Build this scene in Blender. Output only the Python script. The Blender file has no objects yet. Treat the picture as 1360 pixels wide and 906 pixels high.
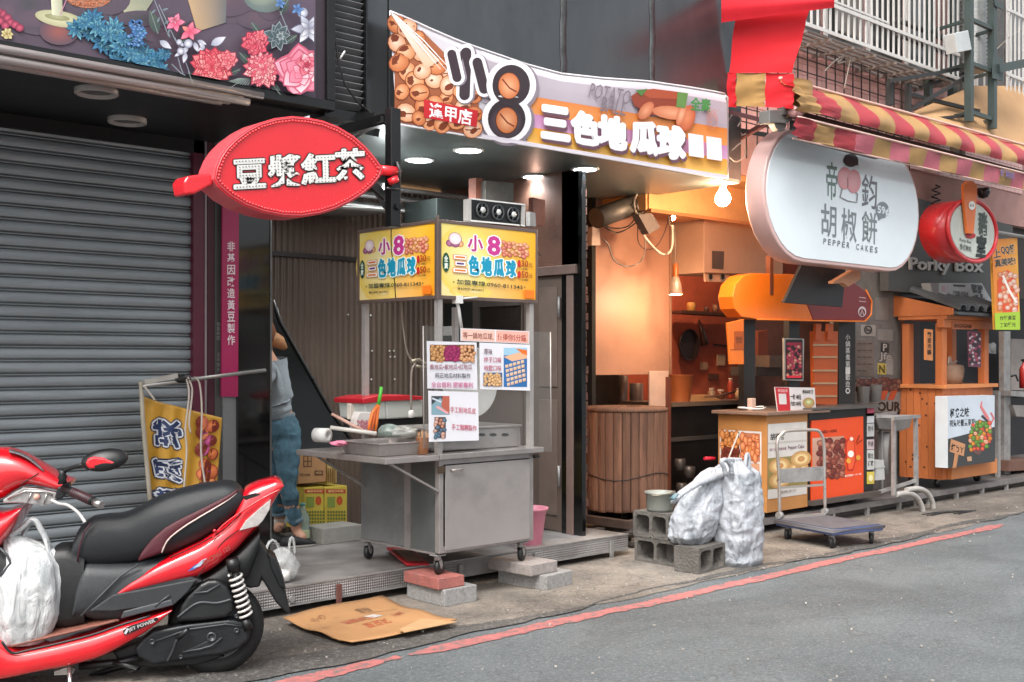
import bpy, bmesh, math, random
from mathutils import Vector, Matrix, geometry
from math import sin, cos, pi, radians, atan2, sqrt
random.seed(7)
S = bpy.context.scene
COL = S.collection

# ---------------------------------------------------------------- camera
FPX, HOR, CZ = 1511.1, 480.0, 1.5
AZ = radians(47.17)
VIEW = Vector((cos(AZ), sin(AZ), 0)); RIGHT = Vector((sin(AZ), -cos(AZ), 0))
cam = bpy.data.cameras.new('camera'); camo = bpy.data.objects.new('camera', cam); COL.objects.link(camo)
camo.location = (0, 0, CZ); camo.rotation_euler = (radians(90), 0, AZ - radians(90))
cam.lens = 40; cam.sensor_width = 36; cam.shift_y = 27 / 1360; cam.clip_end = 500; cam.clip_start = .05
S.camera = camo
# ---------------------------------------------------------------- world, sun, exposure
SUN_EL, SUN_AZ = radians(52), radians(-150)      # SUN_AZ: direction towards the sun in the ground plane, from +X
w = bpy.data.worlds.new('World'); S.world = w; w.use_nodes = True
nt = w.node_tree; sky = nt.nodes.new('ShaderNodeTexSky'); sky.sky_type = 'NISHITA'; sky.sun_disc = False
sky.sun_elevation = SUN_EL; sky.sun_rotation = radians(90) - SUN_AZ; sky.air_density = 1.0; sky.dust_density = 5.0; sky.ozone_density = 1.0
hs = nt.nodes.new('ShaderNodeHueSaturation'); hs.inputs['Saturation'].default_value = .25
nt.links.new(sky.outputs[0], hs.inputs['Color']); nt.links.new(hs.outputs[0], nt.nodes['Background'].inputs[0])
nt.nodes['Background'].inputs[1].default_value = .15
sl = bpy.data.lights.new('sun', 'SUN'); sl.energy = 1.3; sl.angle = radians(25); sl.color = (1, .97, .93)
so = bpy.data.objects.new('sun', sl); COL.objects.link(so)
sd = Vector((cos(SUN_EL) * cos(SUN_AZ), cos(SUN_EL) * sin(SUN_AZ), sin(SUN_EL)))
so.rotation_euler = sd.to_track_quat('Z', 'Y').to_euler()
S.view_settings.view_transform = 'Standard'; S.view_settings.look = 'None'; S.view_settings.gamma = 1
S.view_settings.exposure = .95
S.cycles.use_denoising = True; S.cycles.max_bounces = 6; S.cycles.transparent_max_bounces = 12

# ---------------------------------------------------------------- pixel (of the 1360x906 photograph) to a point on a plane of the place
def ray(px, py):
    return VIEW + RIGHT * ((px - 680) / FPX) + Vector((0, 0, 1)) * ((HOR - py) / FPX)
def W(px, py, Y):
    d = ray(px, py); t = Y / d.y; return Vector((0, 0, CZ)) + d * t
def WX(px, py, X):
    d = ray(px, py); t = X / d.x; return Vector((0, 0, CZ)) + d * t
def WG(px, py, z=0.):
    d = ray(px, py); t = (z - CZ) / d.z; return Vector((0, 0, CZ)) + d * t

# ---------------------------------------------------------------- materials
def lin(c):
    if isinstance(c, str):
        c = c.lstrip('#'); c = [int(c[i:i + 2], 16) / 255 for i in (0, 2, 4)]
        return tuple((v / 12.92 if v <= .04045 else ((v + .055) / 1.055) ** 2.4) for v in c)
    return tuple(c)
_mats = {}
def M(name, col='#808080', rough=.55, metal=0., var=.12, vs=5., bump=.08, bs=60., spec=.5, coat=0., dirt=0., dirtcol='#2a2420',
      emis=None, es=0., alpha=1., trans=0., stretch=(1, 1, 1), rvar=.1, sub=0.):
    if name in _mats: return _mats[name]
    m = bpy.data.materials.new(name); m.use_nodes = True; _mats[name] = m
    n = m.node_tree; N = n.nodes; L = n.links; b = N['Principled BSDF']
    c = lin(col)
    tc = N.new('ShaderNodeTexCoord'); oi = N.new('ShaderNodeObjectInfo')
    mul = N.new('ShaderNodeVectorMath'); mul.operation = 'SCALE'; mul.inputs[0].default_value = (37, 53, 71)
    L.new(oi.outputs['Random'], mul.inputs['Scale'])
    add = N.new('ShaderNodeVectorMath'); L.new(tc.outputs['Object'], add.inputs[0]); L.new(mul.outputs[0], add.inputs[1])
    mp = N.new('ShaderNodeMapping'); mp.inputs['Scale'].default_value = stretch; L.new(add.outputs[0], mp.inputs[0])
    co = mp.outputs[0]
    no = N.new('ShaderNodeTexNoise'); no.inputs['Scale'].default_value = vs; no.inputs['Detail'].default_value = 6; no.inputs['Roughness'].default_value = .65; L.new(co, no.inputs['Vector'])
    mx = N.new('ShaderNodeMix'); mx.data_type = 'RGBA'; mx.clamp_factor = True
    rm = N.new('ShaderNodeMapRange'); rm.inputs[1].default_value = .3; rm.inputs[2].default_value = .7; L.new(no.outputs[0], rm.inputs[0])
    L.new(rm.outputs[0], mx.inputs[0])
    mx.inputs[6].default_value = (*[v * (1 - var) for v in c], 1); mx.inputs[7].default_value = (*[min(1, v * (1 + var) + .01 * var) for v in c], 1)
    out = mx.outputs[2]
    if dirt > 0:
        n2 = N.new('ShaderNodeTexNoise'); n2.inputs['Scale'].default_value = vs * .6 + 1; n2.inputs['Detail'].default_value = 8; n2.inputs['Roughness'].default_value = .75; L.new(co, n2.inputs['Vector'])
        r2 = N.new('ShaderNodeMapRange'); r2.inputs[1].default_value = .5; r2.inputs[2].default_value = .72; r2.inputs[4].default_value = dirt; L.new(n2.outputs[0], r2.inputs[0])
        m2 = N.new('ShaderNodeMix'); m2.data_type = 'RGBA'; L.new(r2.outputs[0], m2.inputs[0]); L.new(out, m2.inputs[6]); m2.inputs[7].default_value = (*lin(dirtcol), 1); out = m2.outputs[2]
    L.new(out, b.inputs['Base Color'])
    b.inputs['Metallic'].default_value = metal
    rr = N.new('ShaderNodeMapRange'); rr.inputs[3].default_value = max(.03, rough - rvar); rr.inputs[4].default_value = min(1, rough + rvar); L.new(no.outputs[0], rr.inputs[0]); L.new(rr.outputs[0], b.inputs['Roughness'])
    b.inputs['Specular IOR Level'].default_value = spec
    if coat: b.inputs['Coat Weight'].default_value = coat; b.inputs['Coat Roughness'].default_value = .08
    if bump:
        n3 = N.new('ShaderNodeTexNoise'); n3.inputs['Scale'].default_value = bs; n3.inputs['Detail'].default_value = 5; L.new(co, n3.inputs['Vector'])
        bp = N.new('ShaderNodeBump'); bp.inputs['Strength'].default_value = bump; bp.inputs['Distance'].default_value = .02; L.new(n3.outputs[0], bp.inputs['Height']); L.new(bp.outputs[0], b.inputs['Normal'])
    if emis: b.inputs['Emission Color'].default_value = (*lin(emis), 1); b.inputs['Emission Strength'].default_value = es
    if alpha < 1: b.inputs['Alpha'].default_value = alpha
    if trans: b.inputs['Transmission Weight'].default_value = trans
    if sub: b.inputs['Subsurface Weight'].default_value = sub; b.inputs['Subsurface Radius'].default_value = (.02, .02, .02)
    return m
def print_mat(name, rough=.5, coat=0., dirt=.15, bump=.05, bs=6.):
    """flat print: the colours of the printed shapes come from the mesh"""
    if name in _mats: return _mats[name]
    m = bpy.data.materials.new(name); m.use_nodes = True; _mats[name] = m
    n = m.node_tree; N = n.nodes; L = n.links; b = N['Principled BSDF']
    at = N.new('ShaderNodeVertexColor'); at.layer_name = 'ink'
    tc = N.new('ShaderNodeTexCoord'); no = N.new('ShaderNodeTexNoise'); no.inputs['Scale'].default_value = 4; no.inputs['Detail'].default_value = 8; L.new(tc.outputs['Object'], no.inputs['Vector'])
    r = N.new('ShaderNodeMapRange'); r.inputs[1].default_value = .35; r.inputs[2].default_value = .75; r.inputs[3].default_value = 1; r.inputs[4].default_value = 1 - dirt; L.new(no.outputs[0], r.inputs[0])
    mx = N.new('ShaderNodeVectorMath'); mx.operation = 'SCALE'; L.new(at.outputs[0], mx.inputs[0]); L.new(r.outputs[0], mx.inputs['Scale'])
    L.new(mx.outputs[0], b.inputs['Base Color']); b.inputs['Roughness'].default_value = rough
    if coat: b.inputs['Coat Weight'].default_value = coat; b.inputs['Coat Roughness'].default_value = .1
    n3 = N.new('ShaderNodeTexNoise'); n3.inputs['Scale'].default_value = bs; L.new(tc.outputs['Object'], n3.inputs['Vector'])
    bp = N.new('ShaderNodeBump'); bp.inputs['Strength'].default_value = bump; bp.inputs['Distance'].default_value = .05; L.new(n3.outputs[0], bp.inputs['Height']); L.new(bp.outputs[0], b.inputs['Normal'])
    return m

# ---------------------------------------------------------------- things, parts, mesh building
INV = {}
def thing(name, label, cat, loc=(0, 0, 0), rotz=0., group=None):
    o = bpy.data.objects.new(name, None); COL.objects.link(o); o.empty_display_size = .1
    o.location = loc; o.rotation_euler = (0, 0, rotz); o['label'] = label; o['category'] = cat
    if group: o['group'] = group
    INV[o.name] = (Matrix.Translation(Vector(loc)) @ Matrix.Rotation(rotz, 4, 'Z')).inverted()
    return o
def tag(o, label, cat, group=None):
    o['label'] = label; o['category'] = cat
    if group: o['group'] = group
    return o
class MB:
    def __init__(s): s.v = []; s.f = []; s.m = []; s.sm = []
    def add(s, vs, fs, m=0, sm=False):
        o = len(s.v); s.v += [tuple(v) for v in vs]
        for f in fs: s.f.append([i + o for i in f]); s.m.append(m); s.sm.append(sm)
        return s
    def box(s, x0, y0, z0, x1, y1, z1, m=0):
        x0, x1 = min(x0, x1), max(x0, x1); y0, y1 = min(y0, y1), max(y0, y1); z0, z1 = min(z0, z1), max(z0, z1)
        vs = [(x, y, z) for z in (z0, z1) for y in (y0, y1) for x in (x0, x1)]
        return s.add(vs, [(0, 2, 3, 1), (4, 5, 7, 6), (0, 1, 5, 4), (2, 6, 7, 3), (0, 4, 6, 2), (1, 3, 7, 5)], m)
    def obox(s, c, size, R=None, m=0):
        R = R or Matrix.Identity(3); c = Vector(c); h = [k / 2 for k in size]
        vs = [c + R @ Vector((x * h[0], y * h[1], z * h[2])) for z in (-1, 1) for y in (-1, 1) for x in (-1, 1)]
        return s.add(vs, [(0, 2, 3, 1), (4, 5, 7, 6), (0, 1, 5, 4), (2, 6, 7, 3), (0, 4, 6, 2), (1, 3, 7, 5)], m)
    def bar(s, p, q, wd, ht=None, m=0, up=(0, 0, 1)):
        p, q = Vector(p), Vector(q); d = (q - p); L = d.length; d.normalize(); u = Vector(up)
        if abs(d.dot(u)) > .95: u = Vector((0, 1, 0))
        x = d.cross(u).normalized(); z = x.cross(d).normalized()
        R = Matrix((x, d, z)).transposed()
        return s.obox((p + q) / 2, (wd, L, ht or wd), R, m)
    def tube(s, pts, r, n=8, m=0, caps=True, closed=False, sq=None):
        pts = [Vector(p) for p in pts]; N = len(pts); rings = []
        rs = r if isinstance(r, (list, tuple)) else [r] * N
        t0 = (pts[1] - pts[0]).normalized(); u = Vector((0, 0, 1)) if abs(t0.z) < .9 else Vector((1, 0, 0))
        a = t0.cross(u).normalized()
        for i, p in enumerate(pts):
            if closed: t = pts[(i + 1) % N] - pts[i - 1]
            else: t = pts[min(i + 1, N - 1)] - pts[max(i - 1, 0)]
            t.normalize(); a = (a - t * a.dot(t)); a = a.normalized() if a.length > 1e-6 else t.orthogonal().normalized(); b = t.cross(a)
            rings.append([p + (a * cos(2 * pi * k / n) + b * sin(2 * pi * k / n) * (sq or 1)) * rs[i] for k in range(n)])
        return s.rings(rings, m, caps, closed)
    def rings(s, rings, m=0, caps=True, closed=False, sm=True):
        n = len(rings[0]); o = len(s.v)
        for r_ in rings: s.v += [tuple(v) for v in r_]
        N = len(rings)
        for i in range(N if closed else N - 1):
            j = (i + 1) % N
            for k in range(n):
                l = (k + 1) % n; s.f.append([o + i * n + k, o + i * n + l, o + j * n + l, o + j * n + k]); s.m.append(m); s.sm.append(sm)
        if caps and not closed:
            s.f.append([o + k for k in range(n)][::-1]); s.m.append(m); s.sm.append(False)
            s.f.append([o + (N - 1) * n + k for k in range(n)]); s.m.append(m); s.sm.append(False)
        return s
    def cyl(s, p, q, r, r2=None, n=14, m=0, caps=True): return s.tube([p, q], [r, r if r2 is None else r2], n, m, caps)
    def lathe(s, c, prof, n=20, m=0, axis=(0, 0, 1), caps=True, sx=1., sy=1.):
        c = Vector(c); ax = Vector(axis).normalized(); a = ax.orthogonal().normalized() if abs(ax.z) < .99 else Vector((1, 0, 0)); b = ax.cross(a)
        return s.rings([[c + ax * z + (a * cos(2 * pi * k / n) * sx + b * sin(2 * pi * k / n) * sy) * r for k in range(n)] for r, z in prof], m, caps)
    def prism(s, pts, fn, d, m=0, mside=None, sm=False):
        """pts: outline in 2D; fn(u,v,h) -> point; from h=0 (front) to h=d (back)"""
        n = len(pts); fr = [fn(u, v, 0) for u, v in pts]; bd = getattr(fn, 'back', None); bk = [p + bd * d for p in fr] if bd else [fn(u, v, d) for u, v in pts]; o = len(s.v)
        s.v += [tuple(v) for v in fr + bk]
        s.f.append([o + i for i in range(n)]); s.m.append(m); s.sm.append(False)
        s.f.append([o + n + i for i in range(n)][::-1]); s.m.append(m); s.sm.append(False)
        ms = m if mside is None else mside
        for i in range(n):
            j = (i + 1) % n; s.f.append([o + i, o + n + i, o + n + j, o + j]); s.m.append(ms); s.sm.append(sm)
        return s
    def grid(s, fn, nu, nv, m=0, sm=True, mfn=None):
        o = len(s.v)
        for j in range(nv + 1):
            for i in range(nu + 1): s.v.append(tuple(fn(i / nu, j / nv)))
        for j in range(nv):
            for i in range(nu):
                a = o + j * (nu + 1) + i; s.f.append([a, a + 1, a + nu + 2, a + nu + 1]); s.m.append(mfn(i, j) if mfn else m); s.sm.append(sm)
        return s
    def mesh(s, name, mats, inv=None):
        me = bpy.data.meshes.new(name)
        vs = [inv @ Vector(v) for v in s.v] if inv is not None else s.v
        me.from_pydata([tuple(v) for v in vs], [], s.f)
        for m in (mats if isinstance(mats, (list, tuple)) else [mats]): me.materials.append(m)
        me.polygons.foreach_set('material_index', s.m); me.polygons.foreach_set('use_smooth', s.sm)
        me.validate(); me.update()
        return me
def recalc(me):
    b = bmesh.new(); b.from_mesh(me); bmesh.ops.recalc_face_normals(b, faces=b.faces); b.to_mesh(me); b.free()
def root_of(o):
    while o.parent: o = o.parent
    return o
def obj(name, mb, mats, parent=None, kind=None, bevel=0, label=None, subd=0, fix=True, solid=0, seg=2):
    """one mesh object; geometry is given in world coordinates and kept in the coordinates of its thing"""
    inv = INV.get(root_of(parent).name) if parent else None
    me = mb.mesh(name, mats, inv) if isinstance(mb, MB) else mb
    if fix and isinstance(mb, MB): recalc(me)
    o = bpy.data.objects.new(name, me); COL.objects.link(o)
    if parent: o.parent = parent
    if kind: o['kind'] = kind
    if label: o['label'] = label
    if solid: d = o.modifiers.new('solid', 'SOLIDIFY'); d.thickness = solid; d.offset = 0
    if subd: d = o.modifiers.new('sub', 'SUBSURF'); d.levels = subd; d.render_levels = subd
    if bevel:
        d = o.modifiers.new('bevel', 'BEVEL'); d.width = bevel; d.segments = seg; d.limit_method = 'ANGLE'; d.angle_limit = radians(40)
    return o
def single(name, mb, mats, label, cat, group=None, **k):
    """a thing that is one mesh; origin moved to its base"""
    xs = [Vector(v) for v in mb.v]; c = Vector((sum(v.x for v in xs) / len(xs), sum(v.y for v in xs) / len(xs), min(v.z for v in xs)))
    me = mb.mesh(name, mats, Matrix.Translation(-c)); recalc(me)
    o = obj(name, me, mats, None, **k); o.location = c
    return tag(o, label, cat, group)
def piece(name, me, parent, off=(0, 0, 0), rot=None, label=None):
    o = bpy.data.objects.new(name, me); COL.objects.link(o); o.parent = parent; o.location = off
    if rot: o.rotation_euler = rot
    if label: o['label'] = label
    return o
def copy_thing(r, loc, rotz=None, label=None):
    c = r.copy(); COL.objects.link(c); c.location = loc
    if rotz is not None: c.rotation_euler.z = rotz
    if label: c['label'] = label
    for ch in list(r.children):
        d = ch.copy(); COL.objects.link(d); d.parent = c
        for g in list(ch.children):
            e = g.copy(); COL.objects.link(e); e.parent = d
    return c

# ---------------------------------------------------------------- lettering and flat print
_font = {}
def glyphs(body, bold=0.):
    key = (body, bold)
    if key in _font: return _font[key]
    f = bpy.data.curves.new('lettering', 'FONT'); f.body = body; f.size = 1; f.resolution_u = 2; f.offset = bold; f.align_x = 'LEFT'
    f.space_line = 1.0
    o = bpy.data.objects.new('lettering', f); COL.objects.link(o); bpy.context.view_layer.update()
    dg = bpy.context.evaluated_depsgraph_get(); me = bpy.data.meshes.new_from_object(o.evaluated_get(dg))
    vs = [v.co.copy() for v in me.vertices]; fs = [list(p.vertices) for p in me.polygons]
    bpy.data.objects.remove(o); bpy.data.curves.remove(f); bpy.data.meshes.remove(me)
    if vs:
        x0, x1 = min(v.x for v in vs) + bold, max(v.x for v in vs) - bold; y0, y1 = min(v.y for v in vs) + bold, max(v.y for v in vs) - bold
        vs = [((v.x - x0) / max(1e-6, x1 - x0), (v.y - y0) / max(1e-6, y1 - y0)) for v in vs]
    _font[key] = (vs, fs); return _font[key]
class Print:
    """flat printed shapes; 2D positions go through fn(u, v, h) to the surface they are printed on, h metres proud of it"""
    def __init__(s, fn, h0=.002, dh=.00015): s.fn = fn; s.v = []; s.f = []; s.c = []; s.h = h0; s.dh = dh
    def raw(s, pts, faces, cols, h=None):
        if h is None: s.h += s.dh; h = s.h
        o = len(s.v); s.v += [tuple(s.fn(u, v, h)) for u, v in pts]
        for f in faces:
            s.f.append([i + o for i in f]); s.c.append([cols[i] for i in f] if isinstance(cols, list) else [cols] * len(f))
        return s
    def poly(s, pts, col, h=None): return s.raw(pts, [list(range(len(pts)))], lin(col), h)
    def rect(s, x0, y0, x1, y1, col, h=None, n=1, col2=None):
        c1, c2 = lin(col), lin(col2 or col); pts = []; cs = []
        for i in range(n + 1):
            t = i / n; x = x0 + (x1 - x0) * t; c = tuple(a + (b - a) * t for a, b in zip(c1, c2)); pts += [(x, y0), (x, y1)]; cs += [c, c]
        return s.raw(pts, [(2 * i, 2 * i + 2, 2 * i + 3, 2 * i + 1) for i in range(n)], cs, h)
    def quad(s, tl, tr, br, bl, col, h=None, nu=1, nv=1, cols=None):
        pts = []; cs = []; cc = [lin(c) for c in (cols or [col] * 4)]
        for j in range(nv + 1):
            for i in range(nu + 1):
                a, b = i / nu, j / nv; w4 = ((1 - a) * (1 - b), a * (1 - b), a * b, (1 - a) * b)
                pts.append(tuple(sum(wk * p[k] for wk, p in zip(w4, (tl, tr, br, bl))) for k in (0, 1)))
                cs.append(tuple(sum(wk * c[k] for wk, c in zip(w4, cc)) for k in range(3)))
        return s.raw(pts, [(j * (nu + 1) + i, j * (nu + 1) + i + 1, (j + 1) * (nu + 1) + i + 1, (j + 1) * (nu + 1) + i) for j in range(nv) for i in range(nu)], cs, h)
    def disc(s, cx, cy, rx, ry, col, col2=None, rot=0., n=14, h=None, hl=(0, 0)):
        """filled ellipse, col at its middle, col2 at its rim"""
        c1, c2 = lin(col), lin(col2 or col); ca, sa = cos(rot), sin(rot)
        P_ = lambda r, a: (cx + r * rx * cos(a) * ca - r * ry * sin(a) * sa, cy + r * rx * cos(a) * sa + r * ry * sin(a) * ca)
        pts = [(cx + hl[0] * rx, cy + hl[1] * ry)] + [P_(1, 2 * pi * k / n) for k in range(n)]
        return s.raw(pts, [(0, 1 + k, 1 + (k + 1) % n) for k in range(n)], [c1] + [c2] * n, h)
    def line(s, pts, wd, col, h=None):
        if h is None: s.h += s.dh; h = s.h
        o = []
        for i, p in enumerate(pts):
            a, b = pts[max(i - 1, 0)], pts[min(i + 1, len(pts) - 1)]; dx, dy = b[0] - a[0], b[1] - a[1]; l = sqrt(dx * dx + dy * dy) or 1
            ww = wd[i] if isinstance(wd, (list, tuple)) else wd
            o += [(p[0] - dy / l * ww / 2, p[1] + dx / l * ww / 2), (p[0] + dy / l * ww / 2, p[1] - dx / l * ww / 2)]
        return s.raw(o, [(2 * i, 2 * i + 1, 2 * i + 3, 2 * i + 2) for i in range(len(pts) - 1)], lin(col), h)
    def text(s, body, tl, tr, bl, col, bold=0., h=None, out=None, outw=.05, shadow=None):
        """body stretched into the parallelogram tl-tr-bl (v may run down)"""
        def put(bw, c, dx=0, dy=0, h=None):
            hh = sqrt((tl[0] - bl[0]) ** 2 + (tl[1] - bl[1]) ** 2); k = max(0., bw - .02) * hh
            vs, fs = glyphs(body, min(bw, .02)); s.h += s.dh; h0 = s.h if h is None else h
            for i, (ex, ey) in enumerate([(0, 0)] + ([(cos(pi * q / 4) * k, sin(pi * q / 4) * k) for q in range(8)] if k > 0 else [])):
                pts = [(bl[0] + x * (tr[0] - tl[0]) + y * (tl[0] - bl[0]) + dx + ex, bl[1] + x * (tr[1] - tl[1]) + y * (tl[1] - bl[1]) + dy + ey) for x, y in vs]
                s.raw(pts, fs, lin(c), h0 + i * 4e-5)
            s.h = max(s.h, h0 + (4e-4 if k > 0 else 0))
        if shadow: put(outw, shadow[0], shadow[1], shadow[2])
        if out: put(outw, out)
        put(bold, col, 0, 0, h); return s
    def column(s, body, x0, y0, x1, y1, col, bold=0., gap=.15):
        n = len(body); ch = (y1 - y0) / (n + (n - 1) * gap)
        for i, c in enumerate(body):
            y = y0 + i * ch * (1 + gap); s.text(c, (x0, y), (x1, y), (x0, y + ch), col, bold)
        return s
    def balls(s, box, rx, n, cols, rim='#7a3412', clip=None, seed=1, stripe=None):
        rnd = random.Random(seed); x0, y0, x1, y1 = box; hb = s.h
        k = 0; spots = []
        while k < n * 30 and len(spots) < n:
            k += 1; p = (rnd.uniform(x0, x1), rnd.uniform(y0, y1))
            if clip and not clip(*p): continue
            if all((p[0] - q[0]) ** 2 + (p[1] - q[1]) ** 2 > (rx * 1.25) ** 2 for q in spots): spots.append(p)
        for i, (x, y) in enumerate(sorted(spots, key=lambda q: q[1])):
            r = rx * rnd.uniform(.85, 1.2); a = rnd.uniform(0, 3); c = rnd.choice(cols); h = hb + (i % 9 + 1) * 6e-4 / 9 * 3
            s.disc(x, y, r, r * .86, rim, rim, a, 12, h); s.disc(x, y, r * .92, r * .8, c[0], c[1], a, 12, h + 6e-5, hl=(-.2, -.25))
            if rnd.random() < .55:
                aa = rnd.uniform(-.6, .6); s.line([(x - r * .7 * cos(aa), y - r * .5 * sin(aa)), (x, y + r * .1), (x + r * .7 * cos(aa), y + r * .5 * sin(aa))], r * .12, stripe or rim, h + 1e-4)
        s.h = hb + 2.2e-3; return s
    def build(s, name, parent, mat=None, **k):
        inv = INV.get(root_of(parent).name)
        me = bpy.data.meshes.new(name); me.from_pydata([tuple(inv @ Vector(v)) if inv is not None else v for v in s.v], [], s.f)
        ca = me.color_attributes.new('ink', 'FLOAT_COLOR', 'CORNER')
        flat = []
        for c in s.c:
            for q in c: flat += [q[0], q[1], q[2], 1.]
        ca.data.foreach_set('color', flat); me.materials.append(mat or print_mat('print')); me.update()
        o = bpy.data.objects.new(name, me); COL.objects.link(o); o.parent = parent
        for a, b in k.items(): o[a] = b
        return o
def onY(Y):
    f = lambda u, v, h: W(u, v, Y - h)
    f.back = Vector((0, 1, 0)); return f            # a street-facing plane, drawn on in the photograph's pixels
def onX(X): return lambda u, v, h: WX(u, v, X - h)           # a plane across the street
def wv(m): return m
# ================================================================ ground
def struct(o): o['kind'] = 'structure'; return o
YL = 4.62      # the red line runs along the street at this distance
def ground_mat(name, c1, c2, c3, sc, speck, rough=.85, patch=1.2, crack=0.):
    m = bpy.data.materials.new(name); m.use_nodes = True; N = m.node_tree.nodes; L = m.node_tree.links; b = N['Principled BSDF']
    tc = N.new('ShaderNodeTexCoord'); co = tc.outputs['Object']
    def noise(s, d=6, r=.6, dist=0.):
        n = N.new('ShaderNodeTexNoise'); n.inputs['Scale'].default_value = s; n.inputs['Detail'].default_value = d; n.inputs['Roughness'].default_value = r; n.inputs['Distortion'].default_value = dist; L.new(co, n.inputs['Vector']); return n.outputs[0]
    def rng(x, a, b_, c=0., d=1.):
        r = N.new('ShaderNodeMapRange'); r.inputs[1].default_value = a; r.inputs[2].default_value = b_; r.inputs[3].default_value = c; r.inputs[4].default_value = d; L.new(x, r.inputs[0]); return r.outputs[0]
    def mix(f, a, b_):
        x = N.new('ShaderNodeMix'); x.data_type = 'RGBA'; L.new(f, x.inputs[0])
        for i, q in ((6, a), (7, b_)):
            if isinstance(q, tuple): x.inputs[i].default_value = (*q, 1)
            else: L.new(q, x.inputs[i])
        return x.outputs[2]
    base = mix(rng(noise(patch, 8, .7, .4), .35, .68), lin(c1), lin(c2))
    base = mix(rng(noise(.55, 5, .6, .8), .48, .66), base, lin(c3))
    for sc_, k_ in ((sc * .45, .9), (sc, 1.)):
        g = noise(sc_, 4, .85); base = mix(rng(g, .55, .68, 0, speck * k_), base, (.36, .35, .34)); base = mix(rng(g, .46, .34, 0, speck * k_), base, (.03, .03, .03))
    if crack:
        v = N.new('ShaderNodeTexVoronoi'); v.feature = 'DISTANCE_TO_EDGE'; v.inputs['Scale'].default_value = 1.1; wn = N.new('ShaderNodeTexNoise'); wn.inputs['Scale'].default_value = 3; wn.inputs['Detail'].default_value = 8; L.new(co, wn.inputs['Vector'])
        va = N.new('ShaderNodeVectorMath'); va.operation = 'MULTIPLY_ADD'; L.new(wn.outputs['Color'], va.inputs[0]); va.inputs[1].default_value = (.9, .9, .9); L.new(co, va.inputs[2]); L.new(va.outputs[0], v.inputs['Vector'])
        base = mix(rng(v.outputs['Distance'], .012, .0, 0, crack), base, (.05, .045, .04))
    L.new(base, b.inputs['Base Color'])
    L.new(rng(noise(2.2, 6), .3, .7, rough - .25, rough), b.inputs['Roughness'])
    bp = N.new('ShaderNodeBump'); bp.inputs['Strength'].default_value = .55; bp.inputs['Distance'].default_value = .012
    ad = N.new('ShaderNodeMath'); ad.operation = 'ADD'; L.new(noise(sc * .8, 4, .7), ad.inputs[0]); L.new(noise(9, 5), ad.inputs[1]); L.new(ad.outputs[0], bp.inputs['Height']); L.new(bp.outputs[0], b.inputs['Normal'])
    return m
asph = ground_mat('asphalt', '#545b5e', '#696f71', '#4c5153', 75, .6, .85, .8, .45)
conc = ground_mat('worn_pavement', '#5f5851', '#948a7e', '#4c4640', 60, .5, .9, 1.7, .8)
rg = random.Random(3)
def wob(x, s=1.): return s * (.03 * sin(x * 1.7 + 1) + .018 * sin(x * 4.3) + .01 * sin(x * 11 + 2) + .006 * sin(x * 29))
mb = MB(); mb.grid(lambda u, v: (-60 + 160 * u, -80 + 180 * v, 0), 8, 8)
struct(obj('ground', mb, asph))
# pavement laid over the ground up to its ragged edge by the red line; it dips gently towards a gutter
mb = MB(); xs = [-2 + .12 * i for i in range(260)]
def pave_z(x, t): return .006 + .006 * sin(x * 1.1) * t
vs = []; fs = []
for i, x in enumerate(xs):
    e = YL + .17 + wob(x)
    for j in range(9):
        t = (j / 8) ** 2; y = e + (9.2 - e) * t; vs.append((x, y, .004 if j == 0 else pave_z(x, min(1, t * 8))))
for i in range(len(xs) - 1):
    for j in range(8): a = i * 9 + j; fs.append((a, a + 9, a + 10, a + 1))
mb.add(vs, fs, 0, True); struct(obj('pavement', mb, conc))
# dark patched seam between asphalt and pavement
seam = ground_mat('patched_asphalt', '#45423f', '#5a5651', '#3b3937', 60, .6)
mb = MB(); vs = []; fs = []
for i, x in enumerate(xs):
    c = YL + .20 + wob(x + 5, 1.2); wd = max(.004, .03 + .03 * sin(x * .9) + .025 * sin(x * 3.1) + rg.uniform(-.012, .012) + (.12 * math.exp(-((x - 3.3) / .8) ** 2)))
    vs += [(x, c - wd, .0075), (x, c + wd, .0125)]
for i in range(len(xs) - 1): fs.append((2 * i, 2 * i + 2, 2 * i + 3, 2 * i + 1))
mb.add(vs, fs); struct(obj('pavement_seam', mb, seam))
# the red no-parking line, worn through in places
redp = bpy.data.materials.new('worn_red_paint'); redp.use_nodes = True
N = redp.node_tree.nodes; L = redp.node_tree.links; b = N['Principled BSDF']; tc = N.new('ShaderNodeTexCoord')
no = N.new('ShaderNodeTexNoise'); no.inputs['Scale'].default_value = 14; no.inputs['Detail'].default_value = 12; no.inputs['Roughness'].default_value = .85; L.new(tc.outputs['Object'], no.inputs['Vector'])
r = N.new('ShaderNodeValToRGB'); r.color_ramp.elements[0].position = .43; r.color_ramp.elements[0].color = (*lin('#686461'), 1); r.color_ramp.elements[1].position = .49; r.color_ramp.elements[1].color = (*lin('#a8625f'), 1)
e = r.color_ramp.elements.new(.62); e.color = (*lin('#bd736f'), 1)
L.new(no.outputs[0], r.inputs[0]); L.new(r.outputs[0], b.inputs['Base Color']); b.inputs['Roughness'].default_value = .75
bp = N.new('ShaderNodeBump'); bp.inputs['Strength'].default_value = .4; bp.inputs['Distance'].default_value = .01; L.new(no.outputs[0], bp.inputs['Height']); L.new(bp.outputs[0], b.inputs['Normal'])
mb = MB(); vs = []; fs = []; segs = [(-2, 3.50), (3.56, 10.4)]
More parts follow.
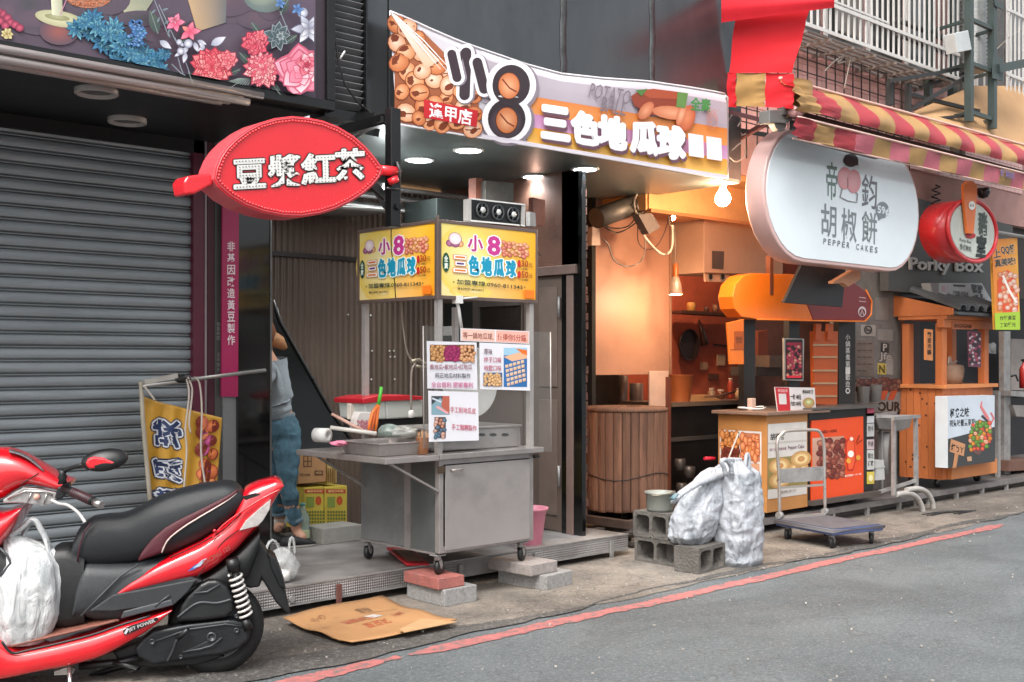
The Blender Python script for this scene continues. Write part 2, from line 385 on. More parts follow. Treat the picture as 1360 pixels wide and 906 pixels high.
for a, b_ in segs:
    x = a; first = True
    while x < b_:
        wd = .057 + rg.uniform(-.004, .004) + .006 * sin(x * 7) + .004 * sin(x * 31); c = YL - .02 + wob(x, .35)
        if x - a < .2 and a > 0: wd *= .35 + (x - a) / .2 * .65
        if b_ - x < .12: wd *= .5
        vs += [(x, c - wd + rg.uniform(-.007, .007), .004), (x, c + wd * .9 + rg.uniform(-.007, .007), .0055)]
        k = len(vs)
        if not first: fs.append((k - 4, k - 2, k - 1, k - 3))
        first = False; x += .022
mb.add(vs, fs); struct(obj('painted_kerb_line', mb, redp))
# litter of small stones
mb = MB()
for i in range(420):
    x = rg.uniform(1.5, 15); y = rg.uniform(2.2, 5.8) if i % 3 else YL + .25 + rg.uniform(-.1, .2); q = rg.uniform(.003, .009)
    mb.obox((x, y, .008 + q * .3), (q * 1.5, q, q), Matrix.Rotation(rg.uniform(0, 3), 3, 'Z'))
o = obj('grit', mb, M('grit', '#a09a92', var=.4)); o['kind'] = 'stuff'

# ================================================================ common materials
steel = M('stainless_steel', '#a29c99', .36, .6, var=.16, vs=3, bump=.04, bs=90, dirt=.35, dirtcol='#5a4f49', rvar=.14)
steel2 = M('dull_galvanised_steel', '#9a9896', .5, .4, var=.2, vs=9, bump=.08, dirt=.4, dirtcol='#4c4540')
blackm = M('black_painted_metal', '#0d0e0f', .3, 0, var=.25, vs=4, bump=.03, dirt=.15, dirtcol='#3a3a3a')
blackg = M('glossy_black_panel', '#08090a', .12, 0, var=.2, vs=2, bump=.015, bs=8, coat=.5)
blackd = M('soot_black', '#0c0c0d', .8, var=.3)
rubber = M('rubber', '#161617', .75, var=.2, bump=.2)
whitep = M('white_plastic', '#d9d8d4', .4, var=.05)
cordm = M('cable_sheath', '#8a7f76', .5)
darkc = M('dark_cable', '#1c1b1b', .5)

# ================================================================ far-left shop: roller shutter, soffit, mural sign
SH = 6.90
sm = M('shutter_slat_paint', '#8e9599', .42, .3, var=.16, vs=3.5, bump=.08, bs=20, dirt=.4, dirtcol='#60605e', stretch=(.4, 1, 3))
t = thing('roller_shutter', 'closed grey roller shutter of curved horizontal slats under the flower mural sign', 'roller shutter', (2.4, SH, 0))
mb = MB(); prof = [(.012, .0), (.012, .005), (-.012, .0065), (-.014, .0105), (-.012, .0135), (.012, .015), (.012, .0205), (-.014, .022), (-.020, .032), (-.022, .052), (-.018, .074), (-.012, .0815), (.012, .0825)]
x0, x1 = -1.4, 1.135
for i, (y, z) in enumerate(prof): mb.v += [(x0, y, z), (x1, y, z)]
for i in range(len(prof) - 1): mb.f.append([2 * i, 2 * i + 1, 2 * i + 3, 2 * i + 2]); mb.m.append(0); mb.sm.append(7 <= i < 11)
slat = mb.mesh('slat', sm)
for i in range(35): piece('slat', slat, t, (0, rg.uniform(-.002, .002), i * .083), (rg.uniform(-.025, .025), 0, 0))
obj('bottom_rail', MB().box(1.0, SH - .03, -.0, 3.53, SH + .02, .05), steel2, t)
obj('backing', MB().box(.6, SH + .02, 0, 3.6, SH + .05, 3.0), blackd, t)
t2 = thing('shop_soffit', 'black shop soffit with round recessed light rings above the roller shutter', 'soffit', (2.2, 6.2, 2.94))
obj('soffit_panel', MB().box(.2, 5.66, 2.94, 3.66, SH + .06, 3.0), M('soffit_black', '#0b0d0e', .45, var=.2, vs=1.5), t2)
obj('head_trim', MB().box(.2, SH - .06, 2.86, 3.6, SH - .03, 2.94), blackd, t2)
ringm = M('light_ring', '#9d9a95', .4)
for q in ((128, 125), (169, 163)):
    c = WG(*q, 2.915); mb = MB(); n = 28
    mb.rings([[c + Vector((r * cos(2 * pi * k / n), r * sin(2 * pi * k / n), z)) for k in range(n)] for r, z in ((.11, .025), (.112, 0), (.104, -.006), (.088, 0), (.084, .02))], caps=False)
    f = obj('ring_light', mb, ringm, t2); mb = MB().lathe(c + Vector((0, 0, .012)), [(.083, 0), (.083, .01)], 24)
    obj('diffuser', mb, M('dark_glass', '#3b3a38', .2), f)
# steel tubes stored under the sign
t = thing('steel_tube_bundle', 'bundle of pale steel tubes strapped under the flower mural sign', 'tube bundle', (2, 5.55, 2.9))
tubem = M('pale_tube', '#a39b98', .4, .4, var=.1, dirt=.3, stretch=(.2, 1, 1), vs=3)
for i, (dy, dz, e) in enumerate(((0, .045, 3.27), (.045, .03, 3.17), (.01, -.002, 3.19), (.06, -.012, 3.05), (.10, .01, 3.12))):
    obj('tube', MB().tube([(.4, 5.56 + dy, 2.925 + dz), (e, 5.56 + dy, 2.925 + dz)], .021, 12), tubem, t)
# mural sign
MY = 5.58
t = thing('mural_sign', 'large dark sign printed with peonies, blue flowers and drink cups above the shutter', 'sign', (2.3, MY, 3))
obj('sign_body', MB().box(.4, MY, 2.985, 3.70, 5.68, 5.2), M('mural_body', '#3a3038', .5), t)
mb = MB().box(.4, MY - .03, 2.955, 3.745, 5.70, 3.012).box(3.69, MY - .03, 3.0125, 3.745, 5.70, 5.2)
obj('frame', mb, blackm, t, bevel=.004)
pr = Print(onY(MY), .002, .00012)
pr.quad((-60, -80), (419, -80), (419, 131), (-60, 51), '#5d5060', nu=16, nv=6, cols=['#474049', '#645564', '#5b4f60', '#5a4b58'])
R_ = random.Random(5)
for i in range(30):
    bx_ = R_.uniform(0, 360); pr.disc(bx_, R_.uniform(-10, 18 + bx_ * .19), R_.uniform(18, 45), R_.uniform(10, 22), R_.choice(['#4f4a50', '#5d535d', '#4a4a4e', '#66535f']), '#5c4f5d', n=18)
pr.h = .005
def mclip(x, y): return y < 52 + (x) * .191 and x < 416
def petal(cx, cy, a, l, wd, c1, c2, h=None):
    pts = []; n = 5
    for k in range(n + 1): u = k / n; pts.append((u * l, sin(pi * u ** .8) * wd / 2))
    for k in range(n - 1, 0, -1): u = k / n; pts.append((u * l, -sin(pi * u ** .8) * wd / 2))
    ca, sa = cos(a), sin(a); P2 = [(cx + x * ca - y * sa, cy + x * sa + y * ca) for x, y in pts]
    P2 = [(min(x, 417), y) for x, y in P2]
    if not all(mclip(x, y) or True for x, y in P2): return
    P2 = [(x, min(y, 50 + x * .191)) for x, y in P2]
    cc = [tuple(p + (q - p) * min(1, x / l) for p, q in zip(lin(c1), lin(c2))) for x, y in pts]
    pr.raw(P2, [list(range(len(P2)))], cc, h)
def flower(cx, cy, r, layers, n, cin, cout, edge, wd=.55, seed=0):
    q = random.Random(seed); hb = pr.h
    for l in range(layers):
        rr = r * (1 - l / layers * .82); k = max(4, int(n * (1 - l / layers * .45)))
        for i in range(k):
            a = 2 * pi * (i + .5 * (l % 2)) / k + q.uniform(-.15, .15); h = hb + (l * 3 + i % 3) * 1e-4; L_ = rr * q.uniform(.85, 1.08)
            petal(cx, cy, a, L_, L_ * wd * 1.15, cin, edge, h); petal(cx, cy, a, L_ * .93, L_ * wd * .95, cin, q.choice(cout), h + 5e-5)
    pr.h = hb + layers * 3.3e-4
# cups
pr.quad((128, -40), (230, -40), (188, 24), (170, 24), '#b9b79c', cols=['#8f937f', '#777e76', '#a3a58c', '#c2c0a2'], nv=4); pr.disc(179, 21, 14, 5, '#aaaa90', '#8d927f')
pr.quad((238, -40), (302, -40), (300, 30), (262, 42), '#b29a80', cols=['#c2a583', '#726f6e', '#6c7073', '#c0a27c'], nu=4, nv=4)
pr.disc(353, -6, 30, 23, '#86908a', '#6b7a77', n=20); pr.disc(348, -10, 22, 18, '#a9ac98', '#7c8a82', n=20)
# dish of beans, straw cup and its saucer
pr.disc(118, -4, 31, 15, '#b8775a', '#b47a60', n=20)
for i in range(110): a = R_.uniform(0, 6.28); q = sqrt(R_.random()); pr.disc(118 + 29 * q * cos(a), -4 + 14 * q * sin(a), 2.0, 1.5, R_.choice(['#e79a72', '#d98662', '#f0ad86']), '#a65a3c', n=7, h=.0075 + (i % 5) * 8e-5)
pr.h = .0082
pr.disc(78, 42, 26, 18, '#9a5a52', '#5f4e5a', rot=.1, n=20)
pr.disc(79, 25, 33, 10.5, '#d9d6ae', '#b7b48e', rot=.18, n=22); pr.disc(76, 23, 17, 4, '#b7b68c', '#8f8f68', rot=.15, n=16); pr.quad((65, -40), (80, -40), (84, 22), (69, 20), '#cfd0b4', cols=['#e2e3cf', '#a7aa95', '#b5b597', '#e2e2c4'], nv=3)
pr.line([(92, -10), (84, 10), (80, 20)], 1.2, '#c98aa0')
for x, y in ((3, 18), (10, 24), (0, 28), (14, 30), (7, 34), (20, 33), (26, 37), (-3, 15)): pr.disc(x, y, 6, 5.5, '#d9607a', '#7c2c46', n=10)
flower(9, 45, 9, 2, 7, '#8a6a2c', ['#efe4a8'], '#8f8050', .7)
# blue blooms
for i, (x, y, r) in enumerate(((100, 38, 15), (120, 24, 15), (118, 42, 14), (135, 55, 17), (150, 38, 16), (148, 60, 13), (165, 75, 17), (152, 80, 12), (178, 60, 14), (190, 72, 14), (176, 84, 12), (205, 80, 14), (197, 90, 11), (110, 30, 12), (128, 36, 13), (142, 46, 14), (158, 62, 14), (172, 72, 13), (186, 82, 12), (162, 52, 11), (213, 92, 10), (216, 72, 10), (184, 44, 10))):
    flower(x + 2, y, r * 1.12, 4, 10, '#1e4a66', ['#5aa2bd', '#3f87ab', '#79b9c8', '#4b8fbc'], '#275470', .36, i)
for i in range(60): x = R_.gauss(182, 5); y = R_.uniform(28, 62); pr.disc(x, y, 3, 2.4, R_.choice(['#79a7d8', '#5a8cc6', '#8bb8e0']), '#2d5a92', n=7, h=pr.h + (i % 5) * 1e-4)
pr.h += .0006
# leaves and stems
for x, y, a, l in ((318, 70, .8, 26), (325, 105, 2.6, 30), (300, 100, -.4, 22), (240, 60, -1.0, 28), (360, 110, .9, 22), (355, 60, -1.2, 24), (378, 58, -.6, 22), (210, 45, -1.9, 34), (250, 95, 1.2, 20), (345, 45, -2.2, 20), (372, 20, -1.1, 26)):
    petal(x, y, a, l, l * .42, '#3d4f4b', '#56625c'); pr.line([(x, y), (x + l * .9 * cos(a), y + l * .9 * sin(a))], .7, '#93a09a')
for i in range(9): a = .5 + i * .12; pr.line([(318 + i * 2, 104), (318 + i * 2 + 16 * cos(2.7 - i * .1), 104 + 10 * sin(2.7 - i * .1))], .9, '#8ea199')
for p_ in (((205, 0), (215, 25), (224, 48)), ((211, 6), (222, 30), (236, 60)), ((232, 50), (244, 75), (252, 98)), ((236, 75), (240, 90), (243, 97)), ((372, 15), (378, 30), (385, 45)), ((228, 85), (240, 97), (246, 100))): pr.line(list(p_), 1.1, '#8b96a0')
for x, y in ((207, 12), (212, 22), (218, 32), (222, 42), (215, 14), (226, 36)): petal(x, y, R_.uniform(-1, 3), 9, 3, '#5a6a70', '#8b9aa2')
flower(369, 48, 19, 2, 9, '#33474a', ['#4a5a5c', '#54646a'], '#a9b8bc', .5, 4); flower(372, 48, 6, 1, 7, '#3b4a4e', ['#a9b6ba'], '#dfe6ea', .5)
# small pink and white blossoms
flower(233, 30, 14, 1, 5, '#d6486c', ['#f08fb0', '#ee9ab6'], '#7c2c44', .55, 3); flower(252, 42, 15, 1, 5, '#d6486c', ['#f293a8', '#f6a58c'], '#7c2c44', .5, 8)
flower(232, 26, 7, 1, 5, '#a62b4b', ['#f3b1c6'], '#c4577a', .4, 3)
for x, y, a, l in ((258, 56, 1.2, 15), (262, 54, .4, 14), (250, 62, 2.3, 15), (247, 70, 1.8, 15), (240, 70, 2.6, 10), (280, 60, -.5, 24), (212, 54, .6, 20), (272, 62, 2.6, 12), (272, 65, -2.3, 12), (244, 62, -2.3, 10)):
    petal(x, y, a, l, l * .5, '#6f6a80', '#6f6a80'); petal(x, y, a, l * .94, l * .42, '#9aa0b4', '#eceef5')
for x, y, r in ((240, 68, 5), (250, 58, 6), (402, 17, 7), (238, 56, 4)): pr.disc(x, y, r, r, '#f0f2f6', '#8a8fa6', n=12)
flower(410, 38, 24, 2, 6, '#77798c', ['#eceef6', '#d5d8e6', '#fbfbff'], '#6d7086', .45, 6); flower(395, 12, 9, 1, 5, '#3a5c92', ['#7aa6da'], '#2b4a7a', .5); flower(372, 4, 8, 1, 5, '#3a5c92', ['#7aa6da'], '#2b4a7a', .5)
# peonies and the big rose
flower(281, 89, 29, 7, 17, '#b3283c', ['#ee6f78', '#f38b8c', '#e05a68', '#f7a8a4'], '#a83244', .62, 11)
flower(303, 80, 14, 3, 8, '#c23a4c', ['#f08890', '#f4a2a6'], '#a83244', .8, 12)
flower(339, 58, 19, 5, 11, '#a6243c', ['#ec6477', '#f1818c'], '#a03048', .75, 13); flower(345, 47, 9, 2, 6, '#c23a4c', ['#f5919a'], '#8e2436', .6, 2)
flower(349, 92, 26, 8, 19, '#b8344c', ['#f08490', '#e9687a', '#f7b0b0', '#fbc9c4'], '#a83a50', .5, 14)
flower(400, 95, 38, 4, 7, '#e0788e', ['#f9ccd6', '#f5b3c2', '#fbdfe4', '#f08fa4'], '#b8506c', .85, 21)
flower(408, 85, 18, 4, 6, '#c03450', ['#f6b0bc', '#ef8798', '#fbd4da'], '#a83a54', .75, 22); flower(408, 86, 6, 2, 5, '#8e1c38', ['#d4506a'], '#7c1730', .7, 3)
pr.build('mural_print', t, print_mat('mural_vinyl', .45, dirt=.1))

# pillar beside the shutter: maroon, grey, magenta notice, gloss black
def column_box(name, pa, pb, Y, mat, z0, z1, parent, depth=.16, kk=None):
    a, b_ = W(pa, 400, Y), W(pb, 400, Y); return obj(name, MB().box(a.x, Y, z0, b_.x, Y + depth, z1), mat, parent, bevel=.003)
t = thing('shop_pillar', 'shopfront pillar faced in maroon, grey and gloss black strips with a magenta notice', 'pillar', (3.85, 6.9, 0))
mar = M('maroon_paint', '#571a30', .35, var=.12, vs=2)
column_box('maroon_strip', 257, 272, 6.84, mar, 0, 2.96, t); column_box('bright_trim', 272.5, 275, 6.83, M('trim_pale', '#8d7f84', .4, .3), 0, 2.96, t)
column_box('maroon_strip', 275.4, 285, 6.845, M('maroon_dark', '#431724', .45), 0, 2.96, t)
column_box('grey_strip', 285.5, 296, 6.84, M('pillar_grey', '#4a4a48', .5, dirt=.2), 0, 2.96, t)
pale = M('pillar_pale_grey', '#7b7d7e', .5, .2, var=.06)
column_box('grey_strip', 296.5, 315, 6.82, pale, 0, 2.96, t)
column_box('black_panel', 315.5, 359, 6.80, blackg, 0, 2.96, t, .22); column_box('edge_trim', 359.4, 361.5, 6.79, M('edge_trim', '#6c6c6c', .3, .6), .1, 2.96, t, .23)
mg = obj('notice_board', MB().prism([(295.5, 262), (317.5, 262), (316.2, 527), (294.2, 527)], onY(6.795), .015), M('magenta_board', '#9c1f52', .35, var=.05), t)
pr = Print(onY(6.795), .002)
pr.column('非基因改造黃豆製作', 302, 321, 312, 458, '#e9d9de', .012, .22)
pr.build('lettering', t)
pr = Print(onY(6.84), .004)
pr.column('營業時間', 288, 428, 292.5, 452, '#9a9a98'); pr.column('全年無休', 288, 468, 292.5, 494, '#9a9a98'); pr.build('lettering', t)
# dark facade blades beside the mural
t = thing('louvre_panel', 'tall black louvre panel of narrow horizontal blades between mural and banner', 'louvre', (3.9, 5.65, 3))
x0, x1 = W(432, 80, 5.64).x, W(481, 80, 5.64).x
obj('backing', MB().box(x0, 5.70, 2.98, x1, 5.75, 5.1), blackd, t)
obj('frame', MB().box(x0 - .03, 5.60, 2.93, x1, 5.76, 2.982).box(x1, 5.60, 2.93, x1 + .012, 5.76, 5.1), blackm, t)
lm = M('louvre_blade', '#7a7b7c', .5, .2, var=.2)
bl = MB().obox((0, 0, 0), (x1 - x0 - .004, .07, .006), Matrix.Rotation(radians(-38), 3, 'X')).mesh('blade', lm)
for i in range(52): piece('blade', bl, t, ((x0 + x1) / 2 - 3.9, 5.655 - 5.65, .02 + i * .0405))
t = thing('cable', 'thin black cable looping down across the louvre panel', 'cable', (3.9, 5.6, 3)); 
obj('cord', MB().tube([W(x, y, 5.56) for x, y in ((436, 0), (440, 30), (447, 62), (450, 85), (458, 112), (474, 135), (494, 152))], .006, 6), darkc, t)
obj('tie', MB().tube([W(452, 78, 5.55), W(458, 68, 5.54)], .006, 6), whitep, t)
# steel fascia above the banner
FY = 5.66
fx0, fx1 = W(483.5, 100, FY).x, 7.86
fas = M('dark_brushed_fascia', '#55585a', .24, .55, var=.22, vs=1.2, bump=.03, bs=4, dirt=.25, dirtcol='#26282a', stretch=(1, 1, .4), rvar=.12)
t = thing('shop_fascia', 'dark brushed metal fascia panels above the potato ball banner', 'fascia', (6, FY, 3))
e = [fx0] + [W(q, 60, FY).x for q in (516, 748, 866)] + [fx1]
for a, b_ in zip(e[:-1], e[1:]): obj('panel', MB().box(a + .006, FY, 3.0, b_ - .006, FY + .03, 5.2), fas, t, bevel=.004)
obj('backing', MB().box(fx0, FY + .031, 3.0, fx1, FY + .2, 5.2), blackd, t)
for q in (748, 866):
    x = W(q, 60, FY).x; obj('seam_tape', MB().grid(lambda u, v: (x - .03 + .06 * u + .004 * sin(v * 31) + .003 * sin(v * 77), FY - .003, 3.05 + 2.1 * v), 2, 30), M('peeled_sealant', '#4a4c4d', .5, .3, var=.5, vs=12), t, solid=.004)

# ================================================================ potato-ball shop interior
CXR = 6.27    # side wall
t = thing('shop_ceiling', 'dark shop soffit with white downlights over the potato ball cart', 'soffit', (5, 6.5, 2.97))
obj('soffit_panel', MB().box(fx0, 5.62, 2.97, CXR + 1.5, 7.72, 3.0), M('soffit_metal', '#6c7674', .35, .4, var=.25, vs=1.2, bump=.02, dirt=.25), t)
lampw = M('downlight_lens', '#ffffff', emis='#f4fbff', es=14)
dls = [(557, 213), (622, 200), (710, 235), (777, 225)]
for q in dls:
    c = WG(*q, 2.962); d = thing('downlight', '', 'downlight', tuple(c), group='lit downlights in the soffit over the cart')
    i = dls.index(q); d['label'] = ['lit round downlight over the left cart sign, nearest the back of the soffit', 'lit round downlight close under the banner, left of the red leaf numeral', 'lit round downlight above the fan unit at the back', 'lit round downlight close under the banner on the right'][i]
    obj('rim', MB().lathe(c, [(.088, .008), (.108, .006), (.110, -.002), (.100, -.006), (.088, -.004)], 24, caps=False), whitep, d)
    obj('lens', MB().lathe(c + Vector((0, 0, -.004)), [(.001, .0), (.098, 0), (.098, .004)], 24), lampw, d)
    li = bpy.data.lights.new('downlight_beam', 'SPOT'); li.energy = 34; li.spot_size = radians(150); li.spot_blend = .9; li.shadow_soft_size = .06; li.color = (.92, .98, 1)
    lo = bpy.data.objects.new('downlight_beam', li); COL.objects.link(lo); lo.parent = d; lo.location = (0, 0, -.03)
# back wall of folded brown sheet
BY = 7.67
brown = M('brown_corrugated_sheet', '#65564c', .36, .35, var=.22, vs=2, bump=.05, bs=20, dirt=.2, dirtcol='#2c2522', stretch=(1, 1, .25))
t = thing('corrugated_wall', 'brown corrugated metal back wall behind the potato ball cart', 'wall', (5, BY, 0))
def corr(xa, xb, z0, z1, Y, amp=.012, pitch=.055):
    mb = MB(); n = int((xb - xa) / pitch * 4); pr_ = []
    for i in range(n + 1): k = i % 4; pr_.append((xa + (xb - xa) * i / n, Y - (amp if k in (1, 2) else 0)))
    for x, y in pr_: mb.v += [(x, y, z0), (x, y, z1)]
    for i in range(n): mb.f.append([2 * i, 2 * i + 1, 2 * i + 3, 2 * i + 2]); mb.m.append(0); mb.sm.append(False)
    return mb
obj('wall_sheet', corr(4.05, 6.3, .17, 1.42 + .9, BY), brown, t); obj('wall_sheet', corr(4.05, 6.3, 2.335, 2.95, BY - .02), brown, t)
obj('flashing', MB().box(4.05, BY - .045, 2.31, 6.3, BY - .022, 2.345), M('flashing_dark', '#2b2421', .5), t)
sc = MB()
for px, py in ((494, 466), (517, 466), (523, 466), (518, 474), (524, 474), (493, 504), (524, 504), (462, 418), (492, 419)): sc.lathe(W(px, py, BY - .02), [(.001, .008), (.008, .006), (.008, 0)], 8, axis=(0, -1, 0))
obj('screws', sc, whitep, t)
# side wall with the door
t = thing('side_wall', 'brown side wall with a narrow metal door at the right of the potato shop', 'wall', (CXR, 6.9, .17))
bw = M('brown_painted_sheet', '#6c5e56', .4, .2, var=.15, dirt=.3, vs=2.5)
ya = lambda px: WX(px, 480, CXR).y
obj('upper_wall', MB().box(CXR, 6.02, 2.22, CXR + .06, BY, 2.97), M('stained_plywood', '#6a4a3c', .6, var=.25, vs=2, dirt=.6, dirtcol='#1c1614'), t)
obj('back_board', MB().box(CXR, ya(693), .17, CXR + .06, BY, 2.22), bw, t)
obj('lintel', MB().box(CXR - .03, 6.03, 2.17, CXR + .05, ya(690), 2.24), M('brown_frame', '#7a665e', .4, .2), t, bevel=.004)
d = obj('door', MB().box(CXR + .015, ya(744), .18, CXR + .05, ya(694), 2.165), bw, t, bevel=.004)
obj('door_panel', MB().box(CXR + .005, ya(739), .3, CXR + .016, ya(715), 1.2).box(CXR + .005, ya(739), 1.3, CXR + .016, ya(715), 2.08), M('door_panel_brown', '#76675e', .4, .2, var=.15), d, bevel=.003)
for px, z in ((743, 1.84), (743, .53)): obj('hinge', MB().cyl((CXR - .006, ya(px), z), (CXR - .006, ya(px), z + .16), .012, n=8), steel2, d)
obj('door_frame', MB().box(CXR - .01, ya(762), .17, CXR + .05, ya(753), 2.165), M('brown_frame', ''), t, bevel=.004)
obj('jamb', MB().box(CXR + .02, ya(752.6), .17, CXR + .05, ya(744.6), 2.165), blackd, t)
# black end pillar and brick strip between the shops
t = thing('end_pillar', 'narrow black pillar with a ragged brick edge between the brown door and the orange shop', 'pillar', (6.4, 6.0, 0))
a, b_ = W(764, 480, 5.98), W(776, 480, 5.98)
obj('pillar_face', MB().box(CXR + .0, 5.98, .0, b_.x + .02, 6.2, 2.97), blackg, t, bevel=.004)
bm_ = [M('old_brick', '#5a3a30', .85, var=.3, bump=.5, dirt=.4), M('old_brick_dark', '#40302a', .85, var=.3, bump=.5, dirt=.5)]
brk = MB().box(0, 0, 0, .065, .11, .058).mesh('brick', bm_[0]); brk2 = MB().box(0, 0, 0, .06, .11, .055).mesh('brick', bm_[1])
for i in range(38):
    z = .25 + i * .068; piece('brick', brk if i % 3 else brk2, t, (b_.x + .022 + rg.uniform(-.006, .008) - 6.4, .02 + rg.uniform(0, .02), z))
obj('mortar', MB().box(b_.x + .021, 6.05, .2, b_.x + .075, 6.18, 2.86), M('mortar', '#3b3532', .9, bump=.3), t)
# green window behind the cart with a bar frame
t = thing('window_opening', 'grey-green hatch with dark glass on the side wall behind the cart', 'window', (CXR, 7.2, 1.2))
obj('frame', MB().box(CXR - .02, ya(592), 1.35, CXR - .003, ya(632), 2.0), M('hatch_green', '#1f2523', .5), t)
obj('frame', MB().box(CXR - .04, ya(693), 1.35, CXR - .003, ya(632.5), 1.42).box(CXR - .04, ya(693), 1.95, CXR - .003, ya(632.5), 2.0).box(CXR - .04, ya(640), 1.4205, CXR - .003, ya(632.5), 1.9495), M('aluminium_frame', '#77706c', .4, .6), t)
obj('pane', MB().box(CXR - .02, ya(692), 1.42, CXR - .004, ya(640), 1.95), M('dark_pane', '#241f1d', .08, var=.3, vs=3), t)
obj('switch', MB().box(CXR - .05, ya(606), 1.72, CXR - .021, ya(594), 1.80), whitep, t, bevel=.004)
# overhead rails in the shop
t = thing('overhead_rails', 'galvanised rails and a pale sheet under the soffit behind the red leaf sign', 'rail', (5, 7.3, 2.8))
for k, (Y, z, r) in enumerate(((7.0, 2.82, .02), (7.05, 2.75, .016), (7.2, 2.79, .02), (7.35, 2.74, .018), (7.0, 2.66, .016))):
    obj('rail', MB().tube([(4.1, Y, z), (6.2, Y, z)], r, 8), steel2, t)
obj('sheet', MB().grid(lambda u, v: (4.1 + 1.1 * u, 6.8 + .85 * v, 2.62 + .03 * v + .01 * sin(u * 9)), 4, 3), M('pale_sheet', '#8a8a86', .5, .2), t, solid=.006)
t = thing('duct_box', 'grey-green metal box between the soffit and the cart sign', 'duct', (5.6, 7.0, 2.4))
obj('box_body', MB().prism([(580, 263), (623, 266), (622, 296), (580, 291)], onY(6.6), .4), M('hatch_green', ''), t, bevel=.006)
li = bpy.data.lights.new('lamp_glow', 'POINT'); li.energy = 4; li.color = (.95, .98, 1); li.shadow_soft_size = .04
c = W(508, 262, 6.6); t = thing('small_lamp', 'small lit white lamp behind the black sign post', 'lamp', tuple(c))
obj('bulb', MB().lathe(c, [(.001, .03), (.02, .026), (.034, .01), (.034, -.006), (.02, -.022), (.001, -.026)], 14, caps=False), lampw, t); lo = bpy.data.objects.new('lamp_glow', li); COL.objects.link(lo); lo.parent = t; lo.location = (0, -.08, -.03)
obj('holder', MB().cyl(c + Vector((0, 0, .03)), c + Vector((0, 0, .1)), .014), whitep, t)

# raised steel floor of the potato shop
PZ = .17
tread = bpy.data.materials.new('tread_plate'); tread.use_nodes = True; N = tread.node_tree.nodes; L = tread.node_tree.links; b = N['Principled BSDF']
tc = N.new('ShaderNodeTexCoord')
def diag2():
    sx_ = N.new('ShaderNodeSeparateXYZ'); L.new(tc.outputs['Object'], sx_.inputs[0]); a1 = N.new('ShaderNodeMath'); a1.operation = 'ADD'; L.new(sx_.outputs[1], a1.inputs[0]); L.new(sx_.outputs[2], a1.inputs[1])
    hs_ = []
    for sg in (1, -1):
        m1 = N.new('ShaderNodeMath'); m1.operation = 'MULTIPLY'; m1.inputs[1].default_value = sg; L.new(sx_.outputs[0], m1.inputs[0]); m2 = N.new('ShaderNodeMath'); m2.operation = 'ADD'; L.new(m1.outputs[0], m2.inputs[0]); L.new(a1.outputs[0], m2.inputs[1])
        m3 = N.new('ShaderNodeMath'); m3.operation = 'MULTIPLY'; m3.inputs[1].default_value = 190; L.new(m2.outputs[0], m3.inputs[0]); m4 = N.new('ShaderNodeMath'); m4.operation = 'SINE'; L.new(m3.outputs[0], m4.inputs[0]); hs_.append(m4.outputs[0])
    m5 = N.new('ShaderNodeMath'); m5.operation = 'MULTIPLY'; L.new(hs_[0], m5.inputs[0]); L.new(hs_[1], m5.inputs[1]); return m5.outputs[0]
wv1 = diag2()
no = N.new('ShaderNodeTexNoise'); no.inputs['Scale'].default_value = 2.5; no.inputs['Detail'].default_value = 9; L.new(tc.outputs['Object'], no.inputs[0])
rp = N.new('ShaderNodeValToRGB'); rp.color_ramp.elements[0].position = .35; rp.color_ramp.elements[0].color = (*lin('#6c6866'), 1); rp.color_ramp.elements[1].position = .65; rp.color_ramp.elements[1].color = (*lin('#a5a19f'), 1); L.new(no.outputs[0], rp.inputs[0]); L.new(rp.outputs[0], b.inputs['Base Color'])
b.inputs['Metallic'].default_value = .35; b.inputs['Roughness'].default_value = .45
bp = N.new('ShaderNodeBump'); bp.inputs['Strength'].default_value = .6; bp.inputs['Distance'].default_value = .006; L.new(wv1, bp.inputs['Height']); L.new(bp.outputs[0], b.inputs['Normal'])
t = thing('steel_platform', 'raised tread-plate steel platform under the potato ball cart', 'platform', (5, 5.9, 0))
obj('deck_plate', MB().box(3.0, 5.84, PZ - .012, 6.62, 7.0, PZ).box(4.0, 7.0005, PZ - .012, 6.3, 7.7, PZ), tread, t)
obj('front_skirt', MB().box(3.0, 5.826, PZ - .115, 6.62, 5.8395, PZ + .001), tread, t)
obj('angle_trim', MB().box(3.0, 5.8195, PZ - .006, 6.62, 5.8255, PZ + .004).box(3.0, 5.8195, PZ - .118, 6.62, 5.8255, PZ - .108), steel2, t)
for x in (3.35, 3.93, 4.9, 5.6, 6.4): obj('leg', MB().box(x, 5.80, 0, x + .03, 5.818, PZ - .03), M('rusty_leg', '#6a4038', .7, var=.4) if x == 3.93 else steel2, t)
obj('bolt_plate', MB().cyl((3.62, 5.824, .095), (3.62, 5.812, .095), .02), steel2, t)
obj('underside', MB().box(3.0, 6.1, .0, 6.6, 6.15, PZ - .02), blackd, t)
t = thing('black_apron_sheet', 'black gloss sheet leaning diagonally beside the bending person', 'sheet', (4.6, 7.5, .2))
obj('sheet', MB().prism([(364, 398), (374, 430), (440, 545), (470, 585), (452, 600), (364, 610)], onY(7.45), .012), blackg, t)
obj('edge_trim', MB().tube([W(x, y, 7.43) for x, y in ((364, 398), (374, 428), (440, 545), (468, 584))], .007, 6), M('edge_trim', ''), t)
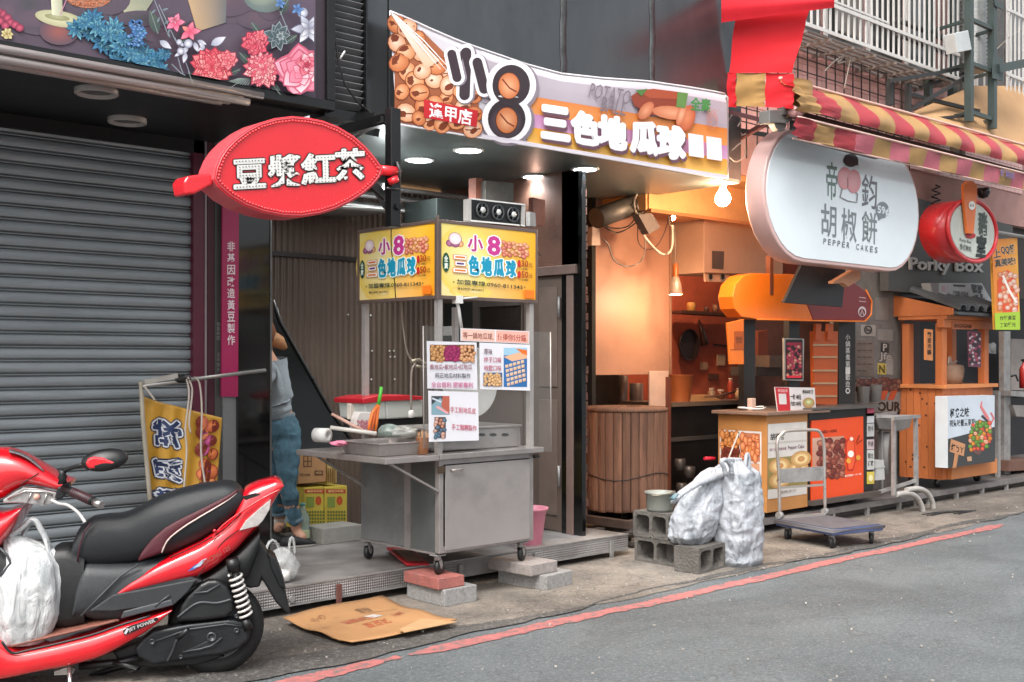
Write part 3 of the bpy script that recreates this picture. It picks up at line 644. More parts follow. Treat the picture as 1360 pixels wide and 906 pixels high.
# ================================================================ potato ball banner
BNY = 5.54
top = [(517, 15), (540, 24), (575, 40), (610, 55), (650, 69), (700, 86), (745, 98), (800, 104), (860, 108), (915, 116), (945, 121), (964, 125), (967, 129)]
bot = [(527, 165), (600, 177), (700, 193), (800, 210), (880, 224), (940, 234), (968, 238)]
def interp(pl, x):
    if x <= pl[0][0]: return pl[0][1]
    for (a, b), (c, d) in zip(pl[:-1], pl[1:]):
        if x <= c: return b + (d - b) * (x - a) / (c - a)
    return pl[-1][1]
def ban_fn(px, py, h):
    wx = px - 517; ty, by = interp(top, px), interp(bot, px); v = (py - ty) / (by - ty)
    yy = BNY + .007 * sin(wx * .035 + v * 2) + .005 * sin(v * 5 + wx * .012) - .015 * sin(v * pi)
    s_ = abs((px - 517) * .62 - (py - 15)) / 60
    if px < 680: yy -= .018 * math.exp(-s_ * s_ * 3) * max(0, 1 - (px - 517) / 170)
    return W(px, py, yy - h)
t = thing('potato_ball_banner', 'sagging printed vinyl banner with a large 小8 and potato balls across the soffit', 'banner', (6.2, BNY, 3))
mb = MB(); nu, nv = 90, 14
def lx(v): return 517 + 10 * v
mb.grid(lambda u, v: (lambda px: ban_fn(px, interp(top, px) + (interp(bot, px) - interp(top, px)) * v, 0))(lx(v) + (967.5 - lx(v)) * u), nu, nv)
obj('vinyl_sheet', mb, M('banner_vinyl', '#cfc9cf', .4, var=.04, bump=.1, bs=7), t, solid=.0025, fix=False)
pr = Print(ban_fn, .004, .0004)
def strip(y0f, y1f, x0, x1, cols, n=60):
    """band between two fractions of the banner's height"""
    pts = []; cs = []
    for i in range(n + 1):
        x = x0 + (x1 - x0) * i / n; ty, by = interp(top, x), interp(bot, x)
        f0, f1 = (y0f(x), y1f(x)) if callable(y0f) else (y0f, y1f); c = lin(cols[0]); d = lin(cols[1])
        k = 4
        for j in range(k + 1): q = (f0 + (f1 - f0) * j / k); pts.append((x, ty + (by - ty) * q)); cs.append(tuple(a + (b - a) * j / k for a, b in zip(c, d)))
    k = 5
    pr.raw(pts, [(i * k + j, (i + 1) * k + j, (i + 1) * k + j + 1, i * k + j + 1) for i in range(n) for j in range(k - 1)], cs)
strip(.10, .60, 640, 964, ('#b3a9b2', '#a79ba6')); strip(.02, .1, 640, 964, ('#efeaec', '#d5ccd4'))
def bh(x, y): ty, by = interp(top, x), interp(bot, x); return (y - ty) / (by - ty)
strip(lambda x: bh(x, 127 + (x - 700) * .165), lambda x: bh(x, 150 + (x - 700) * .165), 700, 966, ('#d97f3c', '#e49a58'))
strip(lambda x: bh(x, 150 + (x - 700) * .165), lambda x: bh(x, 168 + (x - 700) * .165), 700, 966, ('#c98bb8', '#d8a6cb'))
strip(lambda x: bh(x, 168 + (x - 700) * .165), lambda x: bh(x, 190 + (x - 700) * .165), 700, 966, ('#eaa53a', '#f3be62'))
ball_cols = [('#f6c8a0', '#d98a54'), ('#f2b88a', '#cf7a46'), ('#fae0c8', '#e09a6c'), ('#efa672', '#c56c3a')]
def bclip(x, y): return (bh(x, y) > .07 if x < 560 else y > 15 + (x - 505) * .86) and bh(x, y) < .93 and x < 637 - max(0, (90 - y) * .3) and x > lx(bh(x, y)) + 7
pts = []
strip(.06, .98, 524, 560, ('#a8623e', '#9a5432'), 10); strip(lambda x: bh(x, 40 + (x - 560) * 1.0), lambda x: .98, 560, 600, ('#a8623e', '#9a5432'), 14); strip(lambda x: bh(x, 95 + (x - 600) * 1.2), lambda x: .98, 600, 636, ('#a8623e', '#9a5432'), 12)
pr.balls((520, 20, 640, 184), 12.5, 90, ball_cols, clip=bclip, seed=4)
pr.quad((519, 18), (529, 24), (584, 80), (566, 92), '#f7e9e2', cols=['#fff6ee', '#fff6ee', '#f6cdb2', '#f1b892'], nu=3, nv=8)
for dx in (0, 9, 18): pr.line([(520 + dx * .3, 17 + dx * .2), (545 + dx, 45 + dx * .5), (585 + dx, 92 + dx * .3)], [1.4, 1.6, .6], '#fffaf4')
pr.quad((563, 132), (635, 147), (633, 169), (563, 156), '#c9242c', nu=8, nv=3); pr.text('逢甲店', (571, 136), (627, 147), (570, 156), '#ffffff', .02)
# 小 and 8
def blob(p_, r, c, n=10):
    p_ = [Vector((a, b)) for a, b in p_]; d = (p_[-1] - p_[0]).normalized(); nn = Vector((-d.y, d.x)); o = []
    a0 = atan2(nn.y, nn.x)
    for k in range(n + 1): a = a0 + pi * k / n; o.append((p_[0].x + r * cos(a), p_[0].y + r * sin(a)))
    for k in range(n + 1): a = a0 + pi + pi * k / n; o.append((p_[-1].x + r * cos(a), p_[-1].y + r * sin(a)))
    pr.poly(o, c)
for c, e in (('#8b7f8a', 9), ('#f7f3f4', 7), ('#3a2b31', 0)):
    sx = 1.5 if e == 9 else 0
    blob([(600 + sx, 72 + sx), (607 + sx, 103)], 6 + e * .62, c); blob([(619 + sx, 70 + sx), (617 + sx, 126)], 7 + e * .62, c); blob([(634 + sx, 83 + sx), (643 + sx, 118)], 6.5 + e * .62, c)
pr.quad((596, 88), (650, 96), (650, 124), (604, 118), '#8c7c80', cols=['#6b5a60', '#62525a', '#85757c', '#93838a']) if 0 else None
for c, e in (('#8b7f8a', 10), ('#f9f5f6', 8), ('#33262b', 0)):
    sx = 2 if e == 10 else 0
    pr.disc(679 + sx, 113 + sx, 25 + e, 27 + e * .8, c, n=28); pr.disc(673 + sx, 158 + sx, 25 + e, 26 + e * .8, c, n=28)
pr.disc(672, 163, 22, 21, '#6f5f66', '#3d2f36', n=24)
for x, y, rx, ry in ((676, 114, 14, 17), (673, 160, 14, 17)):
    pr.disc(x, y, rx + 1, ry + 1, '#5e2c18', n=20); pr.disc(x, y, rx, ry, '#f0b184', '#c96f3c', n=20, hl=(-.1, .1)); pr.line([(x - 9, y - 9), (x + 1, y + 3), (x + 10, y + 8)], 2, '#8a3a1e')
# lettering
pr.text('POTATO', (786, 110), (840, 121), (781, 129), '#7c7078', .004); pr.text('BALL', (801, 128), (834, 135), (797, 147), '#7c7078', .004)
pr.poly([(838, 128), (850, 120), (868, 118), (900, 122), (902, 146), (890, 156), (862, 152), (842, 140)], '#8f3c24'); pr.poly([(850, 122), (868, 118), (900, 122), (900, 132), (862, 130)], '#a94c2c')
pr.disc(858, 147, 14, 8, '#eaa078', '#c56a44', rot=-.9); pr.disc(893, 150, 27, 9, '#e9a27c', '#cf7a52', rot=.12); pr.disc(913, 157, 10, 18, '#e08a60', '#bc5a36', rot=.3); pr.disc(905, 152, 6, 16, '#f0b08a', '#c86a44', rot=.3)
pr.poly([(844, 120), (860, 118), (852, 128)], '#4e7a3a'); pr.poly([(900, 122), (914, 124), (910, 144), (898, 142)], '#5f8a48')
pr.text('全素', (918, 129), (944, 132), (917, 146), '#3f8a4a', .03)
for k in range(5): pr.line([(946 + 7 * cos(a) * (1 - k * .16) + (k % 2) * 3, 157 + 14 * sin(a) * (1 - k * .17)) for a in [i * .5 + k for i in range(10)]], .8, '#c98a7c')
for k, (ch, x) in enumerate(zip('三色地瓜球', (720, 760, 796, 838, 874))):
    y = 141 + (x - 720) * .165; wd, hh = 34, 40
    pr.text(ch, (x, y), (x + wd, y + wd * .15), (x + 1, y + hh), '#ffffff', .055, out='#ffffff', outw=.075, shadow=('#6d4a58', 1.5, 4.5))
strip(.955, 1.0, 640, 966, ('#d9d0da', '#e8e2ea')); strip(lambda x: bh(x, 190 + (x - 700) * .165), lambda x: .955, 700, 966, ('#e6dde8', '#efe9f0'))
for x in (914, 938): pr.quad((x, 177 + (x - 914) * .16), (x + 20, 180 + (x - 914) * .16), (x + 21, 210 + (x - 914) * .16), (x + 1, 207 + (x - 914) * .16), '#efeef0')
pr.build('banner_print', t, print_mat('vinyl_print', .38, dirt=.06))
obj('hem', MB().tube([ban_fn(x, interp(top, x), .002) for x in range(518, 967, 12)], .008, 6), M('white_hem', '#e6e1e3', .5), t)
obj('hem', MB().tube([ban_fn(x, interp(bot, x), .002) for x in range(528, 968, 12)], .006, 6), M('white_hem', ''), t)
cordp = [(517, 15, 12, -4), (527, 165, 6, 4), (967, 127, -6, -3)]
for x, y, dx, dy in cordp: obj('eyelet', MB().lathe(W(x + dx * .5, y + 4, BNY - .01), [(.006, 0), (.012, .003), (.012, -.003)], 10, axis=(0, -1, 0), caps=False), steel2, t)

# ================================================================ red leaf light-box sign on its black post
LY = 5.0
t = thing('leaf_sign', 'red leaf-shaped light-box sign with bulb-studded characters 豆漿紅茶', 'sign', (3.1, LY, 2.1))
ax0, ax1 = W(282, 232, LY), W(509, 226, LY)      # leaf axis ends
def leaf_pts(k=0.):
    up = [(283, 238), (286, 222), (292, 208), (300, 196), (312, 184), (328, 172), (345, 163), (365, 157), (388, 154), (410, 156), (430, 160), (450, 168), (470, 180), (486, 194), (498, 208), (506, 219), (509, 224)]
    dn = [(505, 236), (496, 247), (482, 259), (464, 270), (445, 279), (425, 285), (400, 289), (375, 288), (350, 283), (325, 274), (305, 262), (290, 249)]
    return up + dn
LP = leaf_pts(); lfn = lambda u, v, h: W(u, v, LY) + Vector((0, h, 0))
redg = M('red_sign_paint', '#dd2630', .28, var=.05, vs=1.5, bump=.02, bs=10, coat=.3, dirt=.06)
redd = M('red_sign_side', '#cf5058', .35, var=.08, vs=2, dirt=.1, coat=.2)
obj('sign_box', MB().prism(LP, lfn, .17, 0, 1, sm=False), [redg, redd], t, bevel=.006)
def shrink(P_, k):
    cx, cy = sum(p[0] for p in P_) / len(P_), sum(p[1] for p in P_) / len(P_); o = []
    for i, p in enumerate(P_):
        a, b = P_[i - 1], P_[(i + 1) % len(P_)]; dx, dy = b[0] - a[0], b[1] - a[1]; l = sqrt(dx * dx + dy * dy); o.append((p[0] - dy / l * k, p[1] + dx / l * k))
    return o
inner = shrink(LP, 6.5)
mb = MB(); dense = []
for i, p in enumerate(inner):
    q = inner[(i + 1) % len(inner)]; n = max(1, round(sqrt((p[0] - q[0]) ** 2 + (p[1] - q[1]) ** 2) / 4.2))
    for k in range(n): dense.append((p[0] + (q[0] - p[0]) * k / n, p[1] + (q[1] - p[1]) * k / n))
for p in dense: mb.lathe(lfn(*p, 0), [(.0065, 0), (.0065, .006), (.004, .009), (.0005, .010)], 7, axis=(0, -1, 0), caps=False)
o = obj('rim_bulbs', mb, M('red_bulb', '#e2474c', .25), t, kind='stuff')
obj('rim_line', MB().tube([lfn(*p, -.002) for p in shrink(LP, 3)], .004, 6, closed=True), redd, t)
# stem at the left, peg at the right
obj('stem', MB().prism([(247, 241), (252, 233), (283, 229), (287, 244), (262, 257), (250, 258)], lambda u, v, h: lfn(u, v, h + .02), .13), redg, t, bevel=.012, seg=3)
obj('peg', MB().tube([W(505, 226, LY + .08), W(529, 228, LY + .08)], .028, 12), redg, t)
obj('bolt', MB().cyl(W(521, 236, LY + .03), W(524, 243, LY + .03), .03), redg, t)
pr = Print(lambda u, v, h: W(u, v, LY - h), .003, .0004)
leafchars = list(zip('豆漿紅茶', ((311, 214, 40, 36), (357, 208, 43, 40), (401, 206, 43, 38), (445, 200, 39, 40))))
for ch, (x, y, wd, hh) in leafchars:
    y2 = y - wd * .05
    pr.text(ch, (x, y), (x + wd, y2), (x + 1, y + hh), '#33302f', .085); 
for ch, (x, y, wd, hh) in leafchars:
    pr.text(ch, (x, y), (x + wd, y - wd * .05), (x + 1, y + hh), '#e9e7e2', .045)
pr.build('lettering', t)
# bulbs on the strokes
from mathutils.bvhtree import BVHTree
mb = MB()
for ch, (x, y, wd, hh) in leafchars:
    vs, fs = glyphs(ch, .02); bv = BVHTree.FromPolygons([Vector((a, b, 0)) for a, b in vs], fs)
    g = .105
    for i in range(int(1.1 / g)):
        for j in range(int(1.1 / g)):
            a, b_ = (i + .4) * g, (j + .4) * g
            if bv.ray_cast(Vector((a, b_, 1)), Vector((0, 0, -1)), 2)[0] is not None:
                p = lfn(x + a * wd + (1 - b_) * 1, y - a * wd * .05 + (1 - b_) * hh, -.005)
                mb.lathe(p, [(.0048, 0), (.004, .005), (.0005, .007)], 6, axis=(0, -1, 0), caps=False)
o = obj('letter_bulbs', mb, M('grey_bulb', '#a5a3a0', .2), t, kind='stuff')
# post
t = thing('sign_post', 'black square steel hanging post with braces carrying the red leaf sign', 'post', (3.9, 5.1, 2.2))
pa, pb = W(519, 150, 5.12), W(519, 302, 5.12)
obj('post', MB().box(pa.x - .034, 5.07, pb.z, pa.x + .034, 5.13, pa.z + .02), blackm, t, bevel=.005)
obj('arm', MB().box(pa.x - .02, 5.17, pa.z - .06, pa.x + .02, 5.7, pa.z), blackm, t)
obj('brace', MB().bar(W(470, 222, 5.2), W(512, 262, 5.14), .04), blackm, t); obj('brace', MB().bar(W(486, 232, 5.3), W(514, 276, 5.18), .03), blackm, t)
obj('brace', MB().bar(W(470, 180, 5.6), W(509, 158, 5.14), .03), blackm, t)
obj('bolt', MB().cyl((pa.x + .01, 5.066, pb.z + .11), (pa.x + .01, 5.05, pb.z + .11), .018), blackd, t)
obj('bracket', MB().tube([W(513, 250, 5.06), W(530, 251, 5.06)], .007, 6).tube([W(527, 215, 5.06), W(531, 226, 5.05), W(530, 243, 5.06)], .008, 6), M('bracket_grey', '#4b4c4e', .4, .5), t)
# black beam sticking out over the leaf sign
t = thing('overhead_beam', 'black beam ends and rails jutting under the louvre panel above the leaf sign', 'beam', (3.7, 5.6, 2.85))
obj('beam', MB().bar(W(425, 150, 5.9), W(500, 158, 5.5), .06), blackm, t); obj('beam', MB().bar(W(427, 160, 6.2), W(500, 176, 5.7), .05), blackm, t)

# ================================================================ stainless cart
CX0, CX1, CY0, CY1 = 4.43, 5.235, 5.43, 6.28
TZ = .93
t = CART = thing('food_cart', 'stainless steel food cart on castors with yellow menu signs and fold-out shelf', 'food cart', (CX0, CY0, .17))
cz0 = .315
# cabinet: front door panel, left side with folded sheets
obj('frame', MB().box(CX0, CY0 + .008, cz0, CX0 + .035, CY0 + .05, TZ - .035).box(CX1 - .035, CY0 + .008, cz0, CX1, CY0 + .05, TZ - .035).box(CX0 + .0355, CY0 + .01, cz0, CX1 - .0355, CY0 + .05, cz0 + .04).box(CX0 + .0355, CY0 + .01, TZ - .07, CX1 - .0355, CY0 + .05, TZ - .035), steel, t, bevel=.003)
obj('front_panel', MB().box(CX0 + .045, CY0, cz0 + .015, CX1 - .04, CY0 + .0095, TZ - .075), M('brushed_front', '#9d9794', .4, .4, var=.22, vs=2.5, bump=.03, bs=120, dirt=.18, dirtcol='#6a5a58'), t, bevel=.002)
obj('side_panel', MB().box(CX0 + .012, CY0 + .051, cz0, CX0 + .022, CY0 + .30, TZ - .035), M('dark_side', '#666a69', .3, .5, var=.2, vs=2), t)
obj('side_panel', MB().box(CX0 + .0, CY0 + .301, cz0, CX0 + .0115, CY0 + .36, TZ - .035), steel, t)
obj('side_panel', MB().box(CX0 + .012, CY0 + .361, cz0, CX0 + .022, CY1 - .0, TZ - .035), M('side_sheet', '#8a8b8a', .34, .5, var=.2, vs=2, dirt=.2), t, bevel=.003)
obj('back_panel', MB().box(CX0 + .0225, CY1 - .01, cz0, CX1, CY1, TZ - .035).box(CX1 - .01, CY0 + .0505, cz0, CX1, CY1 - .0105, TZ - .035), steel, t)
obj('base', MB().box(CX0 + .0, CY0 + .0505, cz0 - .012, CX1, CY1, cz0 - .0005), steel, t)
obj('handle', MB().tube([(CX0 + .085, CY0 - .005, TZ - .105), (CX0 + .085, CY0 - .02, TZ - .105), (CX0 + .17, CY0 - .02, TZ - .10), (CX0 + .17, CY0 - .005, TZ - .10)], .007, 6), steel, t)
obj('latch', MB().box(CX0 - .02, CY0 - .01, TZ - .12, CX0 + .03, CY0 - .0, TZ - .075), M('brass_latch', '#5a4a3c', .4, .6), t)
obj('latch', MB().cyl((CX1 - .005, CY0 - .004, TZ - .06), (CX1 + .04, CY0 - .004, TZ - .06), .012), blackm, t)
obj('hinge', MB().box(CX0 - .006, CY0 + .30, cz0 + .1, CX0 - .0005, CY0 + .325, cz0 + .22), steel, t)
# top and shelf
obj('tabletop', MB().box(CX0 - .02, CY0 - .03, TZ - .034, CX1 + .06, CY1 + .02, TZ), steel, t, bevel=.004)
sh = MB(); xs_ = 4.0
sh.box(xs_, CY0 - .02, TZ - .038, CX0 - .0205, CY1 + .1, TZ - .003)
obj('side_shelf', sh, steel, t, bevel=.004)
obj('brace', MB().bar((xs_ + .06, CY0 + .02, TZ - .04), (CX0 - .002, CY0 + .02, TZ - .23), .028, .012), steel, t)
obj('brace', MB().bar((xs_ + .06, CY1 - .05, TZ - .04), (CX0 - .002, CY1 - .05, TZ - .26), .028, .012), steel, t)
# uprights and the sign box
zt0, zt1 = 1.885, 2.375
up = M('aluminium_upright', '#b0aaa6', .36, .35, var=.12, dirt=.2)
for x, y in ((CX0 + .012, CY0 + .03), (CX1 - .012, CY0 + .03), (CX0 + .012, CY1 - .05), (CX1 - .012, CY1 - .05)):
    obj('upright', MB().box(x - .018, y - .018, TZ + .0, x + .018, y + .018, zt0 - .001), up, t)
sx1, sy1 = CX1 + .035, CY1 - .0
obj('sign_frame', MB().box(CX0 - .02, CY0, zt0, CX0 + .012, CY0 + .03, zt1).box(sx1 - .02, CY0, zt0, sx1, CY0 + .03, zt1).box(CX0 + .0125, CY0, zt0, sx1 - .0205, CY0 + .03, zt0 + .022).box(CX0 + .0125, CY0, zt1 - .022, sx1 - .0205, CY0 + .03, zt1)
    .box(CX0 - .02, CY0 + .0305, zt0, CX0 + .012, sy1, zt0 + .022).box(CX0 - .02, CY0 + .0305, zt1 - .022, CX0 + .012, sy1, zt1).box(CX0 - .02, sy1 - .02, zt0 + .0225, CX0 + .012, sy1, zt1 - .0225)
    .box(CX0 - .035, CY0 - .015, zt0 - .01, CX0 - .0205, CY0 - .0005, zt1 + .02), M('sign_frame_brown', '#77665f', .4, .5), t, bevel=.002)
obj('sign_top', MB().box(CX0 + .013, CY0 + .031, zt1 - .02, sx1, sy1, zt1 - .012), up, t)
for side in (0, 1):
    if side == 0:
        U0, U1 = CX0 + .012, sx1 - .02; fn = lambda u, v, h: Vector((CX0 + .012 + (sx1 - .032 - CX0) * u, CY0 + .006 - h, zt1 - .022 - (zt1 - zt0 - .044) * v))
        b_ = MB().box(CX0 + .0125, CY0 + .006, zt0 + .0225, sx1 - .0205, CY0 + .02, zt1 - .0225)
    else:
        fn = lambda u, v, h: Vector((CX0 - .012 - h, sy1 - .02 - (sy1 - .05 - CY0) * u, zt1 - .022 - (zt1 - zt0 - .044) * v))
        b_ = MB().box(CX0 - .012, CY0 + .031, zt0 + .0225, CX0 - .002, sy1 - .0205, zt1 - .0225)
    pb_ = obj('menu_panel', b_, M('yellow_board', '#e0ae2c', .35), t)
    pr = Print(fn, .0012, .00008)
    pr.quad((0, 0), (1, 0), (1, 1), (0, 1), '#fff', nu=8, nv=6, cols=['#ecd97e', '#f0b020', '#ef9f18', '#f2e0a0'])
    pr.disc(.25, .5, .3, .5, '#f6eeb8', '#efcf5c', n=24)
    for k in range(3): pr.disc(.30 + .02 * k, .93, .22 - k * .06, .09 - k * .03, '#f6e9b4', '#efc95a', n=20)
    ball_cols2 = [('#fdf7f4', '#e6cbd0'), ('#f6d0a0', '#d88a4c'), ('#c784a8', '#8d4470')]
    for (x, y, r, c) in ((.085, .27, .035, 2), (.19, .265, .034, 1), (.14, .26, .045, 2), (.14, .20, .062, 0)): pr.disc(x, y, r * 1.08, r * 1.42, '#6a3f4e', n=18); pr.disc(x, y, r, r * 1.32, ball_cols2[c][0], ball_cols2[c][1], n=18)
    pr.text('小', (.27, .13), (.42, .13), (.27, .35), '#b8387f', .03, out='#f7eef4', outw=.09); pr.text('8', (.48, .12), (.60, .12), (.48, .38), '#c2388a', .04, out='#f7eef4', outw=.10)
    pr.balls((.64, .17, .90, .37), .030, 36, [('#f5b79a', '#cd6a4c'), ('#f3a88a', '#b9524c'), ('#f8cfae', '#d88a54')], rim='#9a4034', seed=9)
    pr.disc(.045, .54, .036, .135, '#1f5a3a', '#1d4a34', n=20); pr.text('全', (.027, .45), (.063, .45), (.027, .53), '#eef4e8', .03); pr.text('素', (.027, .55), (.063, .55), (.027, .63), '#eef4e8', .03)
    for y, c, x0, x1 in ((.455, '#e07a2c', .135, .235), (.545, '#5c2f78', .150, .225), (.64, '#e07a2c', .130, .240)): pr.quad((x0 - .02, y - .035), (x1 + .02, y - .035), (x1 + .02, y + .035), (x0 - .02, y + .035), '#d9783c'); pr.quad((x0 - .014, y - .028), (x1 + .014, y - .028), (x1 + .014, y + .028), (x0 - .014, y + .028), '#f3f6f0'); pr.quad((x0, y - .013), (x1, y - .013), (x1, y + .013), (x0, y + .013), c)
    for k, ch in enumerate('色地瓜球'): x = .275 + k * .13; pr.text(ch, (x, .425 + .008 * k), (x + .10, .425 + .008 * k), (x, .68), '#1593b4', .045, out='#eefaf6', outw=.10)
    for y, n_ in ((.47, '30'), (.63, '50')):
        pr.disc(.805, y + .01, .018, .055, '#d8302c', '#b8242a', n=14); pr.text('元', (.915, y - .01), (.955, y - .01), (.915, y + .05), '#6b4020', .01)
        pr.text(n_, (.83, y - .04), (.905, y - .04), (.83, y + .05), '#a6461e', .025)
    pr.text('(8顆)', (.84, .545), (.90, .545), (.84, .57), '#33302c', .01); pr.text('(16顆)', (.835, .705), (.905, .705), (.835, .73), '#33302c', .01)
    pr.text('★', (.105, .785), (.125, .785), (.105, .825), '#22302a'); pr.text('加盟專線:0960-811343', (.145, .765), (.84, .79), (.145, .835), '#2c3c34', .018); pr.text('★', (.855, .80), (.875, .80), (.855, .84), '#22302a')
    pr.text('專利編號 M339873', (.15, .88), (.42, .885), (.15, .915), '#33302c', .015)
    pr.quad((.86, .86), (.97, .86), (.97, .98), (.86, .98), '#e87a1e')
    pr.build('menu_print', pb_, print_mat('lightbox_print', .3, dirt=.05))
    if side: obj('wire', MB().tube([fn(.44, -.02, .004), fn(.445, .3, .006), fn(.47, .5, .004), fn(.49, .8, .006), fn(.50, 1.0, .004)], .003, 5), darkc, pb_)
# castors
tyre = M('castor_tyre', '#1a1a1b', .5)
def castor(name, x, y, z0, h, parent, r=.048, yaw=.4):
    c = obj(name, MB().box(x - .04, y - .035, z0 + h - .006, x + .04, y + .035, z0 + h).cyl((x, y, z0 + h - .035), (x, y, z0 + h - .0065), .022, n=12), steel2, parent)
    d = Vector((cos(yaw), sin(yaw), 0)); n = Vector((-sin(yaw), cos(yaw), 0)); o = Vector((x, y, z0 + r)) + d * .02
    obj('fork', MB().bar(Vector((x, y, z0 + h - .036)) + n * .02, o + n * .02, .03, .004, up=n).bar(Vector((x, y, z0 + h - .036)) - n * .02, o - n * .02, .03, .004, up=n), steel2, c)
    obj('wheel', MB().lathe(o, [(.012, -.017), (r * .7, -.017), (r, -.011), (r, .011), (r * .7, .017), (.012, .017)], 22, axis=n, m=0), tyre, c); 
    obj('hub', MB().lathe(o, [(.001, -.019), (.014, -.019), (.014, .019), (.001, .019)], 12, axis=n), steel2, c)
for x, y in ((CX0 + .03, CY0 + .06), (CX1 - .06, CY0 + .07), (CX0 + .04, CY1 - .03), (CX1 - .06, CY1 - .03)): castor('castor', x, y, .175, cz0 - .0125 - .175, t)
# clear splash guard with its notices
gy = CY0 - .036
obj('splash_guard', MB().prism([(562, 433), (615, 435), (700, 440), (730, 441), (731, 600), (563, 595)], onY(gy), .006), M('clear_acrylic', '#b8bab8', .03, var=.02, bump=.01, bs=3, alpha=.05), t)
for q in ((731, 441, 732, 600), (562, 433, 563, 595)): obj('guard_clip', MB().tube([W(q[0], q[1], gy), W(q[2], q[3], gy)], .004, 6), up, t)
def paper(name, label, q, fn_draw, th=.003, y=gy - .006, cat='notice'):
    r = thing(name, label, cat, tuple(W(*q[3], y)))
    obj('sheet', MB().prism(q, onY(y), th), M('laminated_paper', '#dedde2', .3, var=.02, bump=.03, bs=8, coat=.3), r)
    pr = Print(onY(y), .001, .00008); fn_draw(pr); pr.build('print', r, print_mat('laminate_print', .3, coat=.4, dirt=.04)); return r
def pA(p):
    p.rect(571, 458, 630, 480, '#6e4a2a'); p.balls((573, 460, 590, 479), 3, 26, [('#e2b27c', '#b07840')], rim='#6b4220', seed=1)
    p.disc(601, 469, 12, 11, '#8a2452', n=16); p.balls((592, 461, 610, 478), 3, 22, [('#b83a70', '#8a2452')], rim='#4f1230', seed=2); p.balls((613, 460, 630, 479), 3, 26, [('#eab890', '#c08454')], rim='#7a4a2a', seed=3)
    p.text('黃地瓜•紫地瓜•紅地瓜', (571, 484), (627, 484), (571, 491), '#8f4a5e', .008); p.text('純正地瓜材料製作', (578, 495), (625, 496), (578, 502), '#4a4a56', .008); p.text('全台首創 國家專利', (573, 507), (628, 508), (573, 514.5), '#c25a86', .01)
paper('notice_sheet', 'white laminated notice with three photos of sweet potatoes, upper left on the splash guard', 'x' and [(567, 453), (633, 455), (634, 518), (568, 516)], pA)
def pB(p):
    p.rect(669, 462, 700, 514, '#2b6aa6'); p.rect(669, 462, 700, 472, '#9cc6dc'); p.poly([(669, 474), (690, 468), (700, 470), (700, 476), (680, 480)], '#e6b28c'); p.poly([(685, 463), (700, 465), (700, 472), (694, 470)], '#e0702c')
    for i in range(5):
        for j in range(5): x, y = 671 + i * 5.2 + j * .6, 484 + j * 6 - i * 1.5; p.quad((x, y + 1), (x + 4, y), (x + 4.4, y + 4), (x + .4, y + 5), '#e8c6a4', cols=['#f2d8bc', '#eac8a2', '#c99a6c', '#dcb088'])
    p.rect(642, 495, 667, 513, '#2b5a8a'); p.balls((644, 497, 665, 512), 2.6, 30, [('#f0d0a0', '#c08a50')], rim='#6b4220', seed=5)
    for k, s_ in enumerate(('原味', '梅子口味', '椒鹽口味')): p.text(s_, (643, 463 + k * 11), (654 + (k > 0) * 12, 463.5 + k * 11), (643, 470.5 + k * 11), '#b04a6a' if k else '#6a4a54', .008)
paper('notice_sheet', 'white laminated notice listing flavours beside a blue tray photo, upper right on the guard', [(637, 455), (704, 458), (704, 519), (638, 517)], pB)
def pC(p):
    p.rect(573, 526, 597, 551, '#3c4048'); p.poly([(573, 538), (585, 528), (597, 545), (597, 551), (573, 551)], '#7fa0ac'); p.poly([(588, 526), (597, 526), (597, 550), (586, 540)], '#b8604c'); p.line([(580, 540), (595, 549)], 3, '#e2a0a0'); p.line([(574, 529), (586, 534)], 2.2, '#c8d2da')
    p.rect(577, 554, 592, 582, '#4c3a38'); p.balls((578, 556, 591, 581), 3, 18, [('#e8c8b8', '#b07868'), ('#6a8aa0', '#3c5468'), ('#e0a888', '#8a4a3c')], rim='#3a2220', seed=6)
    p.text('手工削地瓜皮', (598, 540), (632, 542), (598, 548), '#c0506c', .006); p.text('手工麵糰製作', (600, 563), (633, 565), (600, 571), '#c0506c', .006)
paper('notice_sheet', 'white laminated notice with two small photos of hand preparation, lowest on the guard', [(569, 519), (635, 521), (636, 585), (570, 587)], pC)
def pD(p):
    p.quad((613, 437), (657, 439), (657, 454), (613, 452), '#eec0b0'); p.quad((659, 439), (702, 441), (702, 456), (659, 454), '#f0b0a0')
    p.text('等一鍋地瓜球,', (615, 441), (655, 443), (615, 450), '#7a3428', .015); p.text('值得你5分鐘.', (661, 443), (700, 445), (661, 452), '#a03a2c', .015)
paper('notice_strip', 'narrow pink notice strip along the top edge of the clear splash guard', [(612, 436), (703, 440), (703, 457), (612, 453)], pD)
# work lamp arm hanging under the sign
t = thing('lamp_arm', 'white bent lamp arm clamped under the right cart sign', 'lamp arm', tuple(W(608, 398, CY0 + .05)))
obj('arm', MB().tube([W(606, 397, CY0 + .02), W(609, 410, CY0 + .02), W(613, 437, CY0 + .02)], .011, 8), whitep, t)
obj('clamp', MB().box(*[a - .03 for a in W(608, 397, CY0 + .02)], *[a + .018 for a in W(608, 397, CY0 + .02)]).tube([W(608, 397, CY0), W(634, 395, CY0)], .006, 6), whitep, t)
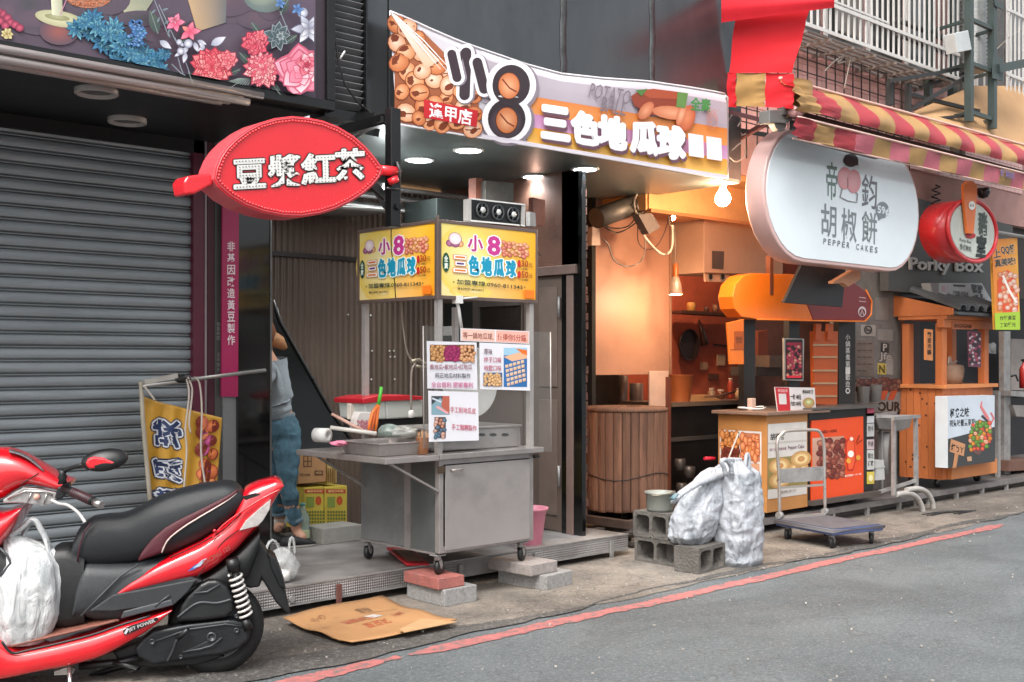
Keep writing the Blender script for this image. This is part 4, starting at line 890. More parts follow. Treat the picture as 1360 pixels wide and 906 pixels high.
# ================================================================ orange shop: walls
orangew = M('warm_plaster', '#c9935f', .6, var=.15, vs=2, bump=.05, dirt=.3, dirtcol='#8a5a34')
peachw = M('peach_board', '#a37a64', .5, var=.12, vs=1.5, bump=.03, dirt=.35, dirtcol='#7c5844')
t = thing('shop_wall', 'red-brown rear wall of the pepper cake shop with shelves', 'wall', (9, 8.6, 0))
obj('rear_wall', MB().box(7.0, 8.6, 0, 13.5, 8.7, 3.2), M('red_brown_plaster', '#b0583e', .65, var=.2, vs=2, dirt=.3, dirtcol='#3f2018'), t)
obj('side_wall', MB().box(6.46, 6.3, 0, 6.5, 8.6, 3.2), orangew, t)
obj('ceiling_panel', MB().box(6.5, 6.2, 3.15, 13.5, 8.6, 3.2), orangew, t)
t = thing('shop_bulkhead', 'orange plaster bulkhead lit by bare bulbs behind the white oval sign', 'wall', (8.6, 6.5, 2.83))
x0 = W(862, 250, 6.5).x
obj('bulkhead_face', MB().box(x0, 6.5, 2.83, 11.0, 6.62, 4.4), orangew, t); obj('bulkhead_end', MB().box(x0 - .02, 6.52, 2.83, x0 - .0005, 7.4, 3.15), orangew, t)
obj('drip_trim', MB().box(x0, 6.475, 2.81, 11.0, 6.499, 2.84), M('trim_orange', '#a86a40', .5), t)
t = thing('peach_partition', 'large peach board partition above the wooden oven barrel', 'partition', (8.1, 7.04, 1.38))
a, b_ = W(787, 400, 7.04), W(888.5, 400, 7.04)
obj('board', MB().box(a.x, 7.04, 1.375, b_.x, 7.07, 3.16), peachw, t, bevel=.003)
obj('edge_trim', MB().box(b_.x + .0005, 7.03, 1.375, b_.x + .03, 7.08, 3.16), M('edge_brown', '#8a6652', .5), t)
obj('lower_board', MB().box(W(863, 400, 7.02).x, 7.02, W(863, 541, 7.02).z, W(888, 400, 7.02).x, 7.036, W(863, 493, 7.02).z), M('pale_board', '#c4a898', .5), t, bevel=.003)
obj('side_frame', MB().box(a.x - .05, 7.0, .2, a.x - .001, 7.1, 3.16), blackd, t)
t = thing('dark_backing_wall', 'soot-dark back wall behind the wooden oven barrel', 'wall', (7.6, 8.0, 0))
obj('wall_panel', MB().box(6.5, 7.9, 0, 8.9, 7.95, 3.1), M('sooty_wall', '#3a302c', .8, var=.4, vs=3), t)
mb = MB()
for q, r in (((845, 535), .07), ((828, 525), .045)): mb.cyl(W(*q, 7.7) - Vector((0, 0, .25)), W(*q, 7.7) + Vector((0, 0, .2)), r, n=16)
obj('flue', mb, M('flue_grey', '#8a827c', .4, .5), t)
# fascia box and air-conditioner
t = thing('bulkhead_box', 'cream box casing with a small dark notice under the orange bulkhead', 'casing', (9.3, 6.7, 2.2))
obj('casing', MB().prism([(935, 291), (1040, 303), (1040, 366), (935, 362)], onY(6.68), .5), M('cream_board', '#a5836c', .5, var=.06), t, bevel=.006)
obj('notice', MB().prism([(946, 333), (962, 334), (961, 358), (946, 357)], onY(6.675), .004), M('dark_notice', '#4a3c36', .4), t)
f = obj('vent_plate', MB().prism([(936, 361), (968, 362), (968, 375), (937, 374)], onY(6.72), .02), M('cream_board', ''), t)
for x in (944, 960): obj('vent_ring', MB().lathe(W(x, 367.5, 6.715), [(.028, 0), (.038, .004), (.045, 0)], 16, axis=(0, -1, 0), caps=False), M('flue_grey', ''), f); obj('vent_hole', MB().lathe(W(x, 367.5, 6.714), [(.001, 0), (.028, 0), (.028, -.004)], 16, axis=(0, -1, 0), caps=False), blackd, f)
t = thing('air_conditioner', 'rounded cream wall air-conditioner inside the orange shop', 'air conditioner', tuple(W(920, 350, 7.4)))
obj('body', MB().prism([(905, 315), (912, 308), (936, 304), (936, 362), (915, 357), (905, 345)], onY(7.4), .25), M('ac_cream', '#cdb09a', .4), t, bevel=.012, seg=3)
obj('label_plate', MB().prism([(927, 325), (935, 325), (935, 338), (927, 338)], onY(7.395), .004), M('tan_plate', '#a9805e', .5), t)
# lit bulbs
bulbm = M('warm_bulb', '#fff2dc', emis='#ffd9a0', es=60)
def bulb(px, py, Y, r, en, label, hang=None):
    c = W(px, py, Y); t = thing('light_bulb', label, 'light bulb', tuple(c))
    obj('glass', MB().lathe(c, [(.0005, -r), (r * .5, -r * .86), (r * .86, -r * .5), (r, 0), (r * .87, r * .5), (r * .55, r * .95), (r * .4, r * 1.3)], 18, caps=False), bulbm, t)
    obj('socket', MB().lathe(c, [(r * .42, r * 1.28), (r * .45, r * 1.9), (r * .3, r * 2.1), (.001, r * 2.12)], 14, caps=False), M('socket_white', '#cfc4b8', .5), t)
    li = bpy.data.lights.new('bulb_light', 'POINT'); li.energy = en; li.color = (1, .70, .46); li.shadow_soft_size = r
    lo = bpy.data.objects.new('bulb_light', li); COL.objects.link(lo); lo.parent = t; lo.location = (0, -r * 1.4, -r * 1.2)
    if hang: obj('flex', MB().tube([c + Vector((0, 0, r * 2)), W(*hang, Y)], .005, 6), cordm, t)
bulb(960, 264, 5.75, .066, 44, 'large lit warm bulb hanging under the right end of the banner', (961, 243))
bulb(893, 289, 7.8, .034, 50, 'upper of the two small lit bulbs hanging in the orange shop', (893, 262))
bulb(893, 324, 7.6, .034, 50, 'lower of the two small lit bulbs hanging in the orange shop', (893, 300))
c = W(897, 384, 6.6); t = thing('pendant_lamp', 'narrow cone pendant lamp glowing beside the peach partition', 'pendant lamp', tuple(c))
obj('shade', MB().lathe(c, [(.062, -.05), (.064, -.045), (.05, .05), (.03, .11), (.022, .112)], 20, caps=False), M('cone_shade', '#b9a08a', .4, .3), t, solid=.003)
obj('cap', MB().lathe(c, [(.03, .11), (.026, .22), (.01, .235), (.001, .236)], 16, caps=False), M('copper_cap', '#b8602c', .4, .3), t)
obj('glass', MB().lathe(c, [(.001, -.056), (.03, -.054), (.052, -.04), (.03, -.02)], 16, caps=False), bulbm, t); obj('flex', MB().tube([c + Vector((0, 0, .23)), W(896, 300, 6.6)], .004, 6), cordm, t)
li = bpy.data.lights.new('bulb_light', 'POINT'); li.energy = 14; li.color = (1, .68, .42); li.shadow_soft_size = .03; lo = bpy.data.objects.new('bulb_light', li); COL.objects.link(lo); lo.parent = t; lo.location = (0, 0, -.09)
# tangle of cables at the top of the partition
t = thing('cable_tangle', 'tangled pale and dark cables hanging from the soffit over the peach partition', 'cables', tuple(W(860, 260, 6.3)))
def loop(ps, r=.006, m=cordm, Y=6.6): obj('cable', MB().tube([W(x, y, Y + .03 * sin(i * 2.1)) for i, (x, y) in enumerate(ps)], r, 6), m, t)
def sm_(ps, n=4):
    o = []
    for i in range(len(ps) - 1):
        p0, p1, p2, p3 = ps[max(i - 1, 0)], ps[i], ps[i + 1], ps[min(i + 2, len(ps) - 1)]
        for k in range(n):
            u = k / n; o.append(tuple(.5 * (2 * p1[q] + (p2[q] - p0[q]) * u + (2 * p0[q] - 5 * p1[q] + 4 * p2[q] - p3[q]) * u * u + (3 * p1[q] - p0[q] - 3 * p2[q] + p3[q]) * u ** 3) for q in range(len(p1))))
    return o + [ps[-1]]
for ps, r, m in ((((848, 255), (842, 268), (846, 284), (855, 278), (850, 258)), .01, cordm), (((855, 252), (862, 270), (852, 290), (846, 270)), .007, cordm), (((845, 282), (848, 300), (862, 322), (880, 338), (892, 330), (893, 300)), .012, M('thick_hose', '#cdbba8', .4)),
                 (((800, 298), (815, 303), (835, 300), (850, 280)), .006, darkc), (((800, 300), (820, 309), (842, 298), (856, 283)), .006, darkc), (((800, 318), (808, 325), (815, 345), (832, 354), (850, 348), (857, 330), (856, 300)), .006, cordm),
                 (((847, 300), (848, 322), (860, 332), (876, 322), (888, 290), (886, 262), (878, 250)), .004, darkc), (((903, 252), (888, 268), (866, 278)), .005, darkc), (((880, 252), (886, 275), (890, 300)), .004, cordm), (((1011, 292), (1000, 275), (995, 262)), .004, cordm)):
    loop(sm_(list(ps)), r, m)
obj('flood_light', MB().prism([(848, 285), (866, 283), (877, 302), (862, 311)], onY(6.5), .08), M('flood_dark', '#5f5550', .5), t)
obj('junction_box', MB().prism([(787, 301), (796, 301), (798, 326), (786, 326)], onY(6.95), .06), M('box_cream', '#b8a294', .5), t, bevel=.006)
t = thing('grey_duct', 'dark round duct end under the soffit beside the cable tangle', 'duct', tuple(W(820, 270, 6.5)))
obj('duct_tube', MB().tube([W(792, 290, 6.7), W(862, 265, 6.7)], .09, 18), M('duct_grey', '#54504c', .5, .4, var=.2), t)
# ================================================================ wooden oven barrel
oc = Vector((7.5, 6.65, 0)); orr = .375
t = thing('wooden_oven_barrel', 'round clay oven clad in weathered upright wooden staves', 'oven', tuple(oc + Vector((0, 0, .2))))
wd = [M('weathered_stave_%d' % i, c, .8, var=.4, vs=4, bump=.5, bs=24, dirt=.75, dirtcol='#33221a', stretch=(4, 4, .35)) for i, c in enumerate(['#7a5540', '#644534', '#8a644c', '#6e4c3a'])]
stv = []
for i in range(4):
    mb = MB(); ww = 2 * pi * orr / 32 * .96
    prof_ = [(-ww / 2, .006), (-ww * .42, -.004), (0, -.008), (ww * .42, -.004), (ww / 2, .006)]; zs = [0, .02, .3, .6, .84, .86]
    rg2 = random.Random(i); o_ = len(mb.v)
    for z in zs:
        for x, y in prof_: mb.v.append((x + rg2.uniform(-.001, .001), y + (.006 if z in (0, .86) else 0), z))
    for j in range(len(zs) - 1):
        for k in range(4): a = j * 5 + k; mb.f.append([a, a + 1, a + 6, a + 5]); mb.m.append(0); mb.sm.append(False)
    stv.append(mb.mesh('stave', wd[i]))
for i in range(32):
    a = 2 * pi * i / 32; piece('stave', stv[rg.randrange(4)], t, (orr * cos(a), orr * sin(a), .02 + rg.uniform(-.006, .006)), (0, 0, a + pi / 2))
obj('oven_wall', MB().lathe(oc, [(.001, .21), (orr - .012, .22), (orr - .012, 1.06), (.001, 1.06)], 32), blackd, t)
obj('rim', MB().lathe(oc, [(orr + .01, 1.065), (orr + .012, 1.09), (orr - .02, 1.105), (.16, 1.11), (.15, 1.09), (.001, 1.09)], 32), wd[1], t)
obj('cord', MB().tube([oc + Vector(((orr + .012) * cos(a), (orr + .012) * sin(a), .52 + .03 * sin(3 * a))) for a in [i * pi / 12 for i in range(24)]], .004, 5, closed=True), darkc, t)
fr = thing('oven_trolley', 'low rusty wheeled frame under the wooden oven barrel', 'trolley', (7.4, 6.6, 0))
obj('frame', MB().box(7.0, 6.16, .13, 7.95, 6.22, .195).box(7.0, 7.0, .13, 7.95, 7.06, .195).box(7.0, 6.2205, .13, 7.06, 6.9995, .195).box(7.89, 6.2205, .13, 7.95, 6.9995, .195), M('rusty_frame', '#54453d', .7, .3, var=.3, dirt=.4), fr)
for x, y in ((7.06, 6.2), (7.9, 6.2), (7.06, 7.0), (7.9, 7.0)): castor('castor', x, y, 0, .13, fr, .04, .9)
t = thing('scrap_wood', 'odd scraps of wood and metal under the oven trolley', 'scrap', (7.0, 6.4, 0))
for i in range(9):
    c = Vector((6.72 + rg.uniform(0, .5), 5.95 + rg.uniform(0, .5), .03 + .03 * (i % 4))); obj('scrap_piece', MB().obox(c, (rg.uniform(.15, .4), .06, .025), Matrix.Rotation(rg.uniform(-.5, .5), 3, 'Z') @ Matrix.Rotation(rg.uniform(-.1, .1), 3, 'Y')), M('scrap_%d' % (i % 2), ['#5f4c40', '#3f3833'][i % 2], .85, var=.3), t)
# shelf unit right of the barrel with the orange bucket
t = thing('shop_counter', 'dark steel counter inside the orange shop right of the barrel', 'counter', (9, 7.2, 0))
ca, cb = W(893, 540, 7.0), W(962, 540, 7.0)
obj('worktop', MB().box(ca.x, 7.0, 1.06, cb.x + .5, 7.7, 1.10), M('counter_top', '#6a5a4c', .5), t); obj('front', MB().box(ca.x + .02, 7.05, .2, cb.x + .48, 7.6, 1.055), M('counter_dark', '#1f1b19', .4, .2, var=.3), t)
obj('shelf_edge', MB().box(ca.x, 7.03, .72, cb.x + .5, 7.048, .76), M('counter_grey', '#4a4542', .5), t)
obj('post', MB().box(ca.x - .08, 7.0, .15, ca.x - .02, 7.06, 1.35), M('post_red', '#6a3a2c', .6), t)
for k, (x, y, r) in enumerate(((903, 618, .05), (915, 628, .06), (905, 650, .05), (925, 655, .06), (940, 640, .05))): obj('stored_pot', MB().lathe(W(x, y, 6.9), [(r * .7, -.05), (r, 0), (r, .06), (r * .95, .062)], 14), M('pot_dark', '#5a5450', .4, .5), t)
bk = W(899, 531, 7.2)
t = thing('bucket', 'orange-lit metal bucket standing on the counter beside the partition', 'bucket', (bk.x, 7.2, 1.10))
obj('pail', MB().lathe((bk.x + .02, 7.2, 1.10), [(.12, 0), (.15, .26), (.158, .265), (.148, .262), (.12, .01)], 22, caps=False), M('bucket_orange', '#b8683a', .45, .3, dirt=.2), t)
obj('handle', MB().tube([(bk.x + .16, 7.2, 1.32), (bk.x + .22, 7.2, 1.30), (bk.x + .23, 7.2, 1.22), (bk.x + .17, 7.2, 1.17)], .008, 6), M('bucket_orange', ''), t)
jl = ['small pale-lidded jar on the dark counter, nearest the orange bucket', 'squat brown jar in the middle of the dark counter', 'tall red bottle on the dark counter behind the tan stall', 'small cream tub at the right end of the dark counter']
for i, (px, r, h, cc_) in enumerate(((945, .04, .10, '#a08468'), (957, .05, .08, '#6a3c28'), (970, .03, .2, '#a8402c'), (982, .045, .09, '#c0a888'))):
    p = W(px, 530, 7.35); jt = thing('jar', jl[i], 'jar', (p.x, 7.35, 1.10)); obj('glass', MB().lathe((p.x, 7.35, 1.10), [(r * .9, 0), (r, .01), (r, h * .8), (r * .6, h), (.001, h)], 14), M('jar_a%d' % i, cc_, .3), jt); obj('lid', MB().cyl((p.x, 7.35, 1.10 + h), (p.x, 7.35, 1.12 + h), r * .7), M('jar_lid', '#c8b8a8', .4), jt)
ct = thing('wall_papers', 'curling order slips and a calendar pinned on the red-brown wall', 'papers', tuple(W(950, 480, 8.5)))
for i, (px, py, w_, h_, cc_) in enumerate(((958, 478, 11, 15, '#b9a48c'), (972, 474, 9, 12, '#c9b49c'), (985, 480, 8, 20, '#8c5a44'), (935, 486, 10, 10, '#a8907a'), (948, 500, 14, 8, '#5a3a30'), (975, 500, 12, 16, '#7c4a3a'))): obj('slip', MB().prism([(px - w_ / 2, py - h_ / 2), (px + w_ / 2, py - h_ / 2 + .6), (px + w_ / 2 - .5, py + h_ / 2), (px - w_ / 2, py + h_ / 2)], onY(8.56), .01), M('slip_%d' % i, cc_, .7), ct)
single('chopping_board', MB().prism([(905, 527), (940, 524), (958, 531), (950, 535), (905, 533)], onY(7.1), .25), M('board_wood', '#b98a5a', .6), 'pale wooden board lying beside the orange bucket', 'board', bevel=.004)
single('ladle', MB().tube([W(936, 527, 6.95), W(955, 526, 6.95), W(976, 520, 6.95)], [.008, .012, .014], 8), M('ladle_wood', '#6b4a38', .5), 'long brown handled ladle pointing up off the counter', 'ladle')
t = thing('wall_shelf', 'small shelf with jars and a clock box on the red-brown wall', 'shelf', tuple(W(940, 415, 8.3)))
obj('board', MB().prism([(905, 412), (990, 417), (990, 421), (905, 416)], onY(8.3), .2), M('shelf_dark', '#4a2f26', .6), t)
for i, (x, y, w_, h_, c) in enumerate(((918, 398, 14, 18, '#b88a4a'), (938, 405, 8, 10, '#5a4038'), (950, 402, 10, 13, '#7a5a48'), (962, 404, 9, 10, '#3a2a26'), (974, 403, 9, 12, '#6a4a3a'))):
    obj('jar', MB().lathe(W(x, y + h_ * .6, 8.35), [(w_ * .0035, -h_ * .003), (w_ * .0038, h_ * .002), (w_ * .003, h_ * .0035), (.001, h_ * .0036)], 14), M('jar_%d' % i, c, .5), t)
t = thing('hanging_utensils', 'dark utensils hanging on the red-brown wall under the shelf', 'utensils', tuple(W(925, 450, 8.4)))
obj('pan', MB().lathe(W(912, 458, 8.5), [(.001, .0), (.16, .0), (.19, .05), (.185, .05), (.155, .01)], 22, axis=(0, -1, 0)), M('pan_dark', '#33292a', .4, .4), t); obj('scoop', MB().tube([W(928, 425, 8.5), W(932, 440, 8.5), W(936, 458, 8.5)], [.012, .03, .05], 8), M('scoop', '#6f5f58', .3, .6), t)
obj('hook_rail', MB().bar(W(948, 458, 8.5), W(985, 461, 8.5), .02), blackd, t)

# ================================================================ white oval sign
OY = 5.3
t = thing('oval_sign', 'white oval light-box sign lettered 帝鈞胡椒餅 PEPPER CAKES with pink rim', 'sign', (8.9, OY, 2.3))
def stad(cx, cz, L_, H_, n=14):
    r = H_ / 2; o = []
    for s_ in (1, -1):
        for k in range(n + 1): a = -pi / 2 * s_ + pi * k / n * 1; a = (-pi / 2 + pi * k / n) if s_ > 0 else (pi / 2 + pi * k / n); o.append((cx + s_ * (L_ / 2 - r) + r * cos(a), cz + r * sin(a)))
    return o
xl, xr = W(1014, 260, OY).x, W(1221, 270, OY).x; oz, oh = 2.885, 1.12
pinkr = M('oval_rim', '#c9a7a2', .35, var=.05, vs=2, dirt=.1, coat=.3)
of = lambda u, v, h: Vector((u, OY + h, v))
OW = xr - xl
obj('sign_box', MB().prism(stad((xl + xr) / 2, oz, OW, oh), of, .18, sm=True), pinkr, t, bevel=.012, seg=3)
facem = M('oval_face', '#dbe4e8', .12, var=.05, vs=1.2, bump=.04, bs=2.5, coat=.6)
obj('face', MB().prism(stad((xl + xr) / 2, oz, OW - .07, oh - .07), lambda u, v, h: Vector((u, OY - .006 + h, v)), .01), facem, t)
pr = Print(onY(OY - .006), .002, .00015)
GR = '#747c80'
def T(ch, x, y, wd_, hh, c=GR, b=.03): pr.text(ch, (x, y), (x + wd_, y + wd_ * .17), (x - .5, y + hh), c, b)
T('帝', 1098, 214, 14, 50, '#4e6a60', .008); T('鈞', 1145, 231, 20, 44, '#5e5e66', .008)
T('胡', 1091, 270, 20, 43, GR, .01); T('椒', 1118, 276, 20, 43, GR, .01); T('餅', 1145, 280, 20, 41, GR, .01)
[T(c_, 1094 + i * 6.2, 316.5 + i * 1.05, 3.6, 7.5, '#566066', .01) for i, c_ in enumerate('PEPPER CAKES') if c_ != ' ']
pr.disc(1122, 237, 9.5, 15, '#d79a9c', '#cf8488', n=18); pr.disc(1134, 241, 9.5, 16, '#d79a9c', '#cf8488', n=18); pr.disc(1130, 213, 10, 9, '#3a3034', n=14); pr.poly([(1120, 212), (1123, 206), (1129, 204), (1136, 207), (1140, 213), (1140, 220), (1120, 216)], '#3a3034')
pr.line([(1119, 250), (1116, 262), (1126, 267), (1138, 269), (1139, 258), (1136, 255)], 1.6, '#7c7478'); pr.line([(1126, 236), (1126, 250)], 1.2, '#8a5a5c')
pr.disc(1172, 279, 8.6, 11, GR, n=20); pr.poly([(1166, 286), (1173, 289), (1167, 293)], GR); pr.text('59¢', (1166, 273), (1180, 276), (1166, 285), '#dfe6ea', .03)
pr.build('lettering', t, print_mat('oval_print', .3, coat=.4, dirt=.03))
obj('tube_light', MB().bar(W(1062, 184, OY - .1), W(1165, 209, OY - .1), .05, .03), M('tube_holder', '#3f3f42', .4), t)
for q in (xl + .6, xr - .6): obj('strut', MB().bar((q, OY + .18, oz + .5), (q, 6.5, oz + .8), .04), blackm, t)
# black board hanging below it
t = thing('tilted_board', 'dark tilted board with a small tan lamp under the oval sign', 'board', tuple(W(1090, 370, 5.6)))
obj('board', MB().prism([(1068, 345), (1124, 351), (1119, 408), (1041, 402)], onY(5.7), .03), M('board_dark', '#2b2c2e', .5, var=.2), t, bevel=.004)
obj('lamp_head', MB().prism([(1107, 374), (1136, 357), (1144, 363), (1143, 371), (1127, 381), (1120, 376), (1108, 377)], onY(5.55), .06), M('tan_lamp', '#c08a68', .5), t, bevel=.006)
obj('hanger', MB().bar(W(1022, 340, 6.0), W(1022, 392, 6.0), .05).bar(W(1022, 386, 6.0), W(1060, 388, 6.0), .03), M('hanger_rust', '#6a3a24', .6), t)
# orange and red rounded board of the next stall
PYY = 5.98
t = thing('stall_headboard', 'rounded orange and dark red headboard above the black stall', 'sign', tuple(W(1060, 425, PYY)))
A_ = [(1006, 424), (985, 421), (976, 410), (973, 394), (977, 378), (988, 366), (1000, 363)]
obj('orange_board', MB().prism(A_ + [(1072, 365), (1068, 395), (1080, 425)], onY(PYY), .16), M('orange_gloss', '#e0761c', .35, var=.05, coat=.3), t, bevel=.006)
obj('red_board', MB().prism([(1080.5, 425), (1068.5, 395), (1072.5, 365), (1130, 372), (1148, 385), (1157, 400), (1155, 418), (1148, 426)], onY(PYY - .003), .15), M('dark_red_gloss', '#7c2026', .35, var=.05, coat=.3), t, bevel=.006)
obj('rim', MB().tube([W(x, y, PYY - .01) for x, y in ((1006, 424), (1080, 426), (1149, 427), (1157, 418), (1158, 400), (1150, 385))], .009, 6), M('orange_gloss', ''), t)
pr = Print(onY(PYY - .004), .002); pr.disc(1145, 414, 5.5, 7, '#d8c8c8', n=16); pr.disc(1145, 415, 4, 5, '#6e1d22', n=14); pr.line([(1143, 418), (1145, 411), (1147, 418)], 1.2, '#d8c8c8'); pr.line([(1141, 400), (1150, 401)], 1.2, '#d0b0b0'); pr.line([(1141, 395), (1150, 396)], 1.2, '#d0b0b0'); pr.build('emblem_print', t)
# back panels of the black stall: posts, posters, orange rack
t = thing('black_stall_frame', 'black stall frame with posts, shelf and slanted dark surfaces behind the counters', 'stall', (9.3, 6.2, .13))
sb = M('stall_black', '#1b1918', .45, var=.3, vs=3)
for x0_, x1_ in ((988, 1003), (1048, 1062), (1114, 1136)): obj('post', MB().prism([(x0_, 424), (x1_, 425), (x1_, 560), (x0_, 560)], onY(6.1), .06), sb, t)
obj('back_panel', MB().box(W(988, 400, 6.9).x, 6.9, .3, W(1136, 400, 6.9).x, 6.95, 2.2), M('stall_back', '#5a3426', .5, var=.4, vs=4), t)
obj('shelf', MB().prism([(1004, 487), (1046, 488), (1046, 500), (1004, 499)], onY(6.5), .3), M('shelf_grey', '#4b423d', .5), t)
obj('machine', MB().prism([(1022, 472), (1038, 472), (1038, 488), (1022, 488)], onY(6.45), .2), M('machine_metal', '#8a7a6c', .3, .6), t); obj('machine', MB().prism([(1007, 440), (1020, 438), (1020, 486), (1007, 486)], onY(6.6), .1), M('machine_red', '#7a3c28', .5), t)
pr = Print(onY(6.1), .004); pr.column('小鍋蒸煮第一歡迎。', 1123, 444, 1129, 523, '#cfcac4', .01, .15); pr.build('lettering', t)
t = thing('framed_poster', 'framed poster of red food hanging on the black stall', 'poster', tuple(W(1054, 505, 6.05)))
obj('frame', MB().prism([(1041.5, 449), (1068, 450), (1067, 506), (1042, 505)], onY(6.05), .02), M('silver_frame', '#a9a5a0', .4, .4), t)
pr = Print(onY(6.05), .003); pr.rect(1043.5, 451, 1066, 504, '#1a1214'); pr.rect(1045, 455, 1064.5, 502, '#a8203c', col2='#8c1830'); pr.balls((1046, 460, 1063.5, 500), 2.6, 60, [('#d8506a', '#8c1c38'), ('#e8b49c', '#a04c3c'), ('#3a1a1c', '#200c10')], rim='#30080f', seed=12); pr.rect(1045, 499, 1064.5, 502, '#e2283c'); pr.build('print', t)
t = thing('orange_rack', 'tall orange rack with three shelf lines inside the black stall', 'rack', tuple(W(1095, 537, 6.05)))
obj('panel', MB().prism([(1080, 440), (1113, 440), (1112, 538), (1082, 537)], onY(6.06), .04), M('rack_orange', '#b3501f', .5, var=.08), t)
for y in (457, 473, 491, 508, 525): obj('shelf_strip', MB().prism([(1080.5, y), (1112, y), (1112, y + 2.5), (1080.5, y + 2.5)], onY(6.05), .012), M('strip_tan', '#a98a68', .5), t)
for x in (1087, 1103): obj('arm', MB().prism([(x - 3, 430), (x + 4, 430), (x + 3, 452), (x - 4, 452)], onY(6.04), .03), M('rack_orange', ''), t)
t = thing('hanging_sign', 'small orange framed board hanging at the left of the stall', 'sign', tuple(W(979, 484, 5.9)))
obj('board', MB().prism([(966, 429), (988, 424), (988, 484), (970, 484)], onY(5.95), .02), M('orange_gloss2', '#cf6a20', .4, var=.08), t, bevel=.003)
pr = Print(onY(5.95), .002); pr.rect(975, 440, 988, 464, '#9c4a16'); pr.text('營', (977, 447), (986, 447), (977, 456), '#3a1c0c'); pr.rect(970, 464, 988, 465, '#8c4418'); pr.build('print', t)
# grey column with notices
t = thing('grey_column', 'grimy grey column covered in old notices between the stalls', 'column', tuple(W(1165, 560, 6.3)))
obj('shaft', MB().box(W(1136, 450, 6.3).x, 6.3, 0, W(1196, 450, 6.3).x, 6.6, 3.2), M('column_grey', '#6b6560', .7, var=.25, vs=4, dirt=.5, dirtcol='#3c3530'), t)
def note(q, c): obj('notice', MB().prism([(q[0], q[1]), (q[2], q[1] + 1), (q[2], q[3] + 1), (q[0], q[3])], onY(6.296), .004), M('note_' + c[1:], c, .6, var=.15), t)
for q, c in (((1144, 431, 1163, 446), '#8f8780'), ((1137, 452, 1161, 500), '#6a5c54'), ((1166, 437, 1186, 452), '#7d7771'), ((1170, 455, 1181, 468), '#2c2a28'), ((1166, 482, 1177, 497), '#b29a4c'), ((1177, 476, 1186, 497), '#8b857f'), ((1163, 395, 1180, 425), '#77706a')): note(q, c)
pr = Print(onY(6.294), .002); n_ = 18
pr.raw([(1153 + r * cos(2 * pi * k / n_), 438 + r * 1.05 * sin(2 * pi * k / n_)) for k in range(n_) for r in (4, 5.4)], [(2 * k, 2 * k + 1, (2 * k + 3) % (2 * n_), (2 * k + 2) % (2 * n_)) for k in range(n_)], lin('#2a2826')); pr.line([(1149.5, 435), (1156.5, 441)], 1, '#2a2826'); pr.line([(1149.5, 439), (1156.5, 438)], 1.3, '#2a2826')
for k in range(14): pr.rect(1139 + (k % 3) * 7, 456 + (k // 3) * 9, 1144 + (k % 3) * 7, 457 + (k // 3) * 9, '#3f3630')
pr.text('P', (1173, 457), (1178, 457), (1173, 466), '#b0aaa2', .02); pr.text('N', (1168, 485), (1175, 485), (1168, 495), '#5a4a20', .02); pr.text('Jfe', (1168, 468), (1184, 469), (1168, 480), '#a09890', .02)
pr.build('print', t)
t = thing('striped_board', 'grey board with orange slashes and black letters behind the sink', 'board', tuple(W(1180, 548, 6.2)))
obj('board', MB().prism([(1138, 502), (1196, 503), (1196, 547), (1138, 548)], onY(6.22), .02), M('board_grey', '#7a746f', .5, var=.2), t)
pr = Print(onY(6.22), .002); pr.rect(1138, 503, 1196, 520, '#4a2e2c'); pr.balls((1140, 504, 1194, 518), 4, 30, [('#7a3c34', '#4a2422'), ('#8a5a4a', '#50302a')], rim='#2a1614', seed=8)
for x in (1172, 1184): pr.poly([(x, 519), (x + 8, 519), (x + 3, 531), (x - 5, 531)], '#b04a2c')
pr.text('OUR', (1166, 534), (1196, 534), (1166, 546), '#1f1c1b', .03); pr.build('print', t)
# ================================================================ striped awning
aw = [M('awning_red', '#a3333b', .45, var=.12, vs=3, bump=.08, bs=12, dirt=.25, dirtcol='#5e2a24'), M('awning_yellow', '#a98350', .45, var=.15, vs=3, bump=.08, bs=12, dirt=.3, dirtcol='#6a4a24'), M('awning_pink', '#b5606c', .45, var=.12, vs=3, dirt=.25), M('awning_pipe', '#d9b4a8', .5)]
AY = 5.0
ax = [W(1056, 150, AY).x + .30 * i for i in range(40)]
def aw_z(x): return 3.73 + (x - 7.64) * .012
t = thing('striped_awning', 'red and yellow striped awning running right above the stalls', 'awning', (9.5, AY, 3.2))
pitch = .30
for i in range(16):
    x0, x1 = ax[i], ax[i + 1]
    def fup(u, v, x0=x0, x1=x1):
        x = x0 + (x1 - x0) * u; a = -.25 + 2.3 * v; tw = max(0, 1 - (x - ax[0]) / .9)
        z = aw_z(x) - .27 * v - .05 * sin(v * pi * .9) * .2; y = AY + .16 - .20 * sin(v * pi * .62) - .012 * sin(x * 9 + v * 5) + tw * .03 * sin(v * 22 + x * 8)
        return Vector((x, y, z))
    obj('canopy_stripe', MB().grid(fup, 6, 10), aw[(i + 1) % 2], t)
    def flo(u, v, x0=x0, x1=x1):
        x = x0 + (x1 - x0) * u - .03; tw = max(0, 1 - (x - ax[0]) / 1.2)
        z = 3.395 + (x - 7.64) * .006 - .15 * v; y = AY - .02 + .03 * v + .012 * sin(x * 7 + v * 2) + tw * .03 * sin(x * 12 + v * 14)
        return Vector((x, y, z))
    obj('valance_stripe', MB().grid(flo, 6, 5), aw[(2 if i % 2 else 1) if i > 2 else (i % 2)], t)
obj('piping', MB().tube([Vector((x, AY + .14, aw_z(x) + .005)) for x in ax[:17]], .012, 8), aw[3], t)
obj('piping', MB().tube([Vector((x, AY - .025, 3.40 + (x - 7.64) * .006)) for x in ax[:17]], .010, 8), aw[3], t)
obj('piping', MB().tube([Vector((x, AY + .02, 3.24 + (x - 7.64) * .006)) for x in ax[:17]], .008, 8), aw[3], t)
